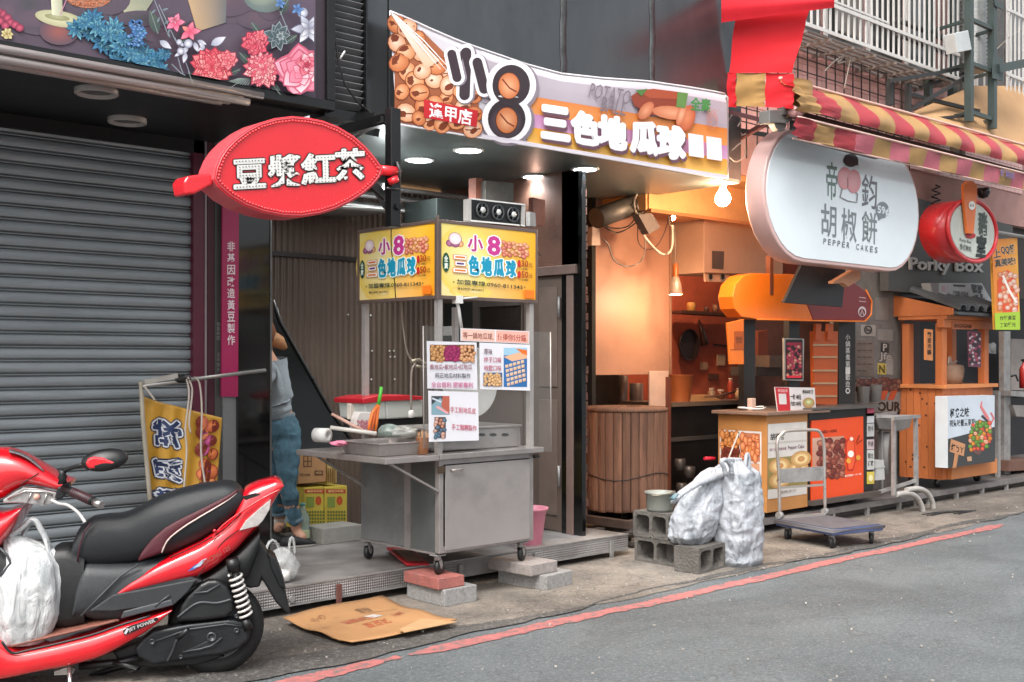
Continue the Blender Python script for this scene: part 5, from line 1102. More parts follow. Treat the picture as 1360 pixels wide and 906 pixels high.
obj('roller_bar', MB().box(ax[0], AY + .1, 3.44, ax[16], AY + .16, 3.50), M('awning_bar', '#5a5452', .5, .4), t)
pr = Print(lambda u, v, h: W(u, v, AY - .03 - h), .006); pr.text('鮮燒肉', (1329, 224), (1347, 229), (1329, 234), '#6b5a8a', .02); pr.build('lettering', t)
# its left end: hanging red cloth and a striped end flap
EX = 7.66
t = thing('awning_end_cloth', 'plain red cloth gathered over a red and yellow striped flap at the awning end', 'cloth', (EX, 5.3, 3.4))
def ex(px, py): return WX(px, py, EX)
def endf(q):
    tl, tr, br, bl = q
    def f(u, v, k_=1 if abs(tl[1] - bl[1]) < 60 else .2):
        px = (tl[0] * (1 - u) + tr[0] * u) * (1 - v) + (bl[0] * (1 - u) + br[0] * u) * v; py = (tl[1] * (1 - u) + tr[1] * u) * (1 - v) + (bl[1] * (1 - u) + br[1] * u) * v
        g = max(0, u - .55) ; p = ex(px, py); p.x += .008 * sin(v * 9 + u * 3) + g * .022 * k_ * sin(v * 30 + u * 4); return p
    return f
brr = M('bright_red_cloth', '#d3202a', .55, var=.07, vs=1.5, bump=.06, bs=8)
for q, m in ((((960, 96), (978, 97), (978, 143), (960, 141)), brr), (((978, 97), (1017, 97), (1016, 142), (977, 141)), aw[1]), (((1017, 97), (1055, 98), (1054, 145), (1016, 142)), brr)): obj('end_stripe', MB().grid(endf(q), 14, 14), m, t)
obj('red_drop', MB().grid(endf(((980, -4), (1078, 4), (1052, 97), (968, 97))), 20, 20), brr, t)
def topf(u, v): p = WX(958 + 150 * u, -14 + (44 - 20 * u) * v, EX - .12 + .012 * sin(v * 8)); return p
obj('red_top', MB().grid(topf, 12, 6), M('bright_red_cloth2', '#c81f2c', .5, var=.07, bump=.05), t)
obj('corner_gather', MB().grid(lambda u, v: Vector((EX + .02 + .28 * u, AY + .10 - .06 * sin(u * 2) + .014 * sin(v * 26) * (1 - u), 3.74 - .32 * v * (1 - .25 * u))), 10, 16), aw[1], t)
t = thing('awning_gearbox', 'grey gearbox and crank bracket at the left end of the awning', 'bracket', tuple(W(1037, 155, 5.1)))
obj('housing', MB().prism([(1022, 146), (1050, 145), (1053, 160), (1044, 164), (1022, 163)], onY(5.12), .1), M('gear_grey', '#7c7b78', .4, .4, dirt=.2), t, bevel=.006)
obj('neck', MB().prism([(1028, 164), (1046, 164), (1042, 174), (1034, 174)], onY(5.14), .06), M('gear_grey', ''), t, bevel=.004)
obj('roller_cap', MB().lathe(W(1057, 149, 5.05), [(.001, .05), (.04, .05), (.045, -.05), (.001, -.05)], 16, axis=(1, 0, 0)), M('pink_cap', '#b98a88', .4), t)
obj('motor', MB().bar(W(1052, 166, 5.1), W(1165, 198, 5.1), .05, .07), M('motor_black', '#2c2b2c', .4), t)
t = thing('cord_tangle', 'loose cords and dark struts tangled under the awning end', 'cords', tuple(W(990, 170, 5.5)))
for a_, b_ in ((W(966, 148, 5.6), W(1024, 163, 5.2)), (W(966, 192, 5.9), W(1022, 162, 5.3))): obj('strut', MB().bar(a_, b_, .035), M('strut_maroon', '#4a2a2c', .5), t)
for ps in (((968, 160), (975, 150), (984, 158), (980, 168)), ((985, 180), (1000, 172), (1015, 150)), ((972, 200), (985, 190), (990, 205), (978, 215), (968, 208))): obj('cord', MB().tube([W(x, y, 5.6) for x, y in sm_(list(ps))], .006, 5), cordm, t)
obj('dark_panel', MB().prism([(962, 146), (1050, 150), (1010, 180), (964, 218)], onY(6.45), .03), M('panel_maroon', '#3a1f20', .6, var=.3), t)

# ================================================================ upper storey
UY = 6.15
t = thing('tiled_wall', 'pink tiled upper wall behind a black security mesh', 'wall', (9.5, UY, 3.3))
obj('wall_body', MB().box(7.86, UY + .011, 3.2, 17, UY + .4, 7.5), M('tile_grout', '#a9827a', .8), t)
tile = MB().box(-.052, -.006, -.052, .052, .006, .052).mesh('tile', M('pink_tile', '#dca9a2', .3, var=.16, vs=1.3, dirt=.1, coat=.2))
nt_ = 0
for j in range(12):
    for i in range(34):
        x, z = 7.93 + i * .11, 3.66 + j * .11
        if nt_ < 296 and z < 4.62 and x < 11.4: piece('tile', tile, t, (x - 9.5, .004, z - 3.3)); nt_ += 1
mb = MB()
for j in range(9, 34):
    for i in range(34): x, z = 7.93 + i * .11, 3.66 + j * .11; mb.box(x - .052, UY - .002, z - .052, x + .052, UY + .01, z + .052)
for j in range(9):
    for i in range(34, 60): x, z = 7.93 + i * .11, 3.66 + j * .11; mb.box(x - .052, UY - .002, z - .052, x + .052, UY + .01, z + .052)
o = obj('upper_tiles', mb, M('pink_tile', ''), t, fix=False); o['kind'] = 'stuff'
t = thing('security_mesh', 'black square wire security mesh in front of the pink tiles', 'mesh screen', (9.3, 6.0, 3.5))
mm = M('mesh_black', '#2a2626', .6)
for i in range(22): x = 7.9 + i * .162; obj('wire', MB().box(x, 5.985, 3.3, x + .009, 5.995, 4.5), mm, t)
for j in range(8): z = 3.62 + j * .122; obj('wire', MB().box(7.88, 5.996, z, 11.4, 6.005, z + .008), mm, t)
# white window cages
whb = M('cage_white', '#c9c6c2', .45, var=.06, dirt=.2, dirtcol='#7a7068')
dk = M('room_dark', '#4c4a49', .6, var=.4, vs=2)
def cage(x0, x1, label, mid=None):
    t = thing('window_cage', label, 'window grille', (x0, 5.7, 4.53))
    n = int((x1 - x0) / .105); Y = 5.7; zb = 4.53; zt = 6.4
    for i in range(n + 1): x = x0 + (x1 - x0) * i / n; obj('bar', MB().box(x - .010, Y, zb, x + .010, Y + .015, zt), whb, t)
    for k in range(1, 4): y = Y + .13 * k; obj('bar', MB().box(x0 - .01, y, zb, x0 + .005, y + .015, zt), whb, t)
    for z in (zb, zb + .26, zb + 1.0, zt): obj('rail', MB().box(x0 - .02, Y - .012, z - .017, x1 + .02, Y - .0005, z + .017), whb, t)
    if mid: 
        for z in (zb + .30, zb + .72): obj('rail', MB().box(x0 - .02, Y - .012, z - .01, mid, Y - .0005, z + .01), whb, t)
    n2 = 6
    for k in range(n2): y = Y + .02 + k * .075; obj('floor_bar', MB().box(x0, y, zb - .05, x1, y + .03, zb - .03), M('cage_floor', '#8f8580', .6, .2, dirt=.4), t)
    for k in range(int((x1 - x0) / .4) + 1): x = x0 + k * .4; obj('cross_bar', MB().box(x, Y, zb - .075, x + .03, Y + .45, zb - .0505), M('cage_floor', ''), t)
    return t
cage(W(1070, 60, 5.7).x, W(1273, 60, 5.7).x, 'white barred window cage above the awning, left of the steel tower', W(1180, 60, 5.7).x)
cage(W(1338, 60, 5.7).x, W(1338, 60, 5.7).x + 2.2, 'white barred window cage right of the steel tower')
t = thing('upper_window', 'upper floor windows with pale frames and dark panes behind the white bars', 'window', (10, UY, 4.6))
for k, (x0, x1) in enumerate(((8.3, 9.0), (9.05, 9.8), (9.85, 10.6), (10.65, 11.4), (11.45, 12.1), (13.1, 13.9), (13.95, 14.7))):
    obj('pane', MB().box(x0 + .03, UY - .045, 4.68, x1 - .03, UY - .03, 6.4), M('window_glass_%d' % (k % 2), ['#6a6c6c', '#43423f'][k % 2], .15, var=.3, vs=1.5), t)
    obj('frame', MB().box(x0, UY - .06, 4.62, x1, UY - .025, 4.675).box(x0, UY - .06, 4.6755, x0 + .03, UY - .025, 6.4), whb, t)
obj('hanging_cloth', MB().grid(lambda u, v: (9.9 + .5 * u, UY - .12 + .02 * sin(u * 30), 4.75 + 1.5 * v), 20, 4), M('grey_cloth', '#77726e', .8), t)
# steel tower with ribbed duct
t = thing('steel_tower', 'dark green-grey lattice steel frame standing above the awning', 'steel frame', (12.2, 5.4, 3.6))
gm = M('green_grey_steel', '#44504e', .45, .3, var=.15, dirt=.25, dirtcol='#6a4a3a')
ta, tb = W(1287, 60, 5.35), W(1318, 60, 5.35)
tx0, tx1 = ta.x, tb.x
for x, y in ((tx0, 5.35), (tx1, 5.35), (tx0 + .12, 5.85), (tx1 + .12, 5.85)): obj('post', MB().box(x - .035, y - .035, 3.95, x + .035, y + .035, 7.2), gm, t)
for z in (4.05, 4.55, 5.0, 5.6, 6.2): obj('brace', MB().bar((tx0, 5.35, z), (tx1, 5.35, z), .04).bar((tx0 + .12, 5.85, z), (tx1 + .12, 5.85, z), .04).bar((tx0, 5.35, z - .01), (tx0 + .12, 5.85, z - .01), .03).bar((tx1, 5.35, z - .01), (tx1 + .12, 5.85, z - .01), .03), gm, t)
obj('gusset', MB().prism([(1319, 74), (1332, 78), (1332, 108), (1319, 104)], onY(5.3), .012), gm, t); obj('gusset', MB().prism([(1320, 0), (1334, 4), (1334, 14), (1322, 8)], onY(5.3), .012), gm, t)
obj('side_arm', MB().bar(W(1322, 92, 5.32), W(1370, 82, 5.32), .10, .09), gm, t)
obj('bracket_arm', MB().bar(W(1180, 108, 5.5), W(1285, 90, 5.5), .035).bar(W(1205, 148, 5.6), W(1288, 100, 5.4), .035).bar(W(1205, 125, 5.6), W(1300, 148, 5.5), .035).bar(W(1240, 158, 5.5), W(1300, 152, 5.4), .03).bar(W(1222, 116, 5.8), W(1285, 96, 5.7), .03).bar(W(1182, 108, 5.55), W(1182, 140, 5.55), .05).bar(W(1206, 112, 5.55), W(1206, 150, 5.55), .05), M('rack_dark', '#2b2c2c', .6, dirt=.3, dirtcol='#5a3a2c'), t)
t = thing('ribbed_duct', 'pale ribbed flexible duct rising behind the steel frame', 'duct', tuple(W(1296, 100, 5.7)))
c0 = W(1293, 96, 5.62); prof_ = []
for k in range(70): prof_.append((.14 if k % 2 else .12, k * .022))
obj('duct_tube', MB().lathe(c0, prof_, 22), M('duct_pale', '#a5a6a4', .4, .4), t)
obj('gauge_box', MB().prism([(1268, 44), (1286, 40), (1291, 66), (1272, 70)], onY(5.3), .12), M('box_pale', '#b9bdbc', .4), t, bevel=.006)
t = thing('drain_pipes', 'pair of grey upright pipes beside the white window cage', 'pipe', tuple(W(1262, 80, 6.0)))
for x in (1268, 1276): p = W(x, 60, 6.0); obj('pipe', MB().tube([(p.x, 6.0, 3.6), (p.x, 6.0, 7.3)], .05, 12), M('pipe_grey', '#8f8b87', .5), t)
for z in (5.05, 4.9): p0, p1 = W(1190, 60, 5.95), W(1270, 60, 5.95); obj('pipe', MB().tube([(p0.x, 5.95, z), (p1.x, 5.95, z)], .028, 10), M('pipe_dark', '#4a4745', .5), t)
t = thing('tarpaulin', 'tan tarpaulin sagging behind the awning below the steel frame', 'tarpaulin', tuple(W(1290, 180, 5.6)))
obj('canvas', MB().grid(lambda u, v: W(1214 + 170 * u, (148 - 34 * min(1, u * 2.2)) * (1 - v) + (165 + 60 * u) * v - (0 if u > .4 else 0), 5.75 - .5 * v + .02 * sin(u * 15 + v * 4)), 24, 10), M('tan_canvas', '#b08a62', .7, var=.12, vs=2, bump=.1, bs=6, dirt=.15), t)
cd = thing('loose_cord', 'loose pale cords knotted on the security mesh', 'cord', tuple(W(1115, 90, 5.8)))
for ps in (((1095, 95), (1110, 80), (1125, 74), (1130, 82)), ((1130, 75), (1126, 95), (1121, 118)), ((1118, 78), (1113, 84), (1122, 82)), ((1262, 60), (1300, 82), (1340, 50), (1362, 35))): obj('cord', MB().tube([W(x, y, 5.78) for x, y in sm_(list(ps))], .007, 5), cordm, cd)

# ================================================================ black shop on the right and its signs
t = thing('black_fascia', 'charcoal shop fascia lettered Porky Box behind the round red sign', 'fascia', (12, 6.15, 2.4))
FY2 = 6.15
obj('fascia_board', MB().prism([(1180, 252), (1345, 300), (1345, 402), (1180, 386)], onY(FY2), .1), M('charcoal_board', '#464644', .5, var=.15, vs=1.5), t)
obj('upper_board', MB().box(W(1180, 200, 6.2).x, 6.26, 2.3, 17, 6.3, 3.9), M('upper_dark', '#2e2825', .6, var=.3), t)
pr = Print(onY(FY2), .004); pr.text('Porky Box', (1207, 342), (1305, 352), (1208, 362), '#2a2927', .01) if 0 else None
T0 = 'Porky Box'; vs, fs = glyphs(T0, .022)
mb = MB(); bx = lambda a, b: W(1208 + 97 * a, 363 - 21 * b + 3.5 * a, FY2 - .02)
mb.add([bx(a, b) for a, b in vs] , fs); obj('lettering', mb, M('silver_letter', '#a6a4a0', .4, .3), t, solid=.02)
obj('cable_coil', MB().tube([W(1243 + 6 * sin(k * 1.6), 246 + k * 2.2, FY2 - .06) for k in range(20)], .01, 6), blackd, t)
obj('dish_light', MB().lathe(W(1245, 205, 5.6), [(.001, .03), (.08, .02), (.1, 0), (.09, 0)], 18, axis=(0, -.3, -1), caps=False), M('spot_white', '#b4b2ae', .4), t)
obj('camera_dome', MB().lathe(W(1306, 256, 5.9), [(.001, -.07), (.05, -.055), (.075, 0), (.075, .05), (.001, .05)], 18, caps=False), M('dome_dark', '#2a2022', .1), t)
t = thing('round_drum_sign', 'round red drum sign with a white face and orange paddle 豬室', 'sign', tuple(W(1290, 345, 5.4)))
RY = 5.3
cc = W(1291.5, 306.5, RY); rr = (W(1323, 306, RY) - W(1260, 306, RY)).length / 2 * .80
rw, rh = (W(1324, 306, RY).x - W(1259.5, 306, RY).x) / 2, (W(1291, 266, RY).z - W(1291, 348, RY).z) / 2
el = [(cc.x + rw * cos(2 * pi * k / 40), cc.z + rh * sin(2 * pi * k / 40)) for k in range(40)]
redl = M('drum_red', '#c22a30', .3, var=.06, coat=.3)
obj('drum', MB().prism(el, lambda u, v, h: Vector((u, RY + h, v)), .30, sm=True), redl, t)
obj('rim', MB().tube([Vector((u, RY - .004, v)) for u, v in el], .022, 8, closed=True), redl, t)
obj('face', MB().prism([(cc.x + (u - cc.x) * .9, cc.z + (v - cc.z) * .9) for u, v in el], lambda u, v, h: Vector((u, RY - .008 + h, v)), .008), M('drum_face', '#b9beb4', .4), t)
obj('paddle', MB().prism([(1280, 246), (1285, 240), (1292, 240), (1298, 246), (1298, 258), (1294, 304), (1293, 311), (1285, 310), (1281, 270)], onY(RY - .05), .03), M('paddle_orange', '#d2692a', .4, var=.08), t, bevel=.004)
obj('band', MB().tube([W(1248, 302, RY + .16), W(1264, 303, RY + .05)], .006, 5), M('band_white', '#d9c8c4', .5), t)
pr = Print(onY(RY - .05), .004); pr.disc(1291, 273, 4.5, 6, '#eeece4', '#e4e0d8', n=16); pr.disc(1289.5, 273, .8, 2.2, '#3a2a20', n=8); pr.disc(1292.5, 273, .8, 2.2, '#3a2a20', n=8)
pr.build('print', t); pr = Print(onY(RY - .01), .003)
pr.disc(1289, 313, 7, 4, '#b52a30', n=14)
pr.text('豬', (1300, 281), (1311, 284), (1300, 310), '#3f4a44', .03); pr.text('室', (1298, 312), (1310, 314), (1297, 340), '#26302c', .04); pr.text('Porky Box', (1275, 316), (1290, 320), (1275, 321), '#3a3f3c', .01); pr.text('泰式豬肉', (1275, 323), (1290, 327), (1275, 331), '#3a3f3c', .005)
pr.build('lettering', t)
obj('bracket', MB().tube([W(1322, 308, RY + .1), W(1362, 315, RY + .2)], .02, 8), M('bracket_pale', '#9a9894', .4, .4), t)
t = thing('vertical_sign', 'yellow and green vertical food sign with a photo, at the far right', 'sign', tuple(W(1337, 438, 5.5)))
q4 = [(1317, 318), (1351, 316), (1355, 438), (1322, 438)]
obj('board', MB().prism(q4, onY(5.5), .03), M('yellow_board2', '#d89a3c', .4), t, bevel=.003)
pr = Print(onY(5.5), .003); pr.quad(*q4, '#f08c2c', cols=['#ee8a3a', '#f2a23c', '#f6c04c', '#ef8c30'], nv=4)
pr.text('上', (1319, 332), (1328, 330), (1320, 343), '#43341f', .03, out='#f6efe0'); pr.text('QQ醬', (1329, 326), (1347, 325), (1330, 338), '#43341f', .03, out='#f6efe0'); pr.text('真美味!', (1321, 345), (1348, 341), (1322, 355), '#43341f', .03, out='#f6efe0')
pr.poly([(1325, 372), (1338, 358), (1348, 366), (1353, 400), (1352, 418), (1335, 418), (1325, 400)], '#e8562c'); pr.balls((1328, 362, 1351, 412), 4, 26, [('#f6e6d8', '#e0a084'), ('#f4c4a0', '#d87a50')], rim='#c25a38', seed=3)
pr.line([(1332, 366), (1340, 385), (1350, 402)], 3, '#fff4ea'); pr.quad((1321, 416), (1354.5, 414), (1355, 438), (1322, 438), '#a9cc3a'); pr.text('炸醬黃豆', (1328, 420), (1349, 419), (1328, 426), '#35401c', .02); pr.text('丁的醬光', (1328, 429), (1349, 428), (1328, 435), '#35401c', .02)
pr.build('print', t)
# wooden kiosk
KY = 5.75; kx0, kx1 = 11.57, 12.76; kyb = 6.25; kz0 = .24
t = thing('wooden_kiosk', 'orange pine food kiosk on wheels with a small tiled roof', 'kiosk', (kx0, KY, .13))
pine = M('orange_pine', '#b8693a', .5, var=.16, vs=3, bump=.06, bs=20, stretch=(1, 1, .3), dirt=.1); pine2 = M('pine_edge', '#c47c48', .5, var=.12, vs=3, stretch=(1, 1, .3))
ktop = 1.25
n = 6
for i in range(n): a, b_ = KY + (kyb - KY) * i / n, KY + (kyb - KY) * (i + 1) / n; obj('plank', MB().box(kx0, a + .002, kz0, kx0 + .02, b_ - .002, ktop - .04), pine, t, bevel=.002)
n = 7
for i in range(n): a, b_ = kx0 + .021 + (kx1 - kx0 - .021) * i / n, kx0 + .021 + (kx1 - kx0 - .021) * (i + 1) / n; obj('plank', MB().box(a + .002, KY + .002, kz0, b_ - .002, KY + .02, ktop - .04), pine, t, bevel=.002)
obj('counter', MB().box(kx0 - .04, KY - .05, ktop - .04, kx1 + .03, kyb, ktop), pine2, t, bevel=.004)
obj('back', MB().box(kx0 + .03, kyb - .02, kz0, kx1, kyb, ktop - .041), blackd, t)
for x in (kx0 + .03, kx1 - .16): obj('post', MB().box(x, KY + .02, ktop, x + .10, KY + .10, 1.91), pine, t, bevel=.003); obj('post', MB().box(x, kyb - .1, ktop, x + .1, kyb - .02, 1.91), pine, t)
obj('lower_ledge', MB().box(kx0 + .1, KY - .05, kz0, kx1 + .0, KY - .0, kz0 + .16), pine2, t, bevel=.003)
obj('beam', MB().box(kx0 - .02, KY - .02, 1.86, kx1 + .05, KY + .06, 1.95), pine, t, bevel=.003); obj('beam', MB().box(kx0 - .02, KY - .05, 1.9505, kx1 + .05, kyb, 1.99), pine, t)
obj('gable', MB().prism([(1197, 389), (1200, 388), (1262, 404), (1252, 416), (1222, 415), (1199, 411)], onY(KY - .07), .02), pine, t, bevel=.003) if 0 else None
obj('gable', MB().add([(kx0 - .03, KY - .12, 1.99), (kx0 - .03, kyb + .1, 1.99), (kx0 - .03, kyb + .1, 2.24), (kx0 + .0, KY - .12, 1.99), (kx0 + .0, kyb + .1, 1.99), (kx0 + .0, kyb + .1, 2.24), (kx0 - .03, KY - .12, 2.06), (kx0, KY - .12, 2.06)], [(0, 1, 2, 6), (3, 7, 5, 4), (0, 6, 7, 3), (6, 2, 5, 7), (0, 3, 4, 1), (1, 4, 5, 2)]), pine, t)
tl = M('roof_tile_grey', '#4c4e50', .5, var=.15, dirt=.2)
mb = MB()
prf = [(cos(a) * .085, sin(a) * .07) for a in [pi * k / 8 for k in range(9)]]
rs_, re_ = Vector((0, 0, 0)), Vector((0, .62, .24))
ro = [[Vector((x, 0, z)) for x, z in prf] + [Vector((x * .86, 0, z * .82)) for x, z in prf[::-1]], [Vector((x, 0, z)) + re_ for x, z in prf] + [Vector((x * .86, 0, z * .82)) + re_ for x, z in prf[::-1]]]
mb.rings(ro, 0, True, sm=False); tm = mb.mesh('roof_tile', tl)
for i in range(6): piece('roof_tile', tm, t, (.12 + i * .205, -.17, 1.99 - .13 + .05))
obj('roof_board', MB().add([(kx0, KY - .16, 1.995), (kx1 + .1, KY - .16, 1.995), (kx1 + .1, kyb + .1, 2.22), (kx0, kyb + .1, 2.22), (kx0, KY - .16, 2.02), (kx1 + .1, KY - .16, 2.02), (kx1 + .1, kyb + .1, 2.24), (kx0, kyb + .1, 2.24)], [(0, 1, 2, 3), (4, 7, 6, 5), (0, 4, 5, 1), (1, 5, 6, 2), (2, 6, 7, 3), (3, 7, 4, 0)]), tl, t)
obj('name_board', MB().prism([(1265, 427), (1292, 428), (1293, 438), (1265, 437)], onY(KY - .03), .02), M('name_board', '#a8603c', .5), t)
pr = Print(onY(KY - .03), .003); pr.text('INGASAM', (1268, 430), (1290, 431), (1268, 435), '#5a2c18', .02); pr.text('來去吃', (1232, 440), (1238, 440), (1232, 446), '#3a2010') if 0 else None; pr.build('lettering', t)
obj('slat_sign', MB().prism([(1229.5, 437), (1239, 438), (1239, 479), (1229.5, 478)], onY(KY - .01), .02), pine2, t); pr = Print(onY(KY - .01), .003); pr.column('歡迎光臨', 1232, 441, 1237, 471, '#2e1a10', .02, .2); pr.build('lettering', t)
obj('hanging_poster', MB().prism([(1286, 440), (1303, 441), (1303, 488), (1287, 487)], onY(KY - .06), .01), M('poster_base', '#6a3a4a', .5), t)
pr = Print(onY(KY - .06), .002); pr.rect(1287, 441, 1302, 486, '#5a3040'); pr.balls((1288, 443, 1301.5, 484), 2.2, 60, [('#b04a60', '#702a3c'), ('#c8b8bc', '#8a7078'), ('#3a2430', '#2a1620')], rim='#2a1018', seed=4); pr.build('print', t)
bx0, by0, bx1, by1 = 1251.5, 526, 1321, 620
bb = obj('menu_box', MB().prism([(1259, 526.5), (1321, 525), (1321.5, 613), (1259, 622)], onY(KY - .16), .14), M('box_white', '#c9cdd0', .4, var=.04), t, bevel=.003)
pr = Print(onY(KY - .16), .002)
pr.quad((1259, 526.5), (1321, 525), (1321, 567), (1259, 583), '#c3ccd6', nu=4); pr.quad((1259, 583), (1321, 567), (1321.5, 613), (1259, 622), '#3b3d3e', nu=4)
pr.text('極炙之味', (1262, 543), (1287, 541), (1262, 555), '#1c2024', .03); pr.text('視覺味蕾雙享受!', (1261, 558), (1296, 556), (1261, 567), '#2a2e33', .02)
pr.poly([(1286, 583), (1300, 557), (1316, 562), (1317, 580), (1300, 605), (1292, 600)], '#6a4a44'); pr.balls((1288, 560, 1315, 598), 3.2, 46, [('#f0704a', '#c23c2a'), ('#e8a03c', '#b86a24'), ('#7aa84a', '#4a7a2c'), ('#f4c8a8', '#d08868')], rim='#5a2018', seed=7, clip=lambda x, y: abs((x - 1301) * .8 + (y - 580) * .4) < 13 and y > 560)
pr.line([(1304, 533), (1303, 540), (1310, 552), (1313, 558)], [1.5, 3, 4, 4], '#d87a7a'); pr.line([(1316, 548), (1320, 556), (1316, 562)], 2, '#d06a6a'); pr.line([(1304, 552), (1312, 560)], 3, '#3c4048')
pr.poly([(1263, 583), (1282, 590), (1280, 606), (1261, 600)], '#c08a64'); pr.poly([(1268, 602), (1273, 604), (1270, 621), (1265, 621.5)], '#b88058'); pr.text('烤ㄅㄚ', (1264, 589), (1280, 594), (1263, 598), '#2a1a12', .03); pr.quad((1284, 607), (1290, 606), (1291, 612), (1285, 613), '#b89070')
pr.build('print', bb)
kn = MB()
for i in range(14): kn.lathe((kx0 - .002, KY + .04 + rg.random() * .42, .35 + rg.random() * .9), [(.001, .002), (.012, .001)], 8, axis=(-1, 0, 0), caps=False)
obj('knots', kn, M('knot', '#4a2414', .6), t)
for x, y in ((kx0 + .12, KY + .1), (kx1 - .15, KY + .1), (kx0 + .12, kyb - .1)): castor('castor', x, y, .14, kz0 - .14, t, .05, 1.2)
t = thing('roof_banner', 'white printed lightbox lying on the kiosk roof', 'sign', tuple(W(1275, 395, 5.9)))
obj('box', MB().prism([(1235, 376), (1304, 376), (1319, 403), (1238, 390)], onY(5.95), .1), M('banner_grey', '#a9abac', .5, var=.1), t); pr = Print(onY(5.95), .003)
pr.text('1798-0304', (1266, 386), (1286, 388), (1266, 391), '#3c3c44', .02); pr.poly([(1236, 376), (1247, 376), (1247, 390), (1239, 389)], '#7c7674'); pr.text('美食', (1250, 378), (1262, 379), (1250, 388), '#b08a90', .02); pr.text('醬烤', (1290, 378), (1304, 379), (1296, 397), '#33353a', .04); pr.line([(1266, 379), (1282, 380)], 2.5, '#2c2e33'); pr.build('print', t)
t = thing('cloth_bundle', 'brown-wrapped basket bundle with a looped handle on the kiosk counter', 'basket', tuple(W(1268, 510, 5.95)))
p = W(1268, 511, 5.92); obj('basket', MB().lathe((p.x, 5.95, ktop), [(.10, 0), (.12, .08), (.13, .16), (.12, .2), (.10, .21), (.001, .22)], 20), M('basket_wrap', '#8f7460', .6, var=.2), t); obj('handle', MB().tube([(p.x - .06 + .03 * cos(a), 5.95, ktop + .2 + .1 * sin(a)) for a in [pi * k / 8 for k in range(9)]] + [(p.x + .02, 5.94, ktop + .24), (p.x + .1, 5.95, ktop + .25)], .012, 8), M('wrap_pale', '#a9968a', .5), t)
# dark interior and rear walls on the right
t = thing('dark_shop_interior', 'dark interior wall of the black shop behind the kiosk', 'wall', (13, 7.0, 0))
obj('rear_wall', MB().box(W(1190, 450, 7.2).x, 7.2, 0, 18, 7.3, 3.2), M('dark_interior', '#26252a', .6, var=.4, vs=1.5), t)
obj('side_panel', MB().prism([(1201, 420), (1222, 420), (1222, 545), (1201, 545)], onY(6.8), .06), M('maroon_dark2', '#4a302e', .6), t)
for x, y, r, c in ((1205, 461, .05, '#6a6662'), (1318, 462, .07, '#8a8a88')): obj('wall_fitting', MB().lathe(W(x, y, 6.75), [(.001, .03), (r, .02), (r, 0)], 16, axis=(0, -1, 0), caps=False), M('fit_' + c[1:], c, .4), t)
obj('wall_notice', MB().prism([(1311, 456), (1323, 457), (1323, 470), (1311, 469)], onY(6.9), .01), M('note_pale', '#8d8e90', .5), t)
t = thing('steel_side_unit', 'worn steel sink unit and pipes at the far right edge', 'sink unit', tuple(W(1345, 640, 6.0)))
obj('wall_board', MB().prism([(1343, 450), (1400, 452), (1400, 520), (1343, 518)], onY(6.8), .02), M('board_pale', '#8d8580', .6, var=.15, dirt=.3), t)
obj('upright', MB().prism([(1333, 440), (1342, 440), (1342, 650), (1334, 650)], onY(6.05), .06), steel2, t); obj('upright', MB().prism([(1326, 520), (1329, 520), (1329, 645), (1326, 645)], onY(5.95), .04), steel2, t)
obj('top', MB().prism([(1343, 519), (1400, 522), (1400, 530), (1343, 526)], onY(5.95), .7), steel2, t); obj('basin', MB().prism([(1345, 538), (1400, 540), (1400, 556), (1350, 553)], onY(6.0), .4), steel, t); obj('shelf', MB().prism([(1340, 612), (1400, 610), (1400, 622), (1340, 626)], onY(5.95), .5), M('brown_crate', '#6a4c40', .7), t)
obj('tap', MB().tube([W(1343, 500, 6.1), W(1349, 498, 6.1), W(1352, 506, 6.1)], .012, 6), blackm, t)
t = thing('fire_extinguisher', 'thin red extinguisher on the wall at the far right', 'extinguisher', tuple(W(1358, 516, 6.5)))
c = W(1359, 516, 6.5); obj('cylinder', MB().lathe(c, [(.001, 0), (.05, .005), (.05, .25), (.03, .3), (.012, .32), (.012, .36)], 16), M('ext_red', '#a82a26', .3), t); obj('valve', MB().box(c.x - .02, c.y - .02, c.z + .36, c.x + .04, c.y + .02, c.z + .39), blackm, t)

# ================================================================ raised floor of the right-hand stalls
t = thing('stall_platform', 'low worn steel platform on legs under the right-hand stalls', 'platform', (10, 5.8, 0))
dirtyp = M('dirty_platform', '#6a6562', .6, .3, var=.25, vs=3, bump=.1, dirt=.5, dirtcol='#3c3632')
obj('deck_plate', MB().box(7.9, 5.81, .105, 18, 8.6, .13), dirtyp, t); obj('edge_beam', MB().box(7.9, 5.76, .075, 18, 5.8095, .132), M('edge_beam', '#858180', .5, .5, var=.2, dirt=.3), t); obj('lower_beam', MB().box(9.3, 5.9, .0, 18, 5.95, .07), dirtyp, t)
for i in range(16): x = 8.2 + i * .62; obj('leg', MB().box(x, 5.765, 0, x + .04, 5.80, .0745), steel2, t)
# pepper-cake cart
t = thing('pepper_cake_cart', 'tan wooden food counter with cake photos beside the white sacks', 'food counter', (8.35, 5.75, .15))
ax0_, ax1_, ay0, ay1, az0, az1 = 8.35, 8.99, 5.75, 6.27, .18, 1.03
tanw = M('tan_laminate', '#b17a44', .5, var=.1, vs=3, dirt=.1)
obj('cabinet', MB().box(ax0_, ay0, az0, ax1_, ay1, az1), tanw, t, bevel=.004); obj('top', MB().box(ax0_ - .06, ay0 - .05, az1 + .001, ax1_ + .3, ay1 + .03, az1 + .03), M('top_laminate', '#7a6254', .4, var=.2), t, bevel=.004)
fnX = lambda u, v, h: Vector((ax0_ - h, ay1 - .0 - (ay1 - ay0) * u, az1 - (az1 - az0) * v)); pr = Print(fnX, .003, .0002)
pr.rect(.04, .17, .9, .62, '#cfcac6'); pr.rect(.07, .19, .45, .48, '#6a3c2c'); pr.rect(.48, .19, .87, .48, '#b07050')
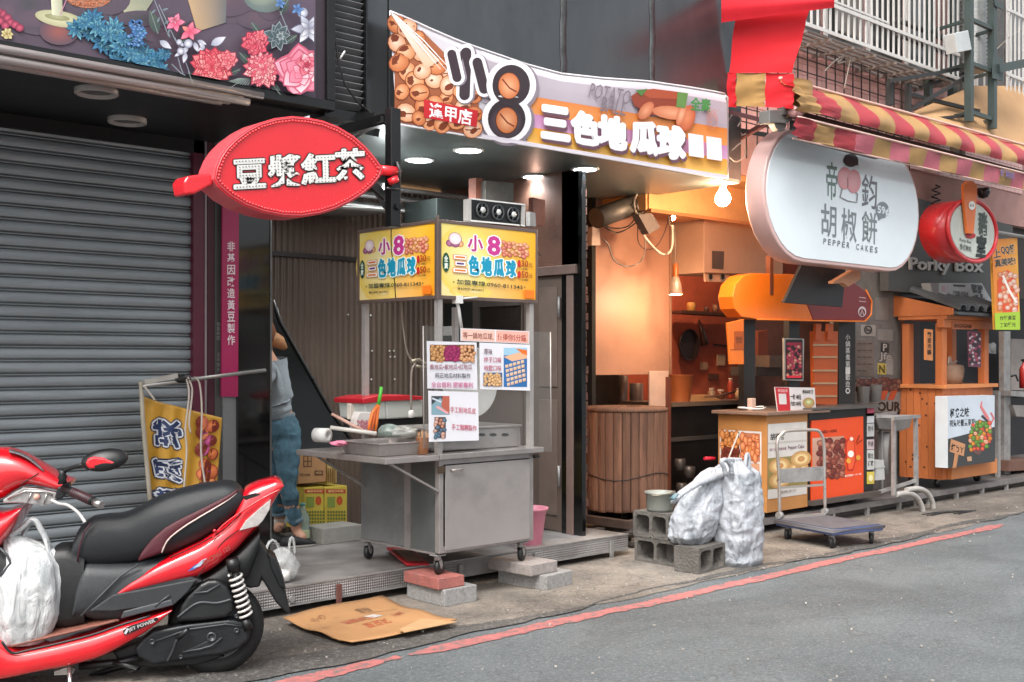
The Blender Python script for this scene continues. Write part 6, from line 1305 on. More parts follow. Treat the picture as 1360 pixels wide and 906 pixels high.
pr.balls((.09, .21, .43, .36), .055, 26, [('#e8a868', '#b8682c')], rim='#5a2a14', seed=3); pr.balls((.10, .36, .43, .47), .04, 22, [('#8a4030', '#5a2418')], rim='#3a140e', seed=4); pr.disc(.66, .38, .17, .10, '#d8904c', '#a8582c', n=18); pr.balls((.52, .22, .85, .46), .05, 14, [('#e8a070', '#b86038')], rim='#6a3018', seed=5)
pr.line([(.24, .46), (.44, .2)], .025, '#e4e0da'); pr.rect(.07, .5, .45, .6, '#8a6a5a'); pr.rect(.48, .5, .87, .6, '#c09070'); pr.build('print', t)
fnY = lambda u, v, h: Vector((ax0_ + (ax1_ - ax0_) * u, ay0 - h, az1 - (az1 - az0) * v)); pr = Print(fnY, .003, .0002)
pr.rect(.02, .09, .97, .86, '#cdc8c2'); pr.rect(.02, .28, .97, .30, '#b9b2ac'); pr.text('胡椒餅', (.08, .19), (.42, .19), (.08, .26), '#2c2826', .03); pr.text('Pepper Cake', (.5, .33), (.9, .33), (.5, .38), '#6a4a5a', .02); pr.text('現烤出爐 限量供應', (.06, .34), (.46, .34), (.06, .37), '#8a5a6a', .01)
pr.rect(.02, .44, .97, .76, '#8a7c48'); 
for x, y in ((.3, .53), (.75, .58), (.3, .68), (.82, .48)): pr.disc(x, y, .26, .085, '#e9d29a', '#b8864c', n=20); pr.disc(x, y, .17, .055, '#f3e6c0', '#dcb878', n=18); pr.disc(x, y, .09, .03, '#cf9a5c', '#b87a40', n=12)
pr.text('香酥多汁', (.3, .79), (.7, .79), (.3, .82), '#8a8078', .01); pr.build('print', t)
t = thing('menu_card', 'small red and white menu card standing on the tan counter', 'menu card', tuple(W(1052, 550, 5.8)))
obj('card', MB().prism([(1029, 514), (1082, 515), (1084, 547), (1033, 547)], onY(5.8), .008), M('card_white', '#cfc8c6', .4), t)
pr = Print(onY(5.8), .002); pr.quad((1029.5, 514.5), (1048, 515), (1050, 547), (1033.5, 547), '#b8242e'); pr.quad((1034, 523), (1044, 523), (1045, 537), (1035, 537), '#cfcac8'); pr.text('掃描點餐', (1033, 517), (1046, 517), (1033, 521), '#e8c8c4'); pr.text('一個 40元', (1050, 523), (1064, 524), (1050, 530), '#2c2422', .03); pr.text('六個150元', (1050, 533), (1064, 533), (1050, 539), '#2c2422', .03)
pr.text('帝鈞胡椒餅', (1066, 518), (1080, 518), (1066, 523), '#3a3a30', .02); pr.disc(1074, 535, 8, 7, '#d8b884', '#a87c48', n=16); pr.disc(1074, 534, 5, 4, '#e8d8a8', '#8aa05c', n=12); pr.build('print', t)
single('holder_tray', MB().prism([(1030, 547), (1084, 547), (1086, 554), (1030, 554)], onY(5.78), .12), M('tray_brown', '#6f6058', .5, var=.2), 'brown tray under the red and white menu card', 'tray', bevel=.004)
t = thing('charging_block', 'pale upright plug block with coiled leads on the tan counter', 'plug block', tuple(W(998, 545, 6.0)))
c = W(999, 546, 6.0); obj('block', MB().box(c.x - .035, 5.98, 1.06, c.x + .03, 6.03, 1.17), M('block_pale', '#c4a698', .5), t, bevel=.006)
obj('lead', MB().tube([(c.x + .18 * cos(a), 6.0 + .08 * sin(a), 1.072 + .02 * abs(cos(a))) for a in [k * .5 for k in range(12)]], .008, 6), whitep, t); 
# black cart with orange panel
t = thing('orange_panel_cart', 'black food cart with a bright orange meat poster and stickers', 'food cart', (9.05, 5.75, .13))
obj('cabinet', MB().box(9.02, 5.76, .24, 10.16, 6.28, 1.05), M('cart_black', '#211f1e', .4, var=.2), t, bevel=.004); obj('worktop', MB().box(8.99, 5.70, 1.0505, 10.2, 6.3, 1.075), M('worktop_grey', '#5f5a57', .4, .4), t)
obj('base_beam', MB().box(9.0, 5.70, .19, 10.2, 5.76, .235), M('beam_dark', '#4a423e', .6), t)
obj('orange_panel', MB().prism([(1078, 559), (1146.5, 553), (1147, 660), (1078, 668)], onY(5.745), .012), M('vivid_orange', '#d8481a', .4, var=.04), t)
pr = Print(onY(5.745), .002); pr.quad((1079, 582), (1121, 579), (1122, 630), (1079, 634), '#b07a64', cols=['#c8a08c', '#b88c74', '#8c4434', '#b87860'])
pr.balls((1088, 585, 1120, 632), 4.4, 60, [('#a85a44', '#6a2a20'), ('#c88a70', '#8a4030'), ('#8c3a2e', '#501c16')], rim='#4a1812', seed=2)
pr.text('美味難忘一吃再吃', (1088, 572), (1112, 570), (1088, 576), '#5a1c10', .01); pr.poly([(1124, 586), (1127, 582), (1132, 582), (1135, 586), (1137, 612), (1133, 625), (1126, 625), (1123, 600)], '#c02c1c'); pr.poly([(1125, 588), (1128, 584), (1131, 584), (1134, 588), (1135.5, 611), (1132, 623), (1127, 623), (1124.5, 600)], '#e2582c'); pr.disc(1130, 603, 4, 4.5, '#f3ece2', n=14); pr.disc(1127, 612, 3, 3.5, '#e0a03c', n=10); pr.disc(1140, 608, 3, 3.5, '#e0a03c', n=10); pr.disc(1131, 583, 2.4, 2.6, '#f0d8c8', n=10)
pr.line([(1137, 588), (1142, 578)], .9, '#5a1c10'); pr.line([(1138, 590), (1145, 584)], .9, '#5a1c10'); pr.text('香滷豬腳一刀一味', (1122, 631), (1144, 628), (1122, 634), '#f0dcd0', .01); pr.build('print', t)
for k, (y0, y1, c) in enumerate(((541, 553, '#c0506a'), (549, 562, '#b8b8ba'), (563, 580, '#b2b2b0'), (584, 597, '#c4b0b4'), (598, 624, '#bcbcb8'), (627, 643, '#c8b448'))): obj('sticker', MB().prism([(1152, y0), (1161, y0 - .5), (1161, y1 - .5), (1152, y1)], onY(5.75), .006), M('sticker_%s' % c[1:], c, .4), t)
pr = Print(onY(5.75), .003)
for k, (ch, y) in enumerate((('刷卡', 566), ('外送', 586), ('歡迎', 602), ('訂購', 612))): pr.text(ch, (1153, y), (1160, y - .4), (1153, y + 7), '#3a3a3c', .01)
pr.disc(1156.5, 635, 3, 4.5, '#e8e0b0', n=12); pr.build('print', t)
for x, y in ((9.9, 5.85), (9.15, 5.85), (10.05, 6.2)): castor('castor', x, y, .13, .07, t, .05, 1.0) if 0 else obj('wheel', MB().lathe((x, y, .19), [(.001, -.02), (.055, -.02), (.06, 0), (.055, .02), (.001, .02)], 18, axis=(.5, 1, 0)), tyre, t)
# tubs, sink stand
t = thing('sink_stand', 'steel frame stand with a basin and pipes between cart and kiosk', 'sink stand', (10.6, 5.6, 0))
sa, sb_ = W(1163, 550, 5.55), W(1221, 550, 5.55)
obj('top_frame', MB().bar(W(1163, 553, 5.9), W(1221, 553, 5.6), .03).bar(W(1186, 556, 5.5), W(1221, 553, 5.6), .03).bar(W(1163, 551, 6.1), W(1190, 548, 6.1), .03), steel2, t)
obj('basin', MB().prism([(1164, 556), (1212, 556), (1209, 568), (1196, 573), (1168, 570)], onY(5.85), .35), M('basin_steel', '#7f7a76', .35, .6, dirt=.3), t, bevel=.01)
for q in (((1187, 555, 5.55), (1187, 658, 5.55)), ((1216, 554, 5.6), (1217, 672, 5.6)), ((1170, 572, 5.95), (1170, 650, 5.95))): obj('leg', MB().bar(W(*q[0]), W(*q[1]), .035), steel2, t)
obj('lower_rail', MB().bar(W(1163, 655, 5.75), W(1217, 638, 5.6), .03).bar(W(1187, 655, 5.55), W(1222, 652, 5.6), .03), steel2, t)
obj('drain', MB().tube([W(1174, 575, 5.95), W(1175, 600, 5.95), W(1176, 630, 5.95)], [.06, .035, .03], 12), M('drain_grey', '#8c8986', .5), t)
for k in (0, 1): obj('hose', MB().tube([W(x + k * 14, y - k * 6, 5.55) for x, y in sm_([(1190, 657), (1205, 655), (1217, 660), (1224, 672), (1226, 682)])], .026, 10), M('hose_grey', '#a5a19c', .45), t)
t = thing('plastic_tubs', 'stacked pale plastic tubs standing on the black cart by the column', 'tubs', tuple(W(1155, 545, 6.1)))
for x, h in ((1147, 24), (1163, 26)): p = W(x, 546, 6.15); s_ = .0068; obj('tub', MB().lathe((p.x, 6.15, 1.076), [(.05, 0), (.065, h * s_), (.072, h * s_ + .003), (.06, h * s_)], 18), M('tub_grey', '#8c8a88', .5), t)
single('polystyrene_stack', MB().prism([(1163, 612), (1174, 611), (1175, 637), (1163, 638)], onY(5.85), .2).prism([(1162, 620), (1175.5, 619), (1175.5, 621), (1162, 622)], onY(5.845), .2), M('foam_white', '#b9b9b6', .7), 'small stack of white foam trays beside the black cart', 'tray stack')
single('red_marker', MB().tube([W(936, 609, 6.3), W(949, 609, 6.3)], .016, 8), M('marker_red', '#c4243a', .3), 'bright red rod end sticking out left of the tan counter', 'rod')
# ================================================================ things on and around the cart
t = thing('fan_unit', 'three black cooling fans in a white frame on top of the yellow cart sign', 'fan unit', tuple(W(660, 296, 5.6)))
FYY = 5.62
obj('housing', MB().prism([(627, 264), (696, 272), (696, 299), (627, 293)], onY(FYY + .012), .07), blackm, t)
for q in ([(622, 264), (626, 264), (626, 293), (622, 292)], [(694, 272), (698, 272), (697, 300), (693, 300)]): obj('end_plate', MB().prism(q, onY(FYY), .05), M('pale_plate', '#a8a6a2', .4), t)
obj('frame_edge', MB().bar(W(626, 264, FYY), W(697, 272, FYY), .008).bar(W(626, 293, FYY), W(697, 300, FYY), .008), whitep, t)
for x, y in ((641, 279), (662, 282), (682, 285)):
    c = W(x, y, FYY); f = obj('fan', MB().lathe(c, [(.044, 0), (.050, .006), (.050, -.01)], 22, axis=(0, -1, 0), caps=False), M('fan_grey', '#4c4f50', .4), t)
    obj('hub', MB().lathe(c, [(.001, .012), (.018, .010), (.020, 0)], 16, axis=(0, -1, 0), caps=False), M('hub_pale', '#b9bdbb', .4), f)
    mb = MB()
    for k in range(7): a = 2 * pi * k / 7; d = Vector((cos(a), 0, sin(a))); mb.bar(c + d * .018, c + d * .044, .014, .003)
    obj('blades', mb, M('fan_blade', '#33373a', .35), f)
obj('wires', MB().tube([W(x, y, FYY - .03) for x, y in ((690, 298), (700, 312), (712, 330), (718, 340))], .003, 5).tube([W(x, y, FYY - .03) for x, y in ((697, 298), (705, 306), (716, 325))], .003, 5), darkc, t)
obj('bracket', MB().prism([(704, 281), (711, 283), (712, 301), (704, 300)], onY(FYY + .02), .04), M('bracket_pale2', '#84827f', .5), t)
t = thing('wall_module', 'stained metal box with cables above the fan unit', 'box', tuple(W(660, 262, 6.2)))
obj('box_body', MB().prism([(645, 240), (682, 243), (682, 268), (645, 266)], onY(6.2), .15), M('stained_box', '#5c5852', .6, var=.3, dirt=.5), t)
obj('copper_post', MB().prism([(632, 236), (642, 237), (642, 266), (632, 264)], onY(6.25), .08), M('copper_brown', '#6e4030', .6, var=.3), t); obj('copper_post', MB().prism([(708, 262), (724, 266), (724, 300), (708, 300)], onY(6.3), .05), M('copper_brown', '#8a4f38', .6, var=.3), t)
# cooker
cy0 = CY0 + .10
t = thing('steam_cooker', 'grey steel griddle box with three oval vents on the cart top', 'cooker', tuple(W(670, 590, cy0)))
xa, xb = W(634, 575, cy0).x, W(691, 575, cy0).x
obj('body', MB().box(xa - .35, cy0, TZ + .005, xb, cy0 + .45, TZ + .135), steel, t, bevel=.006)
obj('top_rim', MB().box(xa - .36, cy0 - .01, TZ + .136, xb + .01, cy0 + .46, TZ + .15), steel, t, bevel=.003)
for x in (640, 655, 671): obj('vent', MB().prism([(x + 5 * cos(a), 577.5 + 2.2 * sin(a)) for a in [pi * k / 6 for k in range(12)]], onY(cy0 - .002), .004), blackd, t)
obj('end_bracket', MB().box(xb + .001, cy0 + .02, TZ + .005, xb + .02, cy0 + .08, TZ + .09), steel2, t)
t = thing('round_pan', 'large round pale steel pan standing upright behind the notices', 'pan', tuple(W(618, 558, cy0 + .2)))
pc = W(621, 507, cy0 + .22)
obj('disc', MB().lathe(pc, [(.001, .01), (.20, .012), (.235, .03), (.24, .028), (.24, .02), (.20, 0), (.001, -.002)], 40, axis=(0, -1, .08)), M('pan_pale', '#d4d4cf', .35, .1, var=.06), t)
obj('handle_clamp', MB().tube([W(x, y, cy0 + .1) for x, y in ((546, 480), (556, 478), (566, 484), (572, 480))], .012, 8).tube([W(x, y, cy0 + .1) for x, y in ((552, 486), (562, 488), (570, 484))], .009, 8), M('clamp_brass', '#9c9280', .35, .6), t)
t = thing('lidded_container', 'white box container with a red lid at the back of the cart', 'container', tuple(W(520, 558, 6.12)))
obj('box', MB().prism([(512, 532), (562, 530), (562, 554), (514, 557)], onY(6.1), .3).prism([(484, 534), (511.8, 532), (513.8, 557), (486, 557)], onY(6.1), .3), M('container_white', '#b5bab5', .5, var=.05), t, bevel=.01)
obj('lid', MB().prism([(482, 530), (500, 526), (540, 524.5), (562, 526.5), (562, 531), (512, 533), (483, 536.5)], onY(6.08), .34), M('lid_red', '#b8202c', .35), t, bevel=.006)
obj('support', MB().prism([(486, 557.5), (562, 554.5), (562, 572), (486, 574)], onY(6.12), .26), blackd, t)
t = thing('steel_tray', 'shallow stainless tray on the fold-out shelf of the cart', 'tray', (4.2, 5.6, TZ))
tr = MB(); x0, x1, y0, y1, z0, z1 = 4.02, 4.42, 5.50, 5.93, TZ, TZ + .075
def ring(x0, x1, y0, y1, z): return [(x0, y0, z), (x1, y0, z), (x1, y1, z), (x0, y1, z)]
tr.rings([ring(x0 + .03, x1 - .03, y0 + .03, y1 - .03, z0), ring(x0 + .01, x1 - .01, y0 + .01, y1 - .01, z1 - .01), ring(x0, x1, y0, y1, z1), ring(x0 + .005, x1 - .005, y0 + .005, y1 - .005, z1 + .004), ring(x0 + .014, x1 - .014, y0 + .014, y1 - .014, z1 - .01), ring(x0 + .035, x1 - .035, y0 + .035, y1 - .035, z0 + .008)], sm=False)
obj('tray', tr, steel, t)
t = thing('kettle_lid', 'grey-green domed lid resting in the steel tray', 'lid', tuple(W(517, 577, 5.8)))
obj('dome', MB().lathe(W(517, 577, 5.75), [(.075, -.01), (.07, .03), (.05, .055), (.02, .065), (.001, .067)], 22), M('lid_green_grey', '#7e8c84', .4, .2), t)
t = thing('plastic_sleeves', 'crumpled clear plastic sleeves heaped at the right end of the tray', 'plastic bags', tuple(W(540, 580, 5.7)))
def crumple(c, sx, sy, sz, seed, nu=26, nv=14, amp=.3):
    q = random.Random(seed); ph = [(q.uniform(2, 7), q.uniform(2, 7), q.uniform(0, 6)) for _ in range(6)]; rings = []
    for j in range(nv + 1):
        v = pi * j / nv; R = []
        for i in range(nu):
            u = 2 * pi * i / nu; d = 1 + amp * sum(sin(round(a) * u + p) * sin(b * v + p * 2) for a, b, p in ph) / 2.4
            R.append(Vector(c) + Vector((sx * sin(v) * cos(u) * d, sy * sin(v) * sin(u) * d, -sz * cos(v) * (1 + .15 * sin(3 * u + seed)))))
        rings.append(R)
    return MB().rings(rings, 0, False)
pl = M('clear_plastic', '#c6c8c2', .18, var=.1, bump=.4, bs=18, alpha=.55, coat=.3)
obj('sleeves', crumple(W(533, 574, 5.72), .12, .08, .035, 3), pl, t)
t = thing('tongs', 'green handled orange tongs standing upright in the tray', 'tongs', tuple(W(497, 575, 5.62)))
tg = W(0, 0, 5.6)
obj('handle', MB().tube([W(506.5, 514, 5.6), W(505, 525, 5.6), W(502.5, 538, 5.6)], .011, 8), M('tong_green', '#4fae3a', .4), t)
for k, (dx, c) in enumerate(((-6, '#d8702c'), (-1.5, '#c85a24'), (3, '#d8702c'))): obj('tine', MB().tube([W(503, 537, 5.6), W(499 + dx * .7, 548, 5.6), W(497 + dx, 562, 5.6), W(495.5 + dx, 573, 5.6)], [.010, .012, .010, .007], 8), M('tong_orange_%d' % (k % 2), c, .4), t)
single('rolling_rod', MB().tube([W(439, 568, 5.75), W(500, 576, 5.55)], .013, 10), M('rod_pale', '#bdb9b2', .4), 'pale metal rod lying across the tray rim', 'rod')
t = thing('wooden_rods', 'pinkish wooden rods leaning up towards the black sheet behind the tray', 'rods', tuple(W(480, 572, 5.9)))
for k in range(3): obj('rod', MB().tube([W(441 + k * 6, 550 + k * 3, 6.05), W(482 + k * 3, 573 + k, 5.85)], .010, 8), M('rod_wood', '#b08a7c', .5), t)
t = thing('paper_bag', 'white printed paper bag behind the tongs', 'paper bag', tuple(W(484, 572, 5.95)))
obj('bag', MB().prism([(478, 547), (498, 548), (497, 572), (472, 572), (474, 556)], onY(5.95), .07), M('bag_paper', '#cbc6c2', .7), t, bevel=.006); pr = Print(onY(5.95), .002); pr.balls((475, 559, 494, 570), 1.8, 24, [('#c0707c', '#b06070')], rim='#cbb6b6', seed=3); pr.build('print', t)
t = thing('paper_roll', 'white paper roll lying at the back of the fold-out shelf', 'paper roll', tuple(W(430, 585, 6.2)))
c = W(427.5, 578, 6.15); mb = MB(); n = 20; ax_ = Vector((.35, -.93, 0)); a_ = Vector((.93, .35, 0)); b_ = Vector((0, 0, 1))
mb.rings([[c + ax_ * h + (a_ * cos(2 * pi * k / n) + b_ * sin(2 * pi * k / n)) * r for k in range(n)] for r, h in ((.018, -.05), (.045, -.05), (.045, .05), (.018, .05))], 0, False, True)
obj('roll', mb, M('roll_white', '#c9c9c6', .7), t)
single('pink_cloth', crumple(W(450, 589, 5.85), .055, .04, .016, 9), M('cloth_pink', '#d07a94', .8), 'small crumpled pink cloth on the fold-out shelf', 'cloth')
t = thing('skewer_cup', 'brown paper cup packed with bamboo skewers beside the lowest notice', 'cup', tuple(W(561, 595, 5.55)))
c = W(561.5, 594, 5.52); c.z = TZ
obj('cup', MB().lathe(c, [(.033, 0), (.043, .10), (.045, .102), (.04, .1), (.001, .09)], 18), M('cup_brown', '#a9734f', .6, var=.15), t)
mb = MB()
for k in range(22): a = rg.uniform(0, 6.28); r = rg.uniform(0, .034); p = c + Vector((r * cos(a), r * sin(a), .05)); mb.cyl(p, p + Vector((rg.uniform(-.01, .01), 0, .075 + rg.uniform(0, .02))), .0022, n=5)
obj('skewers', mb, M('bamboo', '#b98a60', .6), t)
single('socket_box', MB().prism([(465.5, 536), (476, 536), (475, 557), (465, 557)], onY(6.22), .04), M('socket_white', ''), 'white socket box on the rear left upright of the cart', 'socket', bevel=.004)
t = thing('drop_cable', 'pale cable dropping in front of the back wall with a white plug at its end', 'cable', tuple(W(546, 555, 5.9)))
obj('cord', MB().tube([W(x, y, 5.95) for x, y in sm_([(533, 395), (534, 420), (536, 440), (540, 465), (546, 478), (552, 482)])], .006, 6).tube([W(x, y, 5.9) for x, y in sm_([(551, 483), (547, 492), (546, 510), (546, 545)])], .007, 6), cordm, t); obj('plug', MB().lathe(W(546, 550, 5.9), [(.001, .03), (.018, .02), (.022, -.02), (.001, -.024)], 12), whitep, t)
# under and beside the cart
t = thing('red_tray', 'bright red rimmed tray tipped on the platform under the cart', 'tray', tuple(WG(545, 745, .18)))
obj('tray', MB().add([WG(513, 728, .20), WG(540, 750, .185), WG(570, 750, .175), WG(545, 728, .18)], [(0, 1, 2, 3)]), M('lid_red', ''), t, solid=.012); obj('liner', MB().add([p + Vector((0, 0, .008)) for p in (WG(520, 730, .20), WG(542, 747, .187), WG(563, 747, .18), WG(545, 731, .18))], [(0, 1, 2, 3)]), M('tray_brown2', '#8a6a5c', .5), t)
t = thing('pink_bin', 'pink plastic bin with a flared rim behind the cart on the right', 'bin', tuple(WG(708, 716, .17)))
c = WG(703, 722, .17); obj('bin', MB().lathe(c, [(.09, 0), (.125, .24), (.14, .25), (.14, .265), (.115, .262), (.085, .01)], 24, caps=False), M('bin_pink', '#c4788a', .45), t)
# pavers
gran = M('granite_paver', '#8c8a88', .8, var=.3, vs=60, bump=.3, bs=120, dirt=.2); redb = M('red_paver', '#9c5c54', .85, var=.2, vs=12, bump=.3, bs=80, dirt=.3, dirtcol='#7a6a64')
def blockat(name, cx, cy, z, sx, sy, h, rot, mat, label, cat, group=None):
    o = single(name, MB().obox((cx, cy, z + h / 2), (sx, sy, h), Matrix.Rotation(rot, 3, 'Z')), mat, label, cat, group, bevel=.006); return o
blockat('paving_block', 4.545, 5.555, 0, .26, .38, .105, 0, gran, 'grey granite paving block on the ground under the red one', 'paving block')
blockat('paving_block', 4.49, 5.565, .1055, .205, .36, .07, -.03, redb, 'reddish paving block under the front left castor of the cart', 'paving block')
blockat('paving_block', 5.33, 5.52, 0, .28, .42, .098, .12, gran, 'lower grey paving block of the right stack under the cart', 'paving block')
blockat('paving_block', 5.24, 5.55, .0985, .26, .40, .075, .05, M('pale_paver', '#928a86', .8, var=.2, vs=30, bump=.3, dirt=.2), 'upper grey paving block under the front right castor of the cart', 'paving block')
blockat('concrete_slab', WG(455, 722, .17).x + .02, WG(455, 722, .17).y + .18, .17, .34, .30, .12, 0, M('pale_concrete', '#92908a', .8, var=.15, dirt=.3), 'pale concrete slab step on the platform behind the cart', 'slab')
# cardboard
cm = M('cardboard', '#ab7f54', .8, var=.12, vs=3, bump=.06, dirt=.12, dirtcol='#7a5a3c')
t = thing('cardboard_sheet', 'flattened cardboard carton lying on the pavement by the platform', 'cardboard', tuple(WG(490, 825)))
q = [WG(376, 823, .04), WG(507, 793, .03), WG(607, 826, .035), WG(467, 854, .035)]
def cb(u, v):
    p = (q[0] * (1 - u) + q[1] * u) * (1 - v) + (q[3] * (1 - u) + q[2] * u) * v; p.z = .034 + .012 * sin(u * 5) * sin(v * 3 + 1) + .018 * max(0, .15 - v) * 6 + .006 * sin(v * 14); return p
obj('main_panel', MB().grid(cb, 16, 12), cm, t, solid=.005)
obj('flap', MB().add([WG(537, 850 - 10, .052), WG(607, 826, .046), WG(560, 822, .05), WG(530, 836, .055)], [(0, 1, 2, 3)]), M('cardboard_pale', '#b89268', .8), t, solid=.004)
pr = Print(lambda u, v, h: WG(u, v, .058) + Vector((0, 0, h)), 0, .0003)
pr = Print(lambda u, v, h: cb(u, v) + Vector((0, 0, h + .0035)), 0, .0001)
for i, (s_, x, y, w_, h_, c) in enumerate((('鑫凱拖酒食', .25, .45, .32, .12, '#b0604c'), ('原豆漿', .35, .62, .25, .10, '#a8583c'), ('易碎', .55, .2, .15, .12, '#7a5a44'), ('小心', .12, .2, .14, .1, '#8a5c44'), ('10kg', .7, .5, .12, .1, '#b0604c'))): pr.text(s_, (x, y + h_), (x + w_, y + h_ - .02), (x, y), c, .015)
pr.quad((.50, .42), (.62, .40), (.63, .52), (.52, .54), '#cfcac6'); pr.line([(.3, .3), (.9, .35)], .008, '#8a6444'); pr.line([(.05, .5), (.45, .52)], .008, '#8a6444'); pr.build('print', t)
# cartons behind the bending person
def carton(p0, p1, Y, dz, mat, label, name='carton', draw=None, lidcol=None):
    a, b_ = W(p0[0], p1[1], Y), W(p1[0], p0[1], Y); t = thing(name, label, 'carton', (a.x, Y, a.z))
    obj('box', MB().box(a.x, Y, a.z, b_.x, Y + dz, b_.z), mat, t, bevel=.004)
    pr = Print(onY(Y), .002); draw(pr); pr.build('print', t); return t
yel = M('yellow_carton', '#b8a23c', .6, var=.1)
def dy(x0):
    def f(p):
        p.rect(x0 + 1, 650, x0 + 27, 655, '#b03c2c'); p.text('綠豆沙牛奶', (x0 + 4, 651), (x0 + 24, 651), (x0 + 4, 654), '#e8d890', .01)
        for j in range(4):
            for i in range(7): p.disc(x0 + 4 + i * 3.6, 680 + j * 4.5, 1.5, 1.7, '#5f6a2c', n=7, h=.004)
        p.disc(x0 + 19, 665, 4, 6, '#c8582c', '#b0441c', n=12); p.rect(x0 + 3, 660, x0 + 13, 674, '#7a8a3c')
    return f
carton((404, 646), (430, 704), 7.2, .3, yel, 'yellow printed carton on the floor next to the clear bottle', draw=dy(404)); carton((431, 645), (461, 701), 7.2, .3, yel, 'yellow printed carton on the floor, nearer the cart', draw=dy(432))
def db(p): p.rect(403, 605, 414, 620, '#5a3c28'); p.rect(404, 606.5, 408, 612, '#a87c50'); p.rect(409.5, 606.5, 413, 612, '#a87c50'); p.rect(404, 613.5, 408, 619, '#a87c50'); p.rect(409.5, 613.5, 413, 619, '#a87c50'); p.text('PK-0.04', (399, 629), (412, 629), (399, 632), '#5a3c28', .02); p.rect(418, 625, 429, 631, '#5a3c28'); p.text('NSGR', (419.5, 626.5), (427.5, 626.5), (419.5, 629.5), '#c09a6c', .02)
carton((396, 600), (433, 643), 7.22, .3, cm, 'open brown carton stacked on the yellow cartons', draw=db)
t = thing('wire_basket', 'small yellow slatted basket wedged beside the brown carton', 'basket', tuple(W(440, 642, 7.25)))
obj('basket', MB().prism([(434, 616), (447, 621), (447, 641), (434, 643)], onY(7.25), .2), M('basket_yellow', '#b89a5a', .6), t); mb = MB()
for k in range(4): mb.bar(W(436 + k * 3, 622, 7.24), W(436 + k * 3, 641, 7.24), .006)
obj('slats', mb, M('basket_brown', '#7a5a34', .6), t)
t = thing('water_bottle', 'large clear plastic bottle with green label beside the yellow carton', 'bottle', tuple(W(402, 703, 7.12)))
c = W(402, 704, 7.1); c.z = PZ
obj('bottle', MB().lathe(c, [(.001, 0), (.05, .002), (.052, .12), (.048, .14), (.052, .16), (.05, .2), (.02, .26), (.018, .28)], 18), M('bottle_clear', '#8fa39a', .1, var=.1, alpha=.55), t); obj('cap', MB().cyl(c + Vector((0, 0, .281)), c + Vector((0, 0, .3)), .02), M('cap_teal', '#4a8a80', .4), t); obj('label_band', MB().cyl(c + Vector((0, 0, .05)), c + Vector((0, 0, .11)), .0535, n=18, caps=False), M('label_green', '#a8b08c', .5), t)
# translucent carrier bag on the platform
bagp = M('thin_white_plastic', '#cfd2d2', .2, var=.15, vs=9, bump=.7, bs=16, alpha=.38, coat=.3, sub=.0)
t = thing('carrier_bag', 'small thin white carrier bag of tubs on the platform edge by the rear wheel', 'carrier bag', tuple(WG(385, 778, PZ)))
c = WG(385, 775, PZ) + Vector((0, .08, .095)); obj('bag_body', crumple(c, .10, .08, .10, 5, amp=.22), bagp, t); obj('tub', MB().lathe(c + Vector((-.02, -.02, -.08)), [(.001, 0), (.05, 0), (.06, .06), (.001, .065)], 18), whitep, t)
obj('handle', MB().tube([c + Vector((.05 + .02 * cos(a), -.02, .07 + .10 * sin(a))) for a in [pi * k / 8 for k in range(9)]], .009, 6).tube([c + Vector((-.06 + .05 * cos(a), .02, .05 + .11 * sin(a))) for a in [pi * k / 8 for k in range(9)]], .009, 6), bagp, t)

# ================================================================ hanging flag by the shutter
FLY = 6.6
t = thing('advert_flag', 'yellow advertising flag hung crookedly from a pale pole by the shutter', 'flag', tuple(W(240, 640, FLY)))
tp = [(188, 526), (215, 535), (240, 541), (270, 549), (295, 555)]
def flag_fn(px, py, h): return W(px, py, FLY + .03 * sin((px - 188) * .06) + .012 * sin(px * .25 + py * .03) - h)
def fb(u, v): px = 188 + 107 * u; ty = interp(tp, px); px2 = px + (4 * (1 - u) * 1 - 9 * u) * v * 1.0 + 8 * v * (1 - u); return flag_fn(px2, ty + (672 - ty) * v, 0)
obj('cloth', MB().grid(fb, 40, 30), M('flag_yellow', '#b88a2a', .55, var=.14, vs=3, bump=.15, bs=8), t, solid=.002)
pr = Print(flag_fn, .005, .0004)
for b_, c_ in ((.13, '#1c2a4a'), (.09, '#d3d6dc'), (.03, '#22345c')):
    for ch, y, h_ in (('球', 556, 34), ('瓜', 607, 28), ('地', 648, 24)): pr.text(ch, (205, y + h_), (204, y), (241, y + h_ + 5), c_, b_)
pr.balls((268, 556, 292, 668), 9.5, 42, [('#e8a060', '#c8683a'), ('#e88c50', '#b8542c'), ('#d86a9a', '#a8407a')], rim='#7a2c1c', seed=6, stripe='#9c3a8a', clip=lambda x, y: y > interp(tp, x) + 9 and x < 287 - (y - 560) * .06)
pr.build('print', t)
obj('side_pole', MB().tube([W(187, 507, FLY - .03), W(190, 560, FLY - .03), W(197, 640, FLY - .03), W(202, 690, FLY - .03)], .014, 8), M('pole_pale', '#9a9384', .5), t)
t = thing('flag_pole', 'pale metal pole slanting from the black pillar with strips and cords tied on', 'pole', tuple(W(270, 505, FLY)))
obj('pole', MB().tube([W(190, 513, FLY - .06), W(262, 503, FLY - .03), W(352, 492, 6.76)], .013, 10), M('pole_steel', '#9c9a96', .4, .5), t); obj('strip_bundle', MB().bar(W(191, 508, FLY - .05), W(235, 499, FLY - .05), .03, .028), M('strip_pale', '#a8a49c', .5, var=.2), t)
obj('knot', crumple(W(242, 503, FLY - .05), .05, .03, .025, 4), darkc, t)
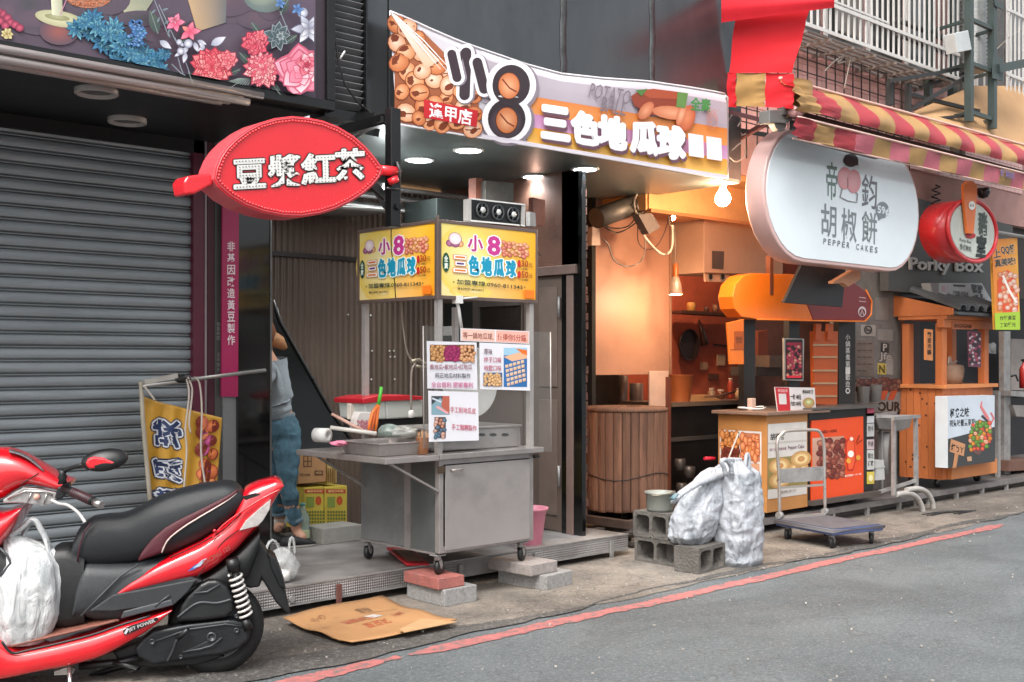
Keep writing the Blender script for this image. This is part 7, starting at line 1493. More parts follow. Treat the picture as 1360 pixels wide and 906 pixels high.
for ps in (((247, 502), (251, 520), (249, 545), (246, 570), (248, 600), (245, 640), (244, 665)), ((249, 501), (255, 515), (254, 535), (251, 560), (253, 575)), ((258, 501), (265, 510), (268, 545), (267, 600), (272, 640), (276, 662)), ((190, 512), (197, 520), (206, 532))): obj('cord', MB().tube([W(x, y, FLY - .07) for x, y in sm_(list(ps))], .006, 6), M('cord_white', '#b5aca2', .6), t)

# ================================================================ concrete blocks, pot, sacks, dolly
cbm = M('cinder_block', '#5e5a55', .9, var=.25, vs=8, bump=.7, bs=55, dirt=.4, dirtcol='#3a3733')
def hollow(name, c, L_, D_, H_, rot, label, nh=2):
    """hollow block: L_ along its face with the holes, D_ through them"""
    t = thing(name, label, 'concrete block', tuple(c), rot, None)
    R = Matrix.Translation(Vector(c)) @ Matrix.Rotation(rot, 4, 'Z'); mb = MB(); e = .026; x = -L_ / 2; cell = (L_ - e * (nh + 1)) / nh
    outline = []
    def rr(x0, x1, z0, z1, r=.03, n=4): return [(cx + r * cos(a), cz + r * sin(a)) for cx, cz, a0 in ((x1 - r, z0 + r, -pi / 2), (x1 - r, z1 - r, 0), (x0 + r, z1 - r, pi / 2), (x0 + r, z0 + r, pi)) for a in [a0 + pi / 2 * k / n for k in range(n + 1)]]
    m_ = .6
    # shell as strips joining the outer edge of each cell to its rounded hole
    for k in range(nh):
        X0 = -L_ / 2 + (L_ / nh) * k; X1 = X0 + L_ / nh; hx0 = X0 + e * (1 if k == 0 else .5); hx1 = X1 - e * (1 if k == nh - 1 else .5)
        hole = rr(hx0, hx1, e, H_ - e); out = []
        for (px, pz) in hole:
            cx, cz = (X0 + X1) / 2, H_ / 2; dx, dz = px - cx, pz - cz; sx = (X1 - X0) / 2 / max(1e-6, abs(dx)); sz = H_ / 2 / max(1e-6, abs(dz)); s_ = min(sx, sz); out.append((cx + dx * s_, cz + dz * s_))
        n = len(hole)
        P_ = lambda q, y: R @ Vector((q[0], y, q[1]))
        mb.rings([[P_(q, -D_ / 2) for q in out], [P_(q, -D_ / 2) for q in hole], [P_(q, D_ / 2) for q in hole], [P_(q, D_ / 2) for q in out]], 0, False, True, sm=False)
    obj('block', mb, cbm, t); return t
hollow('concrete_block', (6.56, 5.42, 0), .40, .20, .195, pi / 2, 'lower hollow concrete block with its holes facing left')
hollow('concrete_block', (6.54, 5.07, 0), .37, .20, .19, .12, 'lower hollow concrete block in front of the leaning sack')
hollow('concrete_block', (6.55, 5.46, .196), .34, .19, .19, pi / 2, 'upper hollow concrete block carrying the grey pot')
hollow('concrete_block', (6.76, 5.35, 0), .36, .18, .19, .1, 'rear hollow concrete block half hidden behind the sacks')
t = thing('grey_pot', 'grey-green aluminium pot on the topmost concrete block', 'pot', (6.56, 5.46, .386))
c = Vector((6.56, 5.46, .387)); obj('pot', MB().lathe(c, [(.001, 0), (.09, 0), (.098, .02), (.104, .13), (.116, .135), (.116, .145), (.098, .145), (.094, .02), (.001, .015)], 28), M('pot_grey', '#8a8e88', .4, .3, dirt=.2), t); obj('handle', MB().tube([c + Vector((.112 * cos(a), .112 * sin(a), .14 - .012 * sin(a * 2 + 1))) for a in [pi + k * .25 for k in range(12)]], .005, 6), M('pot_wire', '#a49c8a', .4, .5), t)
sackm = bpy.data.materials.new('woven_sack'); sackm.use_nodes = True; N = sackm.node_tree.nodes; L = sackm.node_tree.links; b = N['Principled BSDF']; tc = N.new('ShaderNodeTexCoord')
no = N.new('ShaderNodeTexNoise'); no.inputs['Scale'].default_value = 7; no.inputs['Detail'].default_value = 9; no.inputs['Roughness'].default_value = .72; no.inputs['Distortion'].default_value = 1.2; L.new(tc.outputs['Object'], no.inputs[0])
cr = N.new('ShaderNodeValToRGB'); cr.color_ramp.elements[0].position = .33; cr.color_ramp.elements[0].color = (*lin('#62686e'), 1); cr.color_ramp.elements[1].position = .52; cr.color_ramp.elements[1].color = (*lin('#a9adb3'), 1); L.new(no.outputs[0], cr.inputs[0]); L.new(cr.outputs[0], b.inputs['Base Color']); b.inputs['Roughness'].default_value = .38
vo = N.new('ShaderNodeTexVoronoi'); vo.inputs['Scale'].default_value = 24; vo.feature = 'DISTANCE_TO_EDGE'; mp = N.new('ShaderNodeMapping'); mp.inputs['Scale'].default_value = (1, 1, .6); L.new(tc.outputs['Object'], mp.inputs[0]); L.new(mp.outputs[0], vo.inputs[0])
ad = N.new('ShaderNodeMath'); ad.operation = 'MULTIPLY_ADD'; ad.inputs[1].default_value = .5; L.new(vo.outputs[0], ad.inputs[0]); L.new(no.outputs[0], ad.inputs[2])
bp = N.new('ShaderNodeBump'); bp.inputs['Strength'].default_value = .8; bp.inputs['Distance'].default_value = .018; L.new(ad.outputs[0], bp.inputs['Height']); L.new(bp.outputs[0], b.inputs['Normal'])
from mathutils import noise as mn
def sack(c, prof, lean, seed, twist=0.):
    rings = []; nu = 110; nv = 110
    for j in range(nv + 1):
        v = j / nv; z = v * prof[-1][0]; r = interp([(a, b) for a, b, _ in prof], z); r2 = interp([(a, c_) for a, _, c_ in prof], z); R = []
        for i in range(nu):
            u = 2 * pi * i / nu; cx, sy = cos(u), sin(u); cx = math.copysign(abs(cx) ** .8, cx); sy = math.copysign(abs(sy) ** .8, sy)
            p = Vector((cx * r, sy * r2, z)); q = Vector((cx * 2.2, sy * 2.2, z * 5.5 + seed))
            d = mn.noise(q * .8) * .020 - abs(mn.noise(Vector((cx * 1.6, sy * 1.6, z * 13 + seed)))) * .020 - abs(mn.noise(Vector((cx * 3.5, sy * 3.5, z * 7 + seed * 3)))) * .016 - max(0, .16 - abs(mn.noise(Vector((cx * 2.6 + z * 2, sy * 2.6, z * 6 + seed * 5))))) * .05 + mn.noise(Vector((cx * 10, sy * 10, z * 26))) * .002
            up = max(0, (z / prof[-1][0] - .72) / .28); d += up * .030 * sin(11 * u + 2 * sin(u * 2)) 
            k = 1 + d / max(.1, r); R.append(Vector(c) + Vector((p.x * k + lean[0] * z + lean[2] * z * z, p.y * k + lean[1] * z, z)))
        rings.append(R)
    return MB().rings(rings, 0, True)
t = thing('tall_sack', 'full white woven sack standing upright, tied at its top with two ears', 'sack', (6.92, 5.02, 0))
c = Vector((6.92, 5.02, 0)); obj('sack_body', sack(c, [(0, .165, .14), (.04, .195, .165), (.2, .208, .18), (.42, .198, .175), (.62, .205, .17), (.69, .19, .15), (.735, .12, .10), (.765, .05, .05), (.79, .06, .05)], (-.02, 0, -.05), 1.3), sackm, t)
for px, q, r in ((965, ((964, 632), (961, 620), (958, 613), (964, 611), (970, 618), (972, 630)), .017), (992, ((990, 628), (990, 616), (991, 607), (993, 603), (995, 612), (995, 626)), .014)): obj('ear', MB().tube([W(x, y, 4.92) for x, y in sm_(list(q), 3)], r, 8), sackm, t)
t = thing('leaning_sack', 'slumped white woven sack leaning on the concrete blocks', 'sack', (6.62, 5.15, .19))
c = Vector((6.54, 5.16, .192)); obj('sack_body', sack(c, [(0, .14, .12), (.05, .19, .15), (.18, .205, .165), (.32, .175, .14), (.42, .12, .10), (.5, .06, .07), (.53, .02, .03)], (.18, -.12, .35), 6.1), sackm, t)
obj('folded_mouth', MB().tube([W(x, y, 5.02) for x, y in ((893, 668), (905, 655), (925, 642), (945, 634), (958, 632))], [.022, .032, .04, .045, .04], 10, sq=.6), sackm, t)
obj('printed_patch', MB().tube([W(892, 663, 4.99), W(899, 656, 4.985)], .022, 8, sq=.4), M('sack_print', '#5f7c84', .5, var=.4, vs=40), t)
# platform dolly
t = thing('platform_dolly', 'blue platform trolley with a folding tubular steel handle', 'trolley', (8.3, 5.1, 0))
P0, P1, P2, P3 = Vector((7.97, 4.87, .165)), Vector((8.52, 4.74, .165)), Vector((8.68, 5.38, .165)), Vector((8.13, 5.51, .165))
cen = (P0 + P1 + P2 + P3) / 4
def deck(s_, z, dz): pts = [cen + (p - cen) * s_ for p in (P0, P1, P2, P3)]; return MB().rings([[Vector((p.x, p.y, z)) for p in pts], [Vector((p.x, p.y, z + dz)) for p in pts]], 0, True, sm=False)
blu = M('blue_grey_deck', '#3c4a72', .5, .1, var=.2, vs=6, dirt=.35, dirtcol='#7a7876'); obj('deck', deck(1, .122, .048), blu, t, bevel=.006); obj('deck_mat', deck(.94, .1705, .005), M('dolly_mat', '#57555a', .7, var=.25, vs=5, dirt=.4), t); obj('bumper', MB().tube([p + Vector((0, 0, -.01)) for p in (P0, P1, P2, P3)], .016, 8, closed=True), M('bumper_grey', '#6d6c70', .6), t)
for p, yw in ((P0, .3), (P1, .5), (P3, .2), (P2, .4)): q = cen + (p - cen) * .78; castor('castor', q.x, q.y, 0, .121, t, .058, yw)
A_, B_ = WG(1039, 690, .18), P2 + Vector((-.03, -.02, .02)); A_ = P3 + Vector((.03, -.02, .02)); up_ = Vector((-.02, .0, .70))
hd = (B_ - A_).normalized()
pts = [A_, A_ + up_ * .5, A_ + up_ * .9 + Vector((-.02, 0, 0)), A_ + up_ + hd * .04, A_ + up_ * 1.04 + hd * .10, B_ + up_ * 1.04 - hd * .12, B_ + up_ - hd * .04, B_ + up_ * .85, B_ + up_ * .5, B_]
obj('handle', MB().tube(sm_([tuple(p) for p in pts], 3), .014, 10), M('handle_steel', '#b3aca6', .3, .6), t)
obj('handle_plate', MB().bar(A_ + up_ * .50, B_ + up_ * .50, .012, .12), steel2, t); obj('cross_bar', MB().bar(A_ + up_ * .36, B_ + up_ * .36, .018), M('handle_steel', ''), t); obj('cross_bar', MB().bar(A_, B_, .02), M('handle_steel', ''), t)
for p in (A_, B_): obj('pivot', MB().cyl(p + Vector((-.02, .0, .02)), p + Vector((.02, 0, .02)), .03), steel2, t)
# grating by the kerb
t = thing('drain_mat', 'flat dark wire mat lying on the pavement by the hoses', 'mat', tuple(WG(1260, 682)))
mb = MB()
for k in range(9): mb.tube([WG(1225 + k * 6, 683 - k * .3 + 2 * sin(k), .012), WG(1248 + k * 6, 680 - k * .3, .016)], .006, 5)
obj('mat_wires', mb, darkc, t)
# ================================================================ red scooter, tail towards the street
SR = WG(287, 893, 0); SANG = radians(150)
t = SC = thing('red_scooter', 'red and black scooter parked tail-out by the shutter with a white bag on its floorboard', 'scooter', (SR.x, SR.y, 0), SANG)
FW = Vector((cos(SANG), sin(SANG), 0)); LF = Vector((-sin(SANG), cos(SANG), 0))     # forward; left, towards the street
def loc(x, y, z): return SR + FW * x + LF * y + Vector((0, 0, z))
def sp(px, py, y=0.):
    """pixel to the scooter's lengthwise vertical plane at offset y: (x, z)"""
    d = ray(px, py); o = Vector((0, 0, CZ)); n = LF; tt = ((SR + LF * y) - o).dot(n) / d.dot(n); p = o + d * tt; q = p - SR; return q.dot(FW), p.z
def spw(px, py, y=0.): x, z = sp(px, py, y); return loc(x, y, z)
def curve(pl, y): return sorted([sp(a, b, y) for a, b in pl])
def bodyloft(top, bot, wf, y=.12, n=26, m=16, e=2.6, yo=0., xs=None, mi=0):
    T_, B_ = curve(top, y), curve(bot, y); x0, x1 = max(T_[0][0], B_[0][0]), min(T_[-1][0], B_[-1][0]); rings = []
    for i in range(n + 1):
        f = i / n; f = .5 - .5 * cos(pi * f); x = x0 + (x1 - x0) * f; zt, zb = interp(T_, x), interp(B_, x)
        if zt - zb < .004: zt, zb = (zt + zb) / 2 + .002, (zt + zb) / 2 - .002
        wd = wf(f); c = (zt + zb) / 2; h = (zt - zb) / 2; R = []
        for k in range(m):
            a = 2 * pi * k / m; ca, sa = cos(a), sin(a); R.append(loc(x, yo + math.copysign(abs(ca) ** (2 / e), ca) * wd, c + math.copysign(abs(sa) ** (2 / e), sa) * h))
        rings.append(R)
    return MB().rings(rings, mi, True)
def plate(pts, y, d, name, mat, parent=None, bevel=.006, seg=3, **k):
    return obj(name, MB().prism(pts, lambda u, v, h: spw(u, v, y) - LF * h, d), mat, parent or SC, bevel=bevel, seg=seg, **k)
sred = M('scooter_red_paint', '#c80f1e', .18, var=.05, vs=3, bump=.0, coat=.9, dirt=.10, dirtcol='#8a5a50', spec=.6, rvar=.03)
sgrey = M('textured_grey_plastic', '#292c2f', .5, var=.12, vs=4, bump=.12, bs=250, dirt=.2, dirtcol='#5d6064')
sblk = M('black_plastic', '#0d0e0f', .42, var=.2, vs=6, bump=.06, bs=200, dirt=.1, dirtcol='#3a3a3a')
vinyl = M('seat_vinyl', '#1a1d20', .42, var=.1, vs=5, bump=.22, bs=330, spec=.45)
vinm = M('maroon_vinyl', '#4a141f', .48, var=.08, bump=.2, bs=330)
chrome = M('bare_alloy', '#b5b3b0', .22, .9, var=.1)
def wheel(cx, r, name):
    c = loc(cx, 0, r); w_ = obj(name, MB().lathe(c, [(r - .075, -.045), (r - .05, -.056), (r - .02, -.054), (r - .004, -.03), (r, 0), (r - .004, .03), (r - .02, .054), (r - .05, .056), (r - .075, .045)], 48, axis=LF, caps=False), M('scooter_tyre', '#0d0d0d', .7, var=.25, bump=.15, bs=90), SC)
    obj('rim', MB().lathe(c, [(.03, -.05), (.05, -.045), (r - .10, -.025), (r - .08, -.045), (r - .072, -.045), (r - .072, .045), (r - .08, .045), (r - .10, .025), (.05, .04), (.03, .05)], 36, axis=LF), M('rim_dark', '#5a5b5d', .35, .5), w_)
    obj('tread_groove', MB().tube([c + (FW * cos(a) + Vector((0, 0, 1)) * sin(a)) * (r - .006) + LF * (.028 + .006 * (k % 2)) for k, a in enumerate([pi * q / 40 for q in range(80)])], .0035, 4, closed=True), blackd, w_)
    return w_
wheel(.0, .226, 'rear_wheel'); wheel(1.27, .226, 'front_wheel')
# seat
stop = [(91, 748), (92, 735), (96, 718), (102, 704), (110, 695), (120, 689), (138, 686), (160, 685), (176, 679), (190, 671), (205, 663), (235, 652), (266, 645), (298, 640.5), (310, 642), (318, 647), (323, 655), (325, 662)]
sbot = [(91, 752), (100, 756), (140, 755), (181, 750), (228, 738), (266, 720), (298, 700), (316, 683), (325, 668)]
swf = lambda f: .145 - .03 * abs(f - .3) - .06 * max(0, f - .75) - .04 * max(0, .1 - f) * 5
sxa, sxb = sp(325, 660, .1)[0], sp(91, 750, .1)[0]
def sy_(px): f = min(1, max(0, (sp(px, 690, .1)[0] - sxa) / (sxb - sxa))); return swf(f)
seat = obj('seat', bodyloft(stop, sbot, swf, y=.10, n=40, m=24, e=2.9), vinyl, SC)
def onside(pl, y): return [spw(a, b, y) for a, b in pl]
mar_t = [(184, 742), (190, 731), (203, 715), (218, 702), (235, 692), (266, 677), (290, 665), (310, 654), (316, 649)]
mar_b = [(184, 745), (215, 734), (219, 725), (225, 715), (250, 696), (282, 677), (303, 664), (313, 655), (317, 651)]
def sidegrid(T_, B_, y, name, mat, parent, bulge=.012, n=30):
    def f(u, v):
        xa, xb = T_[0][0], T_[-1][0]; px = xa + (xb - xa) * u; ty, by = interp(T_, px), interp(B_, px) ; return spw(px, ty + (by - ty) * v, y(u) if callable(y) else y) + LF * bulge * sin(pi * v)
    return obj(name, MB().grid(f, n, 6), mat, parent, solid=.004)
sidegrid(mar_t, mar_b, lambda u: sy_(184 + 132 * u) + .004 - .014 * max(0, u - .6), 'side_panel', vinm, seat, .004)
obj('piping', MB().tube([spw(a, b, sy_(a) + .008 - .012 * max(0, (i - 7) / 5)) for i, (a, b) in enumerate(sm_([(215, 734), (219, 724), (227, 713), (250, 696), (282, 677), (303, 664), (314, 655)], 2))], .0035, 6), M('piping_cream', '#c8b8b0', .5), seat)
fsm = M('maroon_seam', '#45202a', .5); obj('front_seam', MB().tube([spw(a, b, .13) for a, b in ((103, 746), (106, 725), (112, 707), (121, 694))], .004, 6), fsm, seat)
# red tail body
rtop = [(149, 791), (172, 771), (203, 750), (228, 737), (266, 719), (298, 697), (316, 676), (321, 655), (328, 648), (345, 641), (367, 636), (374, 640), (377, 645)]
rbot = [(149, 794), (190, 785), (219, 779), (263, 769), (285, 757), (317, 731), (345, 700), (358, 680), (368, 662), (377, 647)]
tail = obj('tail_body', bodyloft(rtop, rbot, lambda f: .158 - .055 * max(0, .45 - f) * 1.5 - .0 - .05 * max(0, f - .8), y=.13, n=44, m=20, e=3.4), sred, SC)
# lens, grooves, grab rail
plate([(318, 705), (326, 692), (345, 675), (360, 663), (358, 677), (349, 692), (342, 699)], .150, .02, 'rear_lens', M('clear_lens', '#b9b2ae', .08, .3, var=.25, vs=30, coat=1), tail, bevel=.003)
obj('body_crease', MB().tube([spw(a, b, .157) for a, b in sm_([(282, 718), (285, 710), (298, 696), (320, 680), (345, 664), (372, 650)])], [.004] * 21, 6), sred, tail)
obj('grab_slot', MB().prism([(322, 660), (338, 655), (346, 656), (340, 659), (326, 664)], lambda u, v, h: spw(u, v, .135) - LF * h, .03), blackd, tail)
obj('side_bolt', MB().lathe(spw(285, 705, .16), [(.001, .006), (.008, .004), (.008, -.01)], 10, axis=LF), sred, tail)
pr = Print(lambda u, v, h: spw(u, v, .163 + h), 0, .0003); pr.poly([(249, 759), (258, 751), (268, 746), (262, 754), (256, 757)], '#3a5a9c'); pr.poly([(256, 755), (268, 744), (275, 741), (266, 752)], '#9aa8b8'); pr.text('RACING 125', (269, 745), (304, 724), (271, 751), '#8a3a34', .03); pr.build('decal', tail)
obj('panel_gap', MB().tube([spw(a, b, .152) for a, b in sm_([(262, 768), (272, 752), (284, 735), (300, 716), (318, 704)])], .0022, 5), blackd, tail)
obj('upper_gap', MB().tube([spw(a, b, .150) for a, b in sm_([(226, 741), (262, 724), (296, 704), (320, 682)])], .003, 5), blackd, tail)
# grey bodywork
gtop = [(96, 812), (100, 780), (106, 757), (112, 748), (140, 748), (181, 748), (226, 740), (240, 752), (263, 768), (268, 771)]
gbot = [(96, 822), (125, 828), (155, 831), (190, 819), (232, 806), (252, 785), (268, 774)]
gb = obj('side_cover', bodyloft(gtop, gbot, lambda f: .150 - .02 * abs(f - .5), y=.14, n=30, m=20, e=3.6), sgrey, SC)
plate([(118, 812), (150, 790), (200, 781), (262, 769), (250, 786), (232, 803), (196, 806), (150, 812)], .163, .02, 'cover_fin', sgrey, gb)
plate([(160, 822), (164, 812), (228, 796), (231, 804)], .170, .012, 'cover_rib', M('grey_rib', '#3c3f42', .45), gb)
obj('ridge', MB().tube([spw(a, b, .158) for a, b in ((108, 818), (135, 790), (160, 765), (184, 749))], .006, 6).tube([spw(a, b, .168) for a, b in ((206, 806), (216, 797), (226, 790))], .005, 6), M('grey_rib', ''), gb)
# black recess with the bag hook
obj('front_box', bodyloft([(66, 735), (70, 728), (90, 726), (112, 738)], [(62, 835), (90, 838), (112, 832)], lambda f: .13, y=.12, n=12, m=16, e=5), M('recess_black', '#101112', .5, var=.2), SC)
# red lower fairing and floor
ftop = [(-60, 835), (-30, 838), (0, 852), (16, 866), (40, 862), (72, 855), (120, 843), (158, 831), (195, 821), (228, 811)]
fbot = [(-60, 915), (-20, 912), (40, 898), (90, 889), (130, 878), (158, 864), (190, 845), (210, 830), (228, 813)]
ff = obj('floor_fairing', bodyloft(ftop, fbot, lambda f: .185 - .03 * max(0, .3 - f) * 2, y=.18, n=34, m=20, e=4.5), sred, SC)
plate([(163, 838), (172, 832), (209, 820), (210, 824), (176, 840), (165, 844)], .19, .012, 'badge', M('badge_dark', '#1e1a1c', .2), ff, bevel=.002)
pr = Print(lambda u, v, h: spw(u, v, .191 + h), 0, .0004); pr.text('JET POWER', (170, 835), (205, 822), (172, 840), '#a8a4a4', .03); pr.line([(166, 842), (170, 835)], 3, '#b8b8bc'); pr.build('decal', ff)
obj('cover_edge', MB().tube([spw(a, b, .188) for a, b in sm_([(2, 852), (16, 867), (40, 863), (72, 856), (120, 844), (158, 831), (200, 818)])], .006, 6), sblk, ff)
za = sp(72, 853, .18)[1]
mt = MB(); fA, fB, fC, fD = spw(14, 862, .175), spw(158, 827, .165), spw(140, 818, -.1), spw(64, 822, -.1)
obj('floor_mat', MB().grid(lambda u, v: (fA * (1 - u) + fB * u) * (1 - v) + (fD * (1 - u) + fC * u) * v + Vector((0, 0, .010)), 14, 8), M('floor_mat_brown', '#7a4a3c', .7, var=.3, vs=8, bump=.3, dirt=.4), SC, solid=.008)
# leg shield
ls = obj('leg_shield', bodyloft([(-110, 690), (-60, 680), (0, 684), (14, 677), (28, 675)], [(-110, 880), (-60, 870), (-10, 740), (0, 724), (12, 709), (22, 690), (28, 677)], lambda f: .19, y=.19, n=16, m=16, e=3), sred, SC)
obj('inner_shield', bodyloft([(-70, 700), (-20, 715), (0, 722), (16, 735)], [(-70, 860), (-20, 862), (8, 850), (16, 820)], lambda f: .17, y=.15, n=12, m=16, e=4), sblk, SC)
obj('glovebox_line', MB().tube([spw(a, b, .175) for a, b in ((0, 728), (10, 738), (14, 748), (4, 760), (0, 765))], .006, 6), M('grey_rib', ''), ls)
# headset
hc = obj('handlebar_cowl', bodyloft([(-90, 610), (-40, 596), (0, 597), (20, 602), (48, 619), (75, 636), (88, 643)], [(-90, 690), (-40, 680), (0, 665), (15, 655), (32, 647), (77, 655), (88, 648)], lambda f: .16 - .03 * f, y=.16, n=24, m=18, e=2.6), sred, SC)
plate([(4, 664), (18, 655), (31, 647.5), (50, 649), (77, 655), (75, 662), (69, 669), (58, 672), (30, 668), (4, 668)], .158, .05, 'indicator_lens', M('indicator_lens', '#a8a4a2', .06, .45, var=.3, vs=40, coat=1), hc, bevel=.004)
obj('indicator_bulb', MB().lathe(spw(49, 660, .165), [(.001, .016), (.012, .012), (.016, 0)], 12, axis=LF), M('orange_bulb', '#d0a090', .2), hc); obj('lens_rib', MB().tube([spw(a, b, .165) for a, b in ((10, 663), (34, 652), (60, 653), (70, 658))], .004, 5).tube([spw(a, b, .165) for a, b in ((36, 668), (42, 654))], .003, 5).tube([spw(a, b, .165) for a, b in ((58, 670), (62, 656))], .003, 5), chrome, hc)
obj('screen', MB().grid(lambda u, v: spw(12 + 46 * u, 600 + 26 * u - 5 * sin(pi * u) - 3 * (1 - v), .05 + .08 * v), 12, 4), M('smoke_screen', '#6d6f70', .1, alpha=.8, coat=1), hc, solid=.006)
obj('cowl_seam', MB().tube([spw(a, b, .157) for a, b in ((26, 645), (38, 637), (52, 628))], .0025, 5), blackd, hc)
gr_a, gr_b = spw(84, 648, .20), spw(135, 671, .36)
g = obj('grip', MB().tube([gr_a, gr_a.lerp(gr_b, .25), gr_a.lerp(gr_b, .8)], [.018, .020, .020], 12), sblk, SC)
mb = MB()
for k in range(9): p = gr_a.lerp(gr_b, .28 + k * .055); d_ = (gr_b - gr_a).normalized(); mb.lathe(p, [(.020, -.003), (.0225, 0), (.020, .003)], 14, axis=d_, caps=False)
obj('grip_ribs', mb, M('grip_maroon', '#4a1c26', .5), g); obj('bar_end', MB().cyl(gr_a.lerp(gr_b, .81), gr_b, .018, n=14), chrome, g)
obj('brake_lever', MB().tube([spw(a, b, y) for a, b, y in sm_([(68, 664, .17), (79, 669, .20), (90, 671, .24), (103, 680, .29), (110, 689, .32), (113, 694, .33)])], .0075, 8), M('lever_alloy', '#c4c4c2', .35, .3), SC)
obj('lever_bracket', MB().prism([(76, 648), (92, 640), (92, 652), (80, 664), (72, 662)], lambda u, v, h: spw(u, v, .20) - LF * h, .05), sblk, SC, bevel=.006)
mt_ = obj('mirror', MB().lathe(spw(139, 611, .34), [(.001, .03), (.06, .026), (.095, .01), (.10, -.005), (.094, -.014), (.001, -.016)], 28, axis=(LF + Vector((0, 0, .15))).normalized(), sx=1, sy=1), sblk, SC)
me_ = mt_.data; cM = INV[SC.name] @ spw(139, 611, .34)
for v in me_.vertices: v.co.z = cM.z + (v.co.z - cM.z) * .50 - (v.co.x - cM.x) * .10
obj('mirror_cover', MB().prism([(113, 617), (116, 609), (124, 606.5), (138, 608), (156, 614), (151, 618), (135, 622.5), (118, 623)], lambda u, v, h: spw(u, v, .372) - LF * h, .03), sred, mt_, bevel=.01, seg=3)
obj('mirror_stem', MB().tube([spw(82, 640, .24), spw(82, 628, .24), spw(88, 624, .25), spw(100, 620, .29), spw(116, 616, .34)], [.014, .013, .010, .009, .008], 8), sblk, SC)
obj('stem_boot', MB().lathe(spw(83, 634, .24), [(.022, -.03), (.016, -.01), (.021, 0), (.015, .015), (.019, .03)], 12), sblk, SC)
# power unit
plate([(178, 862), (190, 848), (203, 838), (250, 829), (304, 823), (325, 825), (333, 836), (331, 850), (318, 862), (296, 870), (266, 874), (230, 880), (203, 884), (184, 874)], .135, .10, 'transmission_cover', M('case_grey', '#1c1f21', .42, .3, var=.15, vs=5, bump=.08), bevel=.016, seg=4)
plate([(234, 827), (240, 805), (248, 792), (266, 776), (276, 771), (290, 770), (303, 780), (310, 796), (310, 814), (300, 821), (270, 825)], .150, .12, 'air_box', M('airbox_black', '#141617', .4, var=.15, vs=5, bump=.05), bevel=.02, seg=4)
obj('air_box_ridge', MB().tube([spw(a, b, .155) for a, b in sm_([(236, 820), (255, 805), (268, 800), (288, 801), (307, 796)])], .006, 6).tube([spw(a, b, .155) for a, b in ((257, 788), (275, 786), (292, 776))], .005, 6), M('grey_rib', ''), SC)
plate([(243, 866), (262, 858), (286, 846), (296, 849), (284, 860), (262, 866)], .142, .012, 'cover_rib', M('case_grey2', '#26292b', .4, .3), bevel=.003)
obj('case_line', MB().tube([spw(a, b, .143) for a, b in ((243, 866), (266, 862), (280, 858), (295, 847))], .004, 6).tube([spw(a, b, .14) for a, b in ((205, 852), (250, 836), (300, 829), (322, 832))], .004, 6), M('grey_rib', ''), SC)
for px, py, r in ((281, 846, .024), (314, 837, .012), (314, 818, .009), (202, 852, .014), (240, 872, .010)): obj('case_bolt', MB().lathe(spw(px, py, .14), [(.001, .004), (r * .55, .004), (r * .6, .010), (r, .010), (r, -.01)], 16, axis=LF), M('bolt_dark', '#3f4245', .35, .5), SC)
obj('lower_case', MB().prism([(150, 866), (190, 850), (260, 860), (300, 872), (262, 884), (205, 888), (160, 884)], lambda u, v, h: spw(u, v, .06) - LF * h, .12), sblk, SC, bevel=.01)
ks = [(249, 838), (240, 846), (234, 852), (229, 866), (222, 879)]; obj('kick_starter', MB().tube([spw(a, b, .165) for a, b in sm_(ks)], .009, 8), M('kick_dark', '#2b2c2e', .35, .4), SC); obj('kick_pedal', MB().tube([spw(236, 848, .165), spw(250, 836, .19)], .012, 8), M('kick_dark', ''), SC)
mb = MB(); n_ = 8 * 12; A0, A1 = spw(312, 762, .155), spw(327, 818, .145); ad_ = (A1 - A0); e1 = ad_.normalized().cross(LF).normalized(); e2 = ad_.normalized().cross(e1)
mb.tube([A0 + ad_ * (k / n_) + (e1 * cos(k * 2 * pi / 12) + e2 * sin(k * 2 * pi / 12)) * .029 for k in range(n_ + 1)], .0065, 6); obj('shock_spring', mb, M('spring_white', '#c2beb9', .4, .1), SC)
obj('shock_body', MB().tube([spw(309, 745, .155), spw(328, 826, .14)], .017, 10).cyl(spw(308, 742, .155), spw(311, 758, .155), .03, n=14).cyl(spw(326, 822, .145), spw(330, 836, .14), .022, n=12), sblk, SC)
obj('reservoir_cap', MB().prism([(319, 738), (331, 736), (333, 756), (321, 757)], lambda u, v, h: spw(u, v, .10) - LF * h, .04), M('blue_cap', '#2c5aa8', .3), SC, bevel=.004)
# rear guard
plate([(322, 732), (333, 722), (345, 719), (354, 732), (362, 745), (373, 765), (380, 790), (386, 816), (380, 815), (366, 800), (348, 770), (345, 780), (330, 782), (316, 772), (318, 755)], .06, .12, 'rear_mudguard', sblk, bevel=.012)
plate([(356, 735), (366, 742), (375, 765), (380, 783), (372, 780), (360, 755)], .085, .17, 'number_plate_holder', blackm)
obj('under_tray', bodyloft([(240, 770), (263, 769), (285, 757), (317, 731), (345, 702)], [(240, 800), (263, 800), (300, 790), (330, 770), (345, 730)], lambda f: .11, y=.1, n=12, m=14, e=4), sblk, SC)
obj('frame_tube', MB().tube([spw(105, 885, .08), spw(160, 880, .08), spw(190, 872, .08)], .018, 8).tube([spw(120, 898, -.05), spw(150, 888, -.05), spw(180, 880, .0)], .016, 8), sblk, SC)
obj('engine_fins', MB().box(0, 0, 0, .001, .001, .001).prism([(120, 876), (150, 866), (160, 880), (130, 890)], lambda u, v, h: spw(u, v, .05) - LF * h, .1), M('engine_alloy', '#55524e', .5, .5, var=.4, vs=20), SC, bevel=.008)
obj('bracket', MB().prism([(72, 892), (90, 886), (100, 888), (96, 896), (72, 897)], lambda u, v, h: spw(u, v, .13) - LF * h, .02), chrome, SC)
obj('side_stand', MB().tube([spw(92, 886, .16), spw(93, 905, .20), spw(94, 915, .22)], .011, 8), chrome, SC)
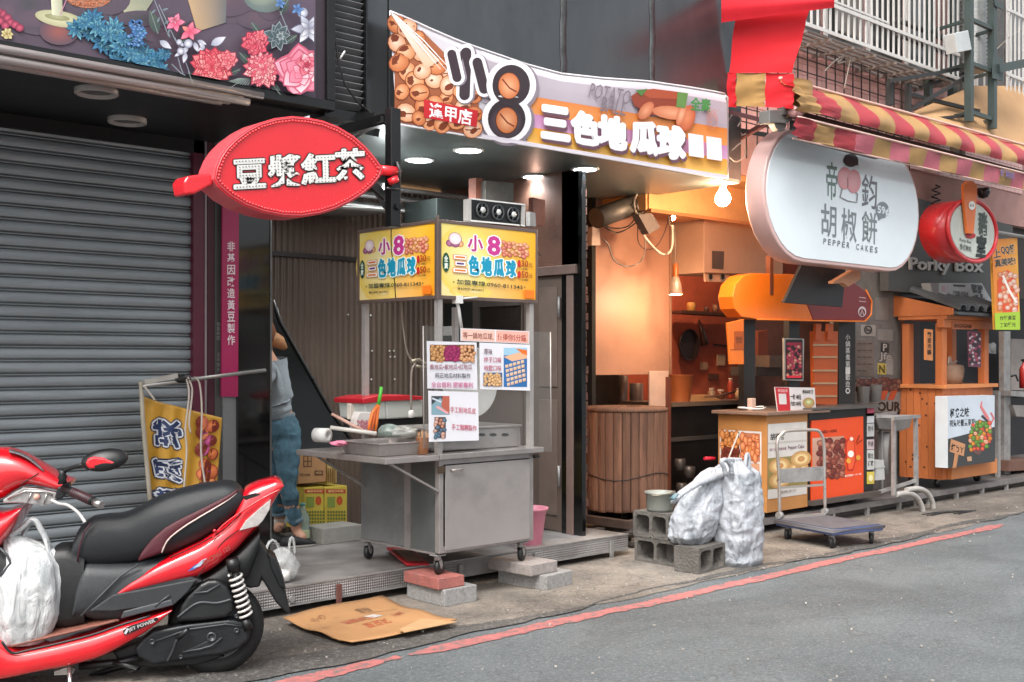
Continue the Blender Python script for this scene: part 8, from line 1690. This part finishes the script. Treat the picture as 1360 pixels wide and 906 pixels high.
obj('centre_stand', MB().tube([spw(150, 880, .1), spw(185, 888, .12), spw(170, 893, .13)], .011, 8), sblk, SC)
obj('exhaust', MB().tube([spw(300, 850, -.15), spw(240, 868, -.15), spw(170, 878, -.08)], [.045, .045, .02], 12), sblk, SC)
# white bag on the floorboard
t = thing('white_shopping_bag', 'full white plastic shopping bag with looped handles on the scooter floorboard', 'shopping bag', tuple(spw(40, 850, .05)))
bag = bpy.data.materials.new('white_bag_film'); bag.use_nodes = True; N = bag.node_tree.nodes; L = bag.node_tree.links; b = N['Principled BSDF']; tc = N.new('ShaderNodeTexCoord')
mp = N.new('ShaderNodeMapping'); mp.inputs['Scale'].default_value = (1, 1, .35); L.new(tc.outputs['Object'], mp.inputs[0]); no = N.new('ShaderNodeTexNoise'); no.inputs['Scale'].default_value = 13; no.inputs['Detail'].default_value = 7; no.inputs['Distortion'].default_value = 1.6; L.new(mp.outputs[0], no.inputs[0])
cr = N.new('ShaderNodeValToRGB'); cr.color_ramp.elements[0].position = .3; cr.color_ramp.elements[0].color = (*lin('#9fa3a4'), 1); cr.color_ramp.elements[1].position = .6; cr.color_ramp.elements[1].color = (*lin('#cfd1d1'), 1); L.new(no.outputs[0], cr.inputs[0]); L.new(cr.outputs[0], b.inputs['Base Color']); b.inputs['Roughness'].default_value = .28
bp = N.new('ShaderNodeBump'); bp.inputs['Strength'].default_value = .8; bp.inputs['Distance'].default_value = .03; L.new(no.outputs[0], bp.inputs['Height']); L.new(bp.outputs[0], b.inputs['Normal'])
rings = []; base = spw(34, 853, .08)
bp_pts = [(853, 30, 26), (840, 33, 33), (815, 36, 40), (790, 37, 42), (770, 37, 42), (750, 40, 37), (735, 38, 30), (722, 30, 22), (712, 18, 10), (708, 12, 5)]
nv = 44
for j in range(nv + 1):
    v = 853 - 145 * j / nv; cxp = interp(sorted((a, b_) for a, b_, _ in bp_pts), v); wp = interp(sorted((a, c_) for a, _, c_ in bp_pts), v); c = spw(cxp, v, .08); hw = wp / 270; R = []
    for i in range(56):
        u = 2 * pi * i / 56; k = 1 + .13 * mn.noise(Vector((cos(u) * 2.5, sin(u) * 2.5, v * .012))) + .09 * abs(mn.noise(Vector((cos(u) * 6, sin(u) * 6, v * .012 + 3)))) + .05 * mn.noise(Vector((cos(u) * 11, sin(u) * 11, v * .03)))
        R.append(c + FW * hw * cos(u) * k + LF * min(.16, hw * .85) * sin(u) * k)
    rings.append(R)
obj('bag_body', MB().rings(rings, 0, True), bag, t)
def strap(pl, w_, y=.1): obj('handle', MB().tube([spw(a, b_, y) for a, b_ in sm_(pl)], w_, 10, sq=.5), bag, t)
strap([(14, 712), (24, 705), (34, 697), (42, 690), (48, 692), (54, 702), (61, 716), (66, 732), (70, 745)], .026); strap([(40, 690), (36, 700), (30, 712), (26, 724)], .018, .06); strap([(52, 742), (60, 738), (70, 732), (75, 745), (77, 770), (78, 800)], .028, .09)
# ================================================================ person behind the black pillar
def skin(name, joints, edges, root, mat, parent, lv=2, wr=0):
    inv = INV[root_of(parent).name]; me = bpy.data.meshes.new(name); keys = list(joints); me.from_pydata([tuple(inv @ Vector(joints[k][0])) for k in keys], [(keys.index(a), keys.index(b)) for a, b in edges], [])
    o = bpy.data.objects.new(name, me); COL.objects.link(o); o.parent = parent
    m = o.modifiers.new('skin', 'SKIN'); sv = me.skin_vertices[0].data if me.skin_vertices else None
    if sv is None:
        b = bmesh.new(); b.from_mesh(me); lay = b.verts.layers.skin.verify(); b.to_mesh(me); b.free(); sv = me.skin_vertices[0].data
    for i, k in enumerate(keys): r = joints[k][1]; sv[i].radius = r if isinstance(r, tuple) else (r, r); sv[i].use_root = k == root
    m.use_smooth_shade = True; s = o.modifiers.new('sub', 'SUBSURF'); s.levels = lv; s.render_levels = lv
    bpy.context.view_layer.update(); dg = bpy.context.evaluated_depsgraph_get(); new = bpy.data.meshes.new_from_object(o.evaluated_get(dg)); o.modifiers.clear(); o.data = new; new.materials.clear(); new.materials.append(mat)
    if wr:
        for v in new.vertices: q = v.co; v.co = q + v.normal * (wr * (mn.noise(Vector((q.x * 6, q.y * 6, q.z * 16))) - .8 * abs(mn.noise(Vector((q.x * 12, q.y * 12, q.z * 26)))) + .2 * mn.noise(q * 40)))
    for p in new.polygons: p.use_smooth = True
    return o
p0 = WG(388, 720, PZ)
t = thing('person', 'person in grey sweatshirt and rolled blue jeans half hidden behind the black pillar', 'person', (p0.x, p0.y, PZ))
Y0 = 7.12
def pj(px, py, dy=0.): return W(px, py, Y0 + dy)
skinm = M('skin', '#b98a72', .5, var=.06, sub=.1); J = {}
J['pel'] = (pj(374, 573, .04), .125); J['waist'] = (pj(366, 545, .02), .11); J['chest'] = (pj(357, 505, 0), .13); J['neckb'] = (pj(352, 476, -.02), .075); J['neck'] = (pj(350, 464, -.04), .05); J['head'] = (pj(345, 446, -.06), .085); J['crown'] = (pj(342, 430, -.06), .075)
J['hipR'] = (pj(381, 588, -.05), .098); J['kneeR'] = (pj(381, 648, -.10), .062); J['calfR'] = (pj(388, 675, -.06), .055); J['ankR'] = (pj(394, 706, -.03), .036); J['toeR'] = (pj(405, 717, -.12), .034)
J['hipL'] = (pj(366, 588, .10), .098); J['kneeL'] = (pj(366, 648, .06), .062); J['calfL'] = (pj(370, 672, .10), .055); J['ankL'] = (pj(373, 695, .15), .036); J['toeL'] = (pj(368, 703, .02), .034)
J['shR'] = (pj(352, 484, -.17), .055); J['elR'] = (pj(343, 532, -.22), .042); J['wrR'] = (pj(322, 556, -.24), .028); J['haR'] = (pj(313, 562, -.25), .03)
J['shL'] = (pj(352, 484, .15), .055); J['elL'] = (pj(338, 530, .14), .042); J['wrL'] = (pj(318, 556, .08), .028); J['haL'] = (pj(310, 562, .06), .03)
E_ = [('pel', 'waist'), ('waist', 'chest'), ('chest', 'neckb'), ('neckb', 'neck'), ('neck', 'head'), ('head', 'crown'), ('pel', 'hipR'), ('hipR', 'kneeR'), ('kneeR', 'calfR'), ('calfR', 'ankR'), ('ankR', 'toeR'), ('pel', 'hipL'), ('hipL', 'kneeL'), ('kneeL', 'calfL'), ('calfL', 'ankL'), ('ankL', 'toeL'),
      ('neckb', 'shR'), ('shR', 'elR'), ('elR', 'wrR'), ('wrR', 'haR'), ('neckb', 'shL'), ('shL', 'elL'), ('elL', 'wrL'), ('wrL', 'haL')]
for s_, dy in (('R', -.25), ('L', .06)):
    hx = J['ha' + s_][0]
    for k in range(4): a = hx + Vector((-.045 - .006 * (k in (1, 2)), -.022 + .015 * k, -.015)); b_ = a + Vector((-.02, 0, -.03)); J['f%s%d' % (s_, k)] = (a, .009); J['g%s%d' % (s_, k)] = (b_, .008); E_ += [('ha' + s_, 'f%s%d' % (s_, k)), ('f%s%d' % (s_, k), 'g%s%d' % (s_, k))]
    J['t' + s_] = (hx + Vector((-.02, -.04, -.02)), .010); E_.append(('ha' + s_, 't' + s_))
body = skin('body', J, E_, 'pel', skinm, t)
def sub(keys, k, extra={}): return {q: (J[q][0], tuple([J[q][1] * k] * 2) if not isinstance(J[q][1], tuple) else J[q][1]) for q in keys} | extra
jk = ['pel', 'hipR', 'kneeR', 'calfR', 'hipL', 'kneeL', 'calfL']; je = [('wst', 'pel'), ('pel', 'hipR'), ('hipR', 'kneeR'), ('kneeR', 'calfR'), ('calfR', 'cufR'), ('pel', 'hipL'), ('hipL', 'kneeL'), ('kneeL', 'calfL'), ('calfL', 'cufL')]
jeans = M('blue_denim', '#40606e', .85, var=.45, vs=12, bump=.8, bs=22, stretch=(1, 1, .6))
JJ = sub(jk, 1.16, {'wst': (pj(366, 540, .02), .135), 'cufR': (pj(393, 697, -.04), .056), 'cufL': (pj(372, 688, .13), .055)}); JJ['hipR'] = (pj(380, 586, -.05), .118); JJ['pel'] = (pj(376, 572, .03), .145)
skin('jeans', JJ, je, 'pel', jeans, t, 3, .016)
sweat = M('grey_sweatshirt', '#8b9296', .9, var=.12, vs=6, bump=.3, bs=60)
skin('sweatshirt', {'hem': (pj(369, 560, .02), .14), 'waist': (pj(364, 535, .02), .13), 'chest': (pj(357, 505, 0), .15), 'neckb': (pj(354, 474, -.01), .115), 'shR': (pj(354, 486, -.17), .085), 'elR': (J['elR'][0], .06), 'cR': (pj(328, 552, -.235), .042), 'shL': (pj(352, 486, .15), .075), 'elL': (J['elL'][0], .06), 'cL': (pj(324, 552, .09), .042)},
     [('hem', 'waist'), ('waist', 'chest'), ('chest', 'neckb'), ('neckb', 'shR'), ('shR', 'elR'), ('elR', 'cR'), ('neckb', 'shL'), ('shL', 'elL'), ('elL', 'cL')], 'chest', sweat, t, 3, .014)
obj('rib_hem', MB().lathe(pj(368, 553, .02), [(.115, -.03), (.13, -.02), (.132, .02), (.12, .03)], 24, caps=False, sx=1, sy=.9), M('grey_rib_knit', '#6c757a', .9, bump=.3), t)
hair = M('brown_hair', '#6a4028', .5, var=.35, vs=14, bump=.5, bs=70, stretch=(3, 3, .5))
obj('hair', crumple(pj(345, 440, -.05), .105, .11, .12, 5, amp=.12), hair, t)
obj('ponytail', MB().tube([pj(352, 444, -.03), pj(362, 450, 0), pj(371, 455, 0), pj(379, 463, 0)], [.05, .055, .05, .02], 12), M('tan_hair', '#a8764c', .5, var=.3, vs=14, bump=.5, stretch=(2, 2, 2)), t)
obj('ear', MB().lathe(pj(352, 448, -.14), [(.001, .01), (.02, .006), (.026, 0), (.02, -.006)], 12, axis=(.2, -1, 0)), skinm, t)
f_ = pj(335, 450, -.10); obj('face_features', MB().lathe(f_, [(.001, .022), (.012, .008), (.014, -.01)], 10, axis=(-1, -.1, -.1)).tube([pj(336, 458, -.14), pj(335, 459, -.08)], .006, 6).lathe(pj(338, 446, -.13), [(.001, .008), (.011, 0)], 10, axis=(-1, -.5, 0), caps=False).lathe(pj(338, 446, -.03), [(.001, .008), (.011, 0)], 10, axis=(-1, .5, 0), caps=False), M('face_tone', '#9a6a58', .5), t)
def shoe(name, px, py, dy, ang, m, sole):
    c = pj(px, py, dy); c.z = PZ + .004; ca, sa = cos(ang), sin(ang); rings = []
    for x, w_, h in ((-.10, .030, .05), (-.09, .038, .075), (-.03, .042, .085), (.03, .045, .07), (.09, .048, .05), (.14, .040, .035), (.165, .02, .02)):
        rings.append([c + Vector((x * ca - w_ * cos(a) * sa, x * sa + w_ * cos(a) * ca, max(.012, h * .5 + h * .5 * sin(a)))) for a in [2 * pi * k / 14 for k in range(14)]])
    o = obj(name, MB().rings(rings), m, t); obj('sole', MB().rings([[Vector((q.x + (q.x - c.x) * .04, q.y + (q.y - c.y) * .04, z)) for q in [c + Vector((x * ca - w_ * sa, x * sa + w_ * ca, 0)) for x, w_ in ((-.10, -.03), (-.03, -.042), (.09, -.05), (.15, -.03), (.165, 0), (.15, .03), (.09, .05), (-.03, .042), (-.10, .03))]] for z in (PZ, PZ + .018)]), sole, o)
shoe('shoe', 391, 716, -.10, -.15, M('shoe_black', '#1b1b1d', .6, bump=.2), M('shoe_sole', '#8a8680', .6)); shoe('shoe', 368, 700, .10, -.9, M('shoe_black', ''), M('shoe_sole', ''))
obj('sock', MB().cyl(pj(372, 700, .15), pj(372, 688, .14), .045, n=14), M('sock_white', '#b5b0a6', .8), t)
for s_, q in (('R', (391, 689, -.04)), ('L', (371, 681, .12))): obj('rolled_cuff', MB().lathe(pj(*q), [(.050, -.024), (.060, -.02), (.062, .014), (.054, .02)], 20, caps=False), M('denim_inside', '#6d8490', .85, bump=.3), t)
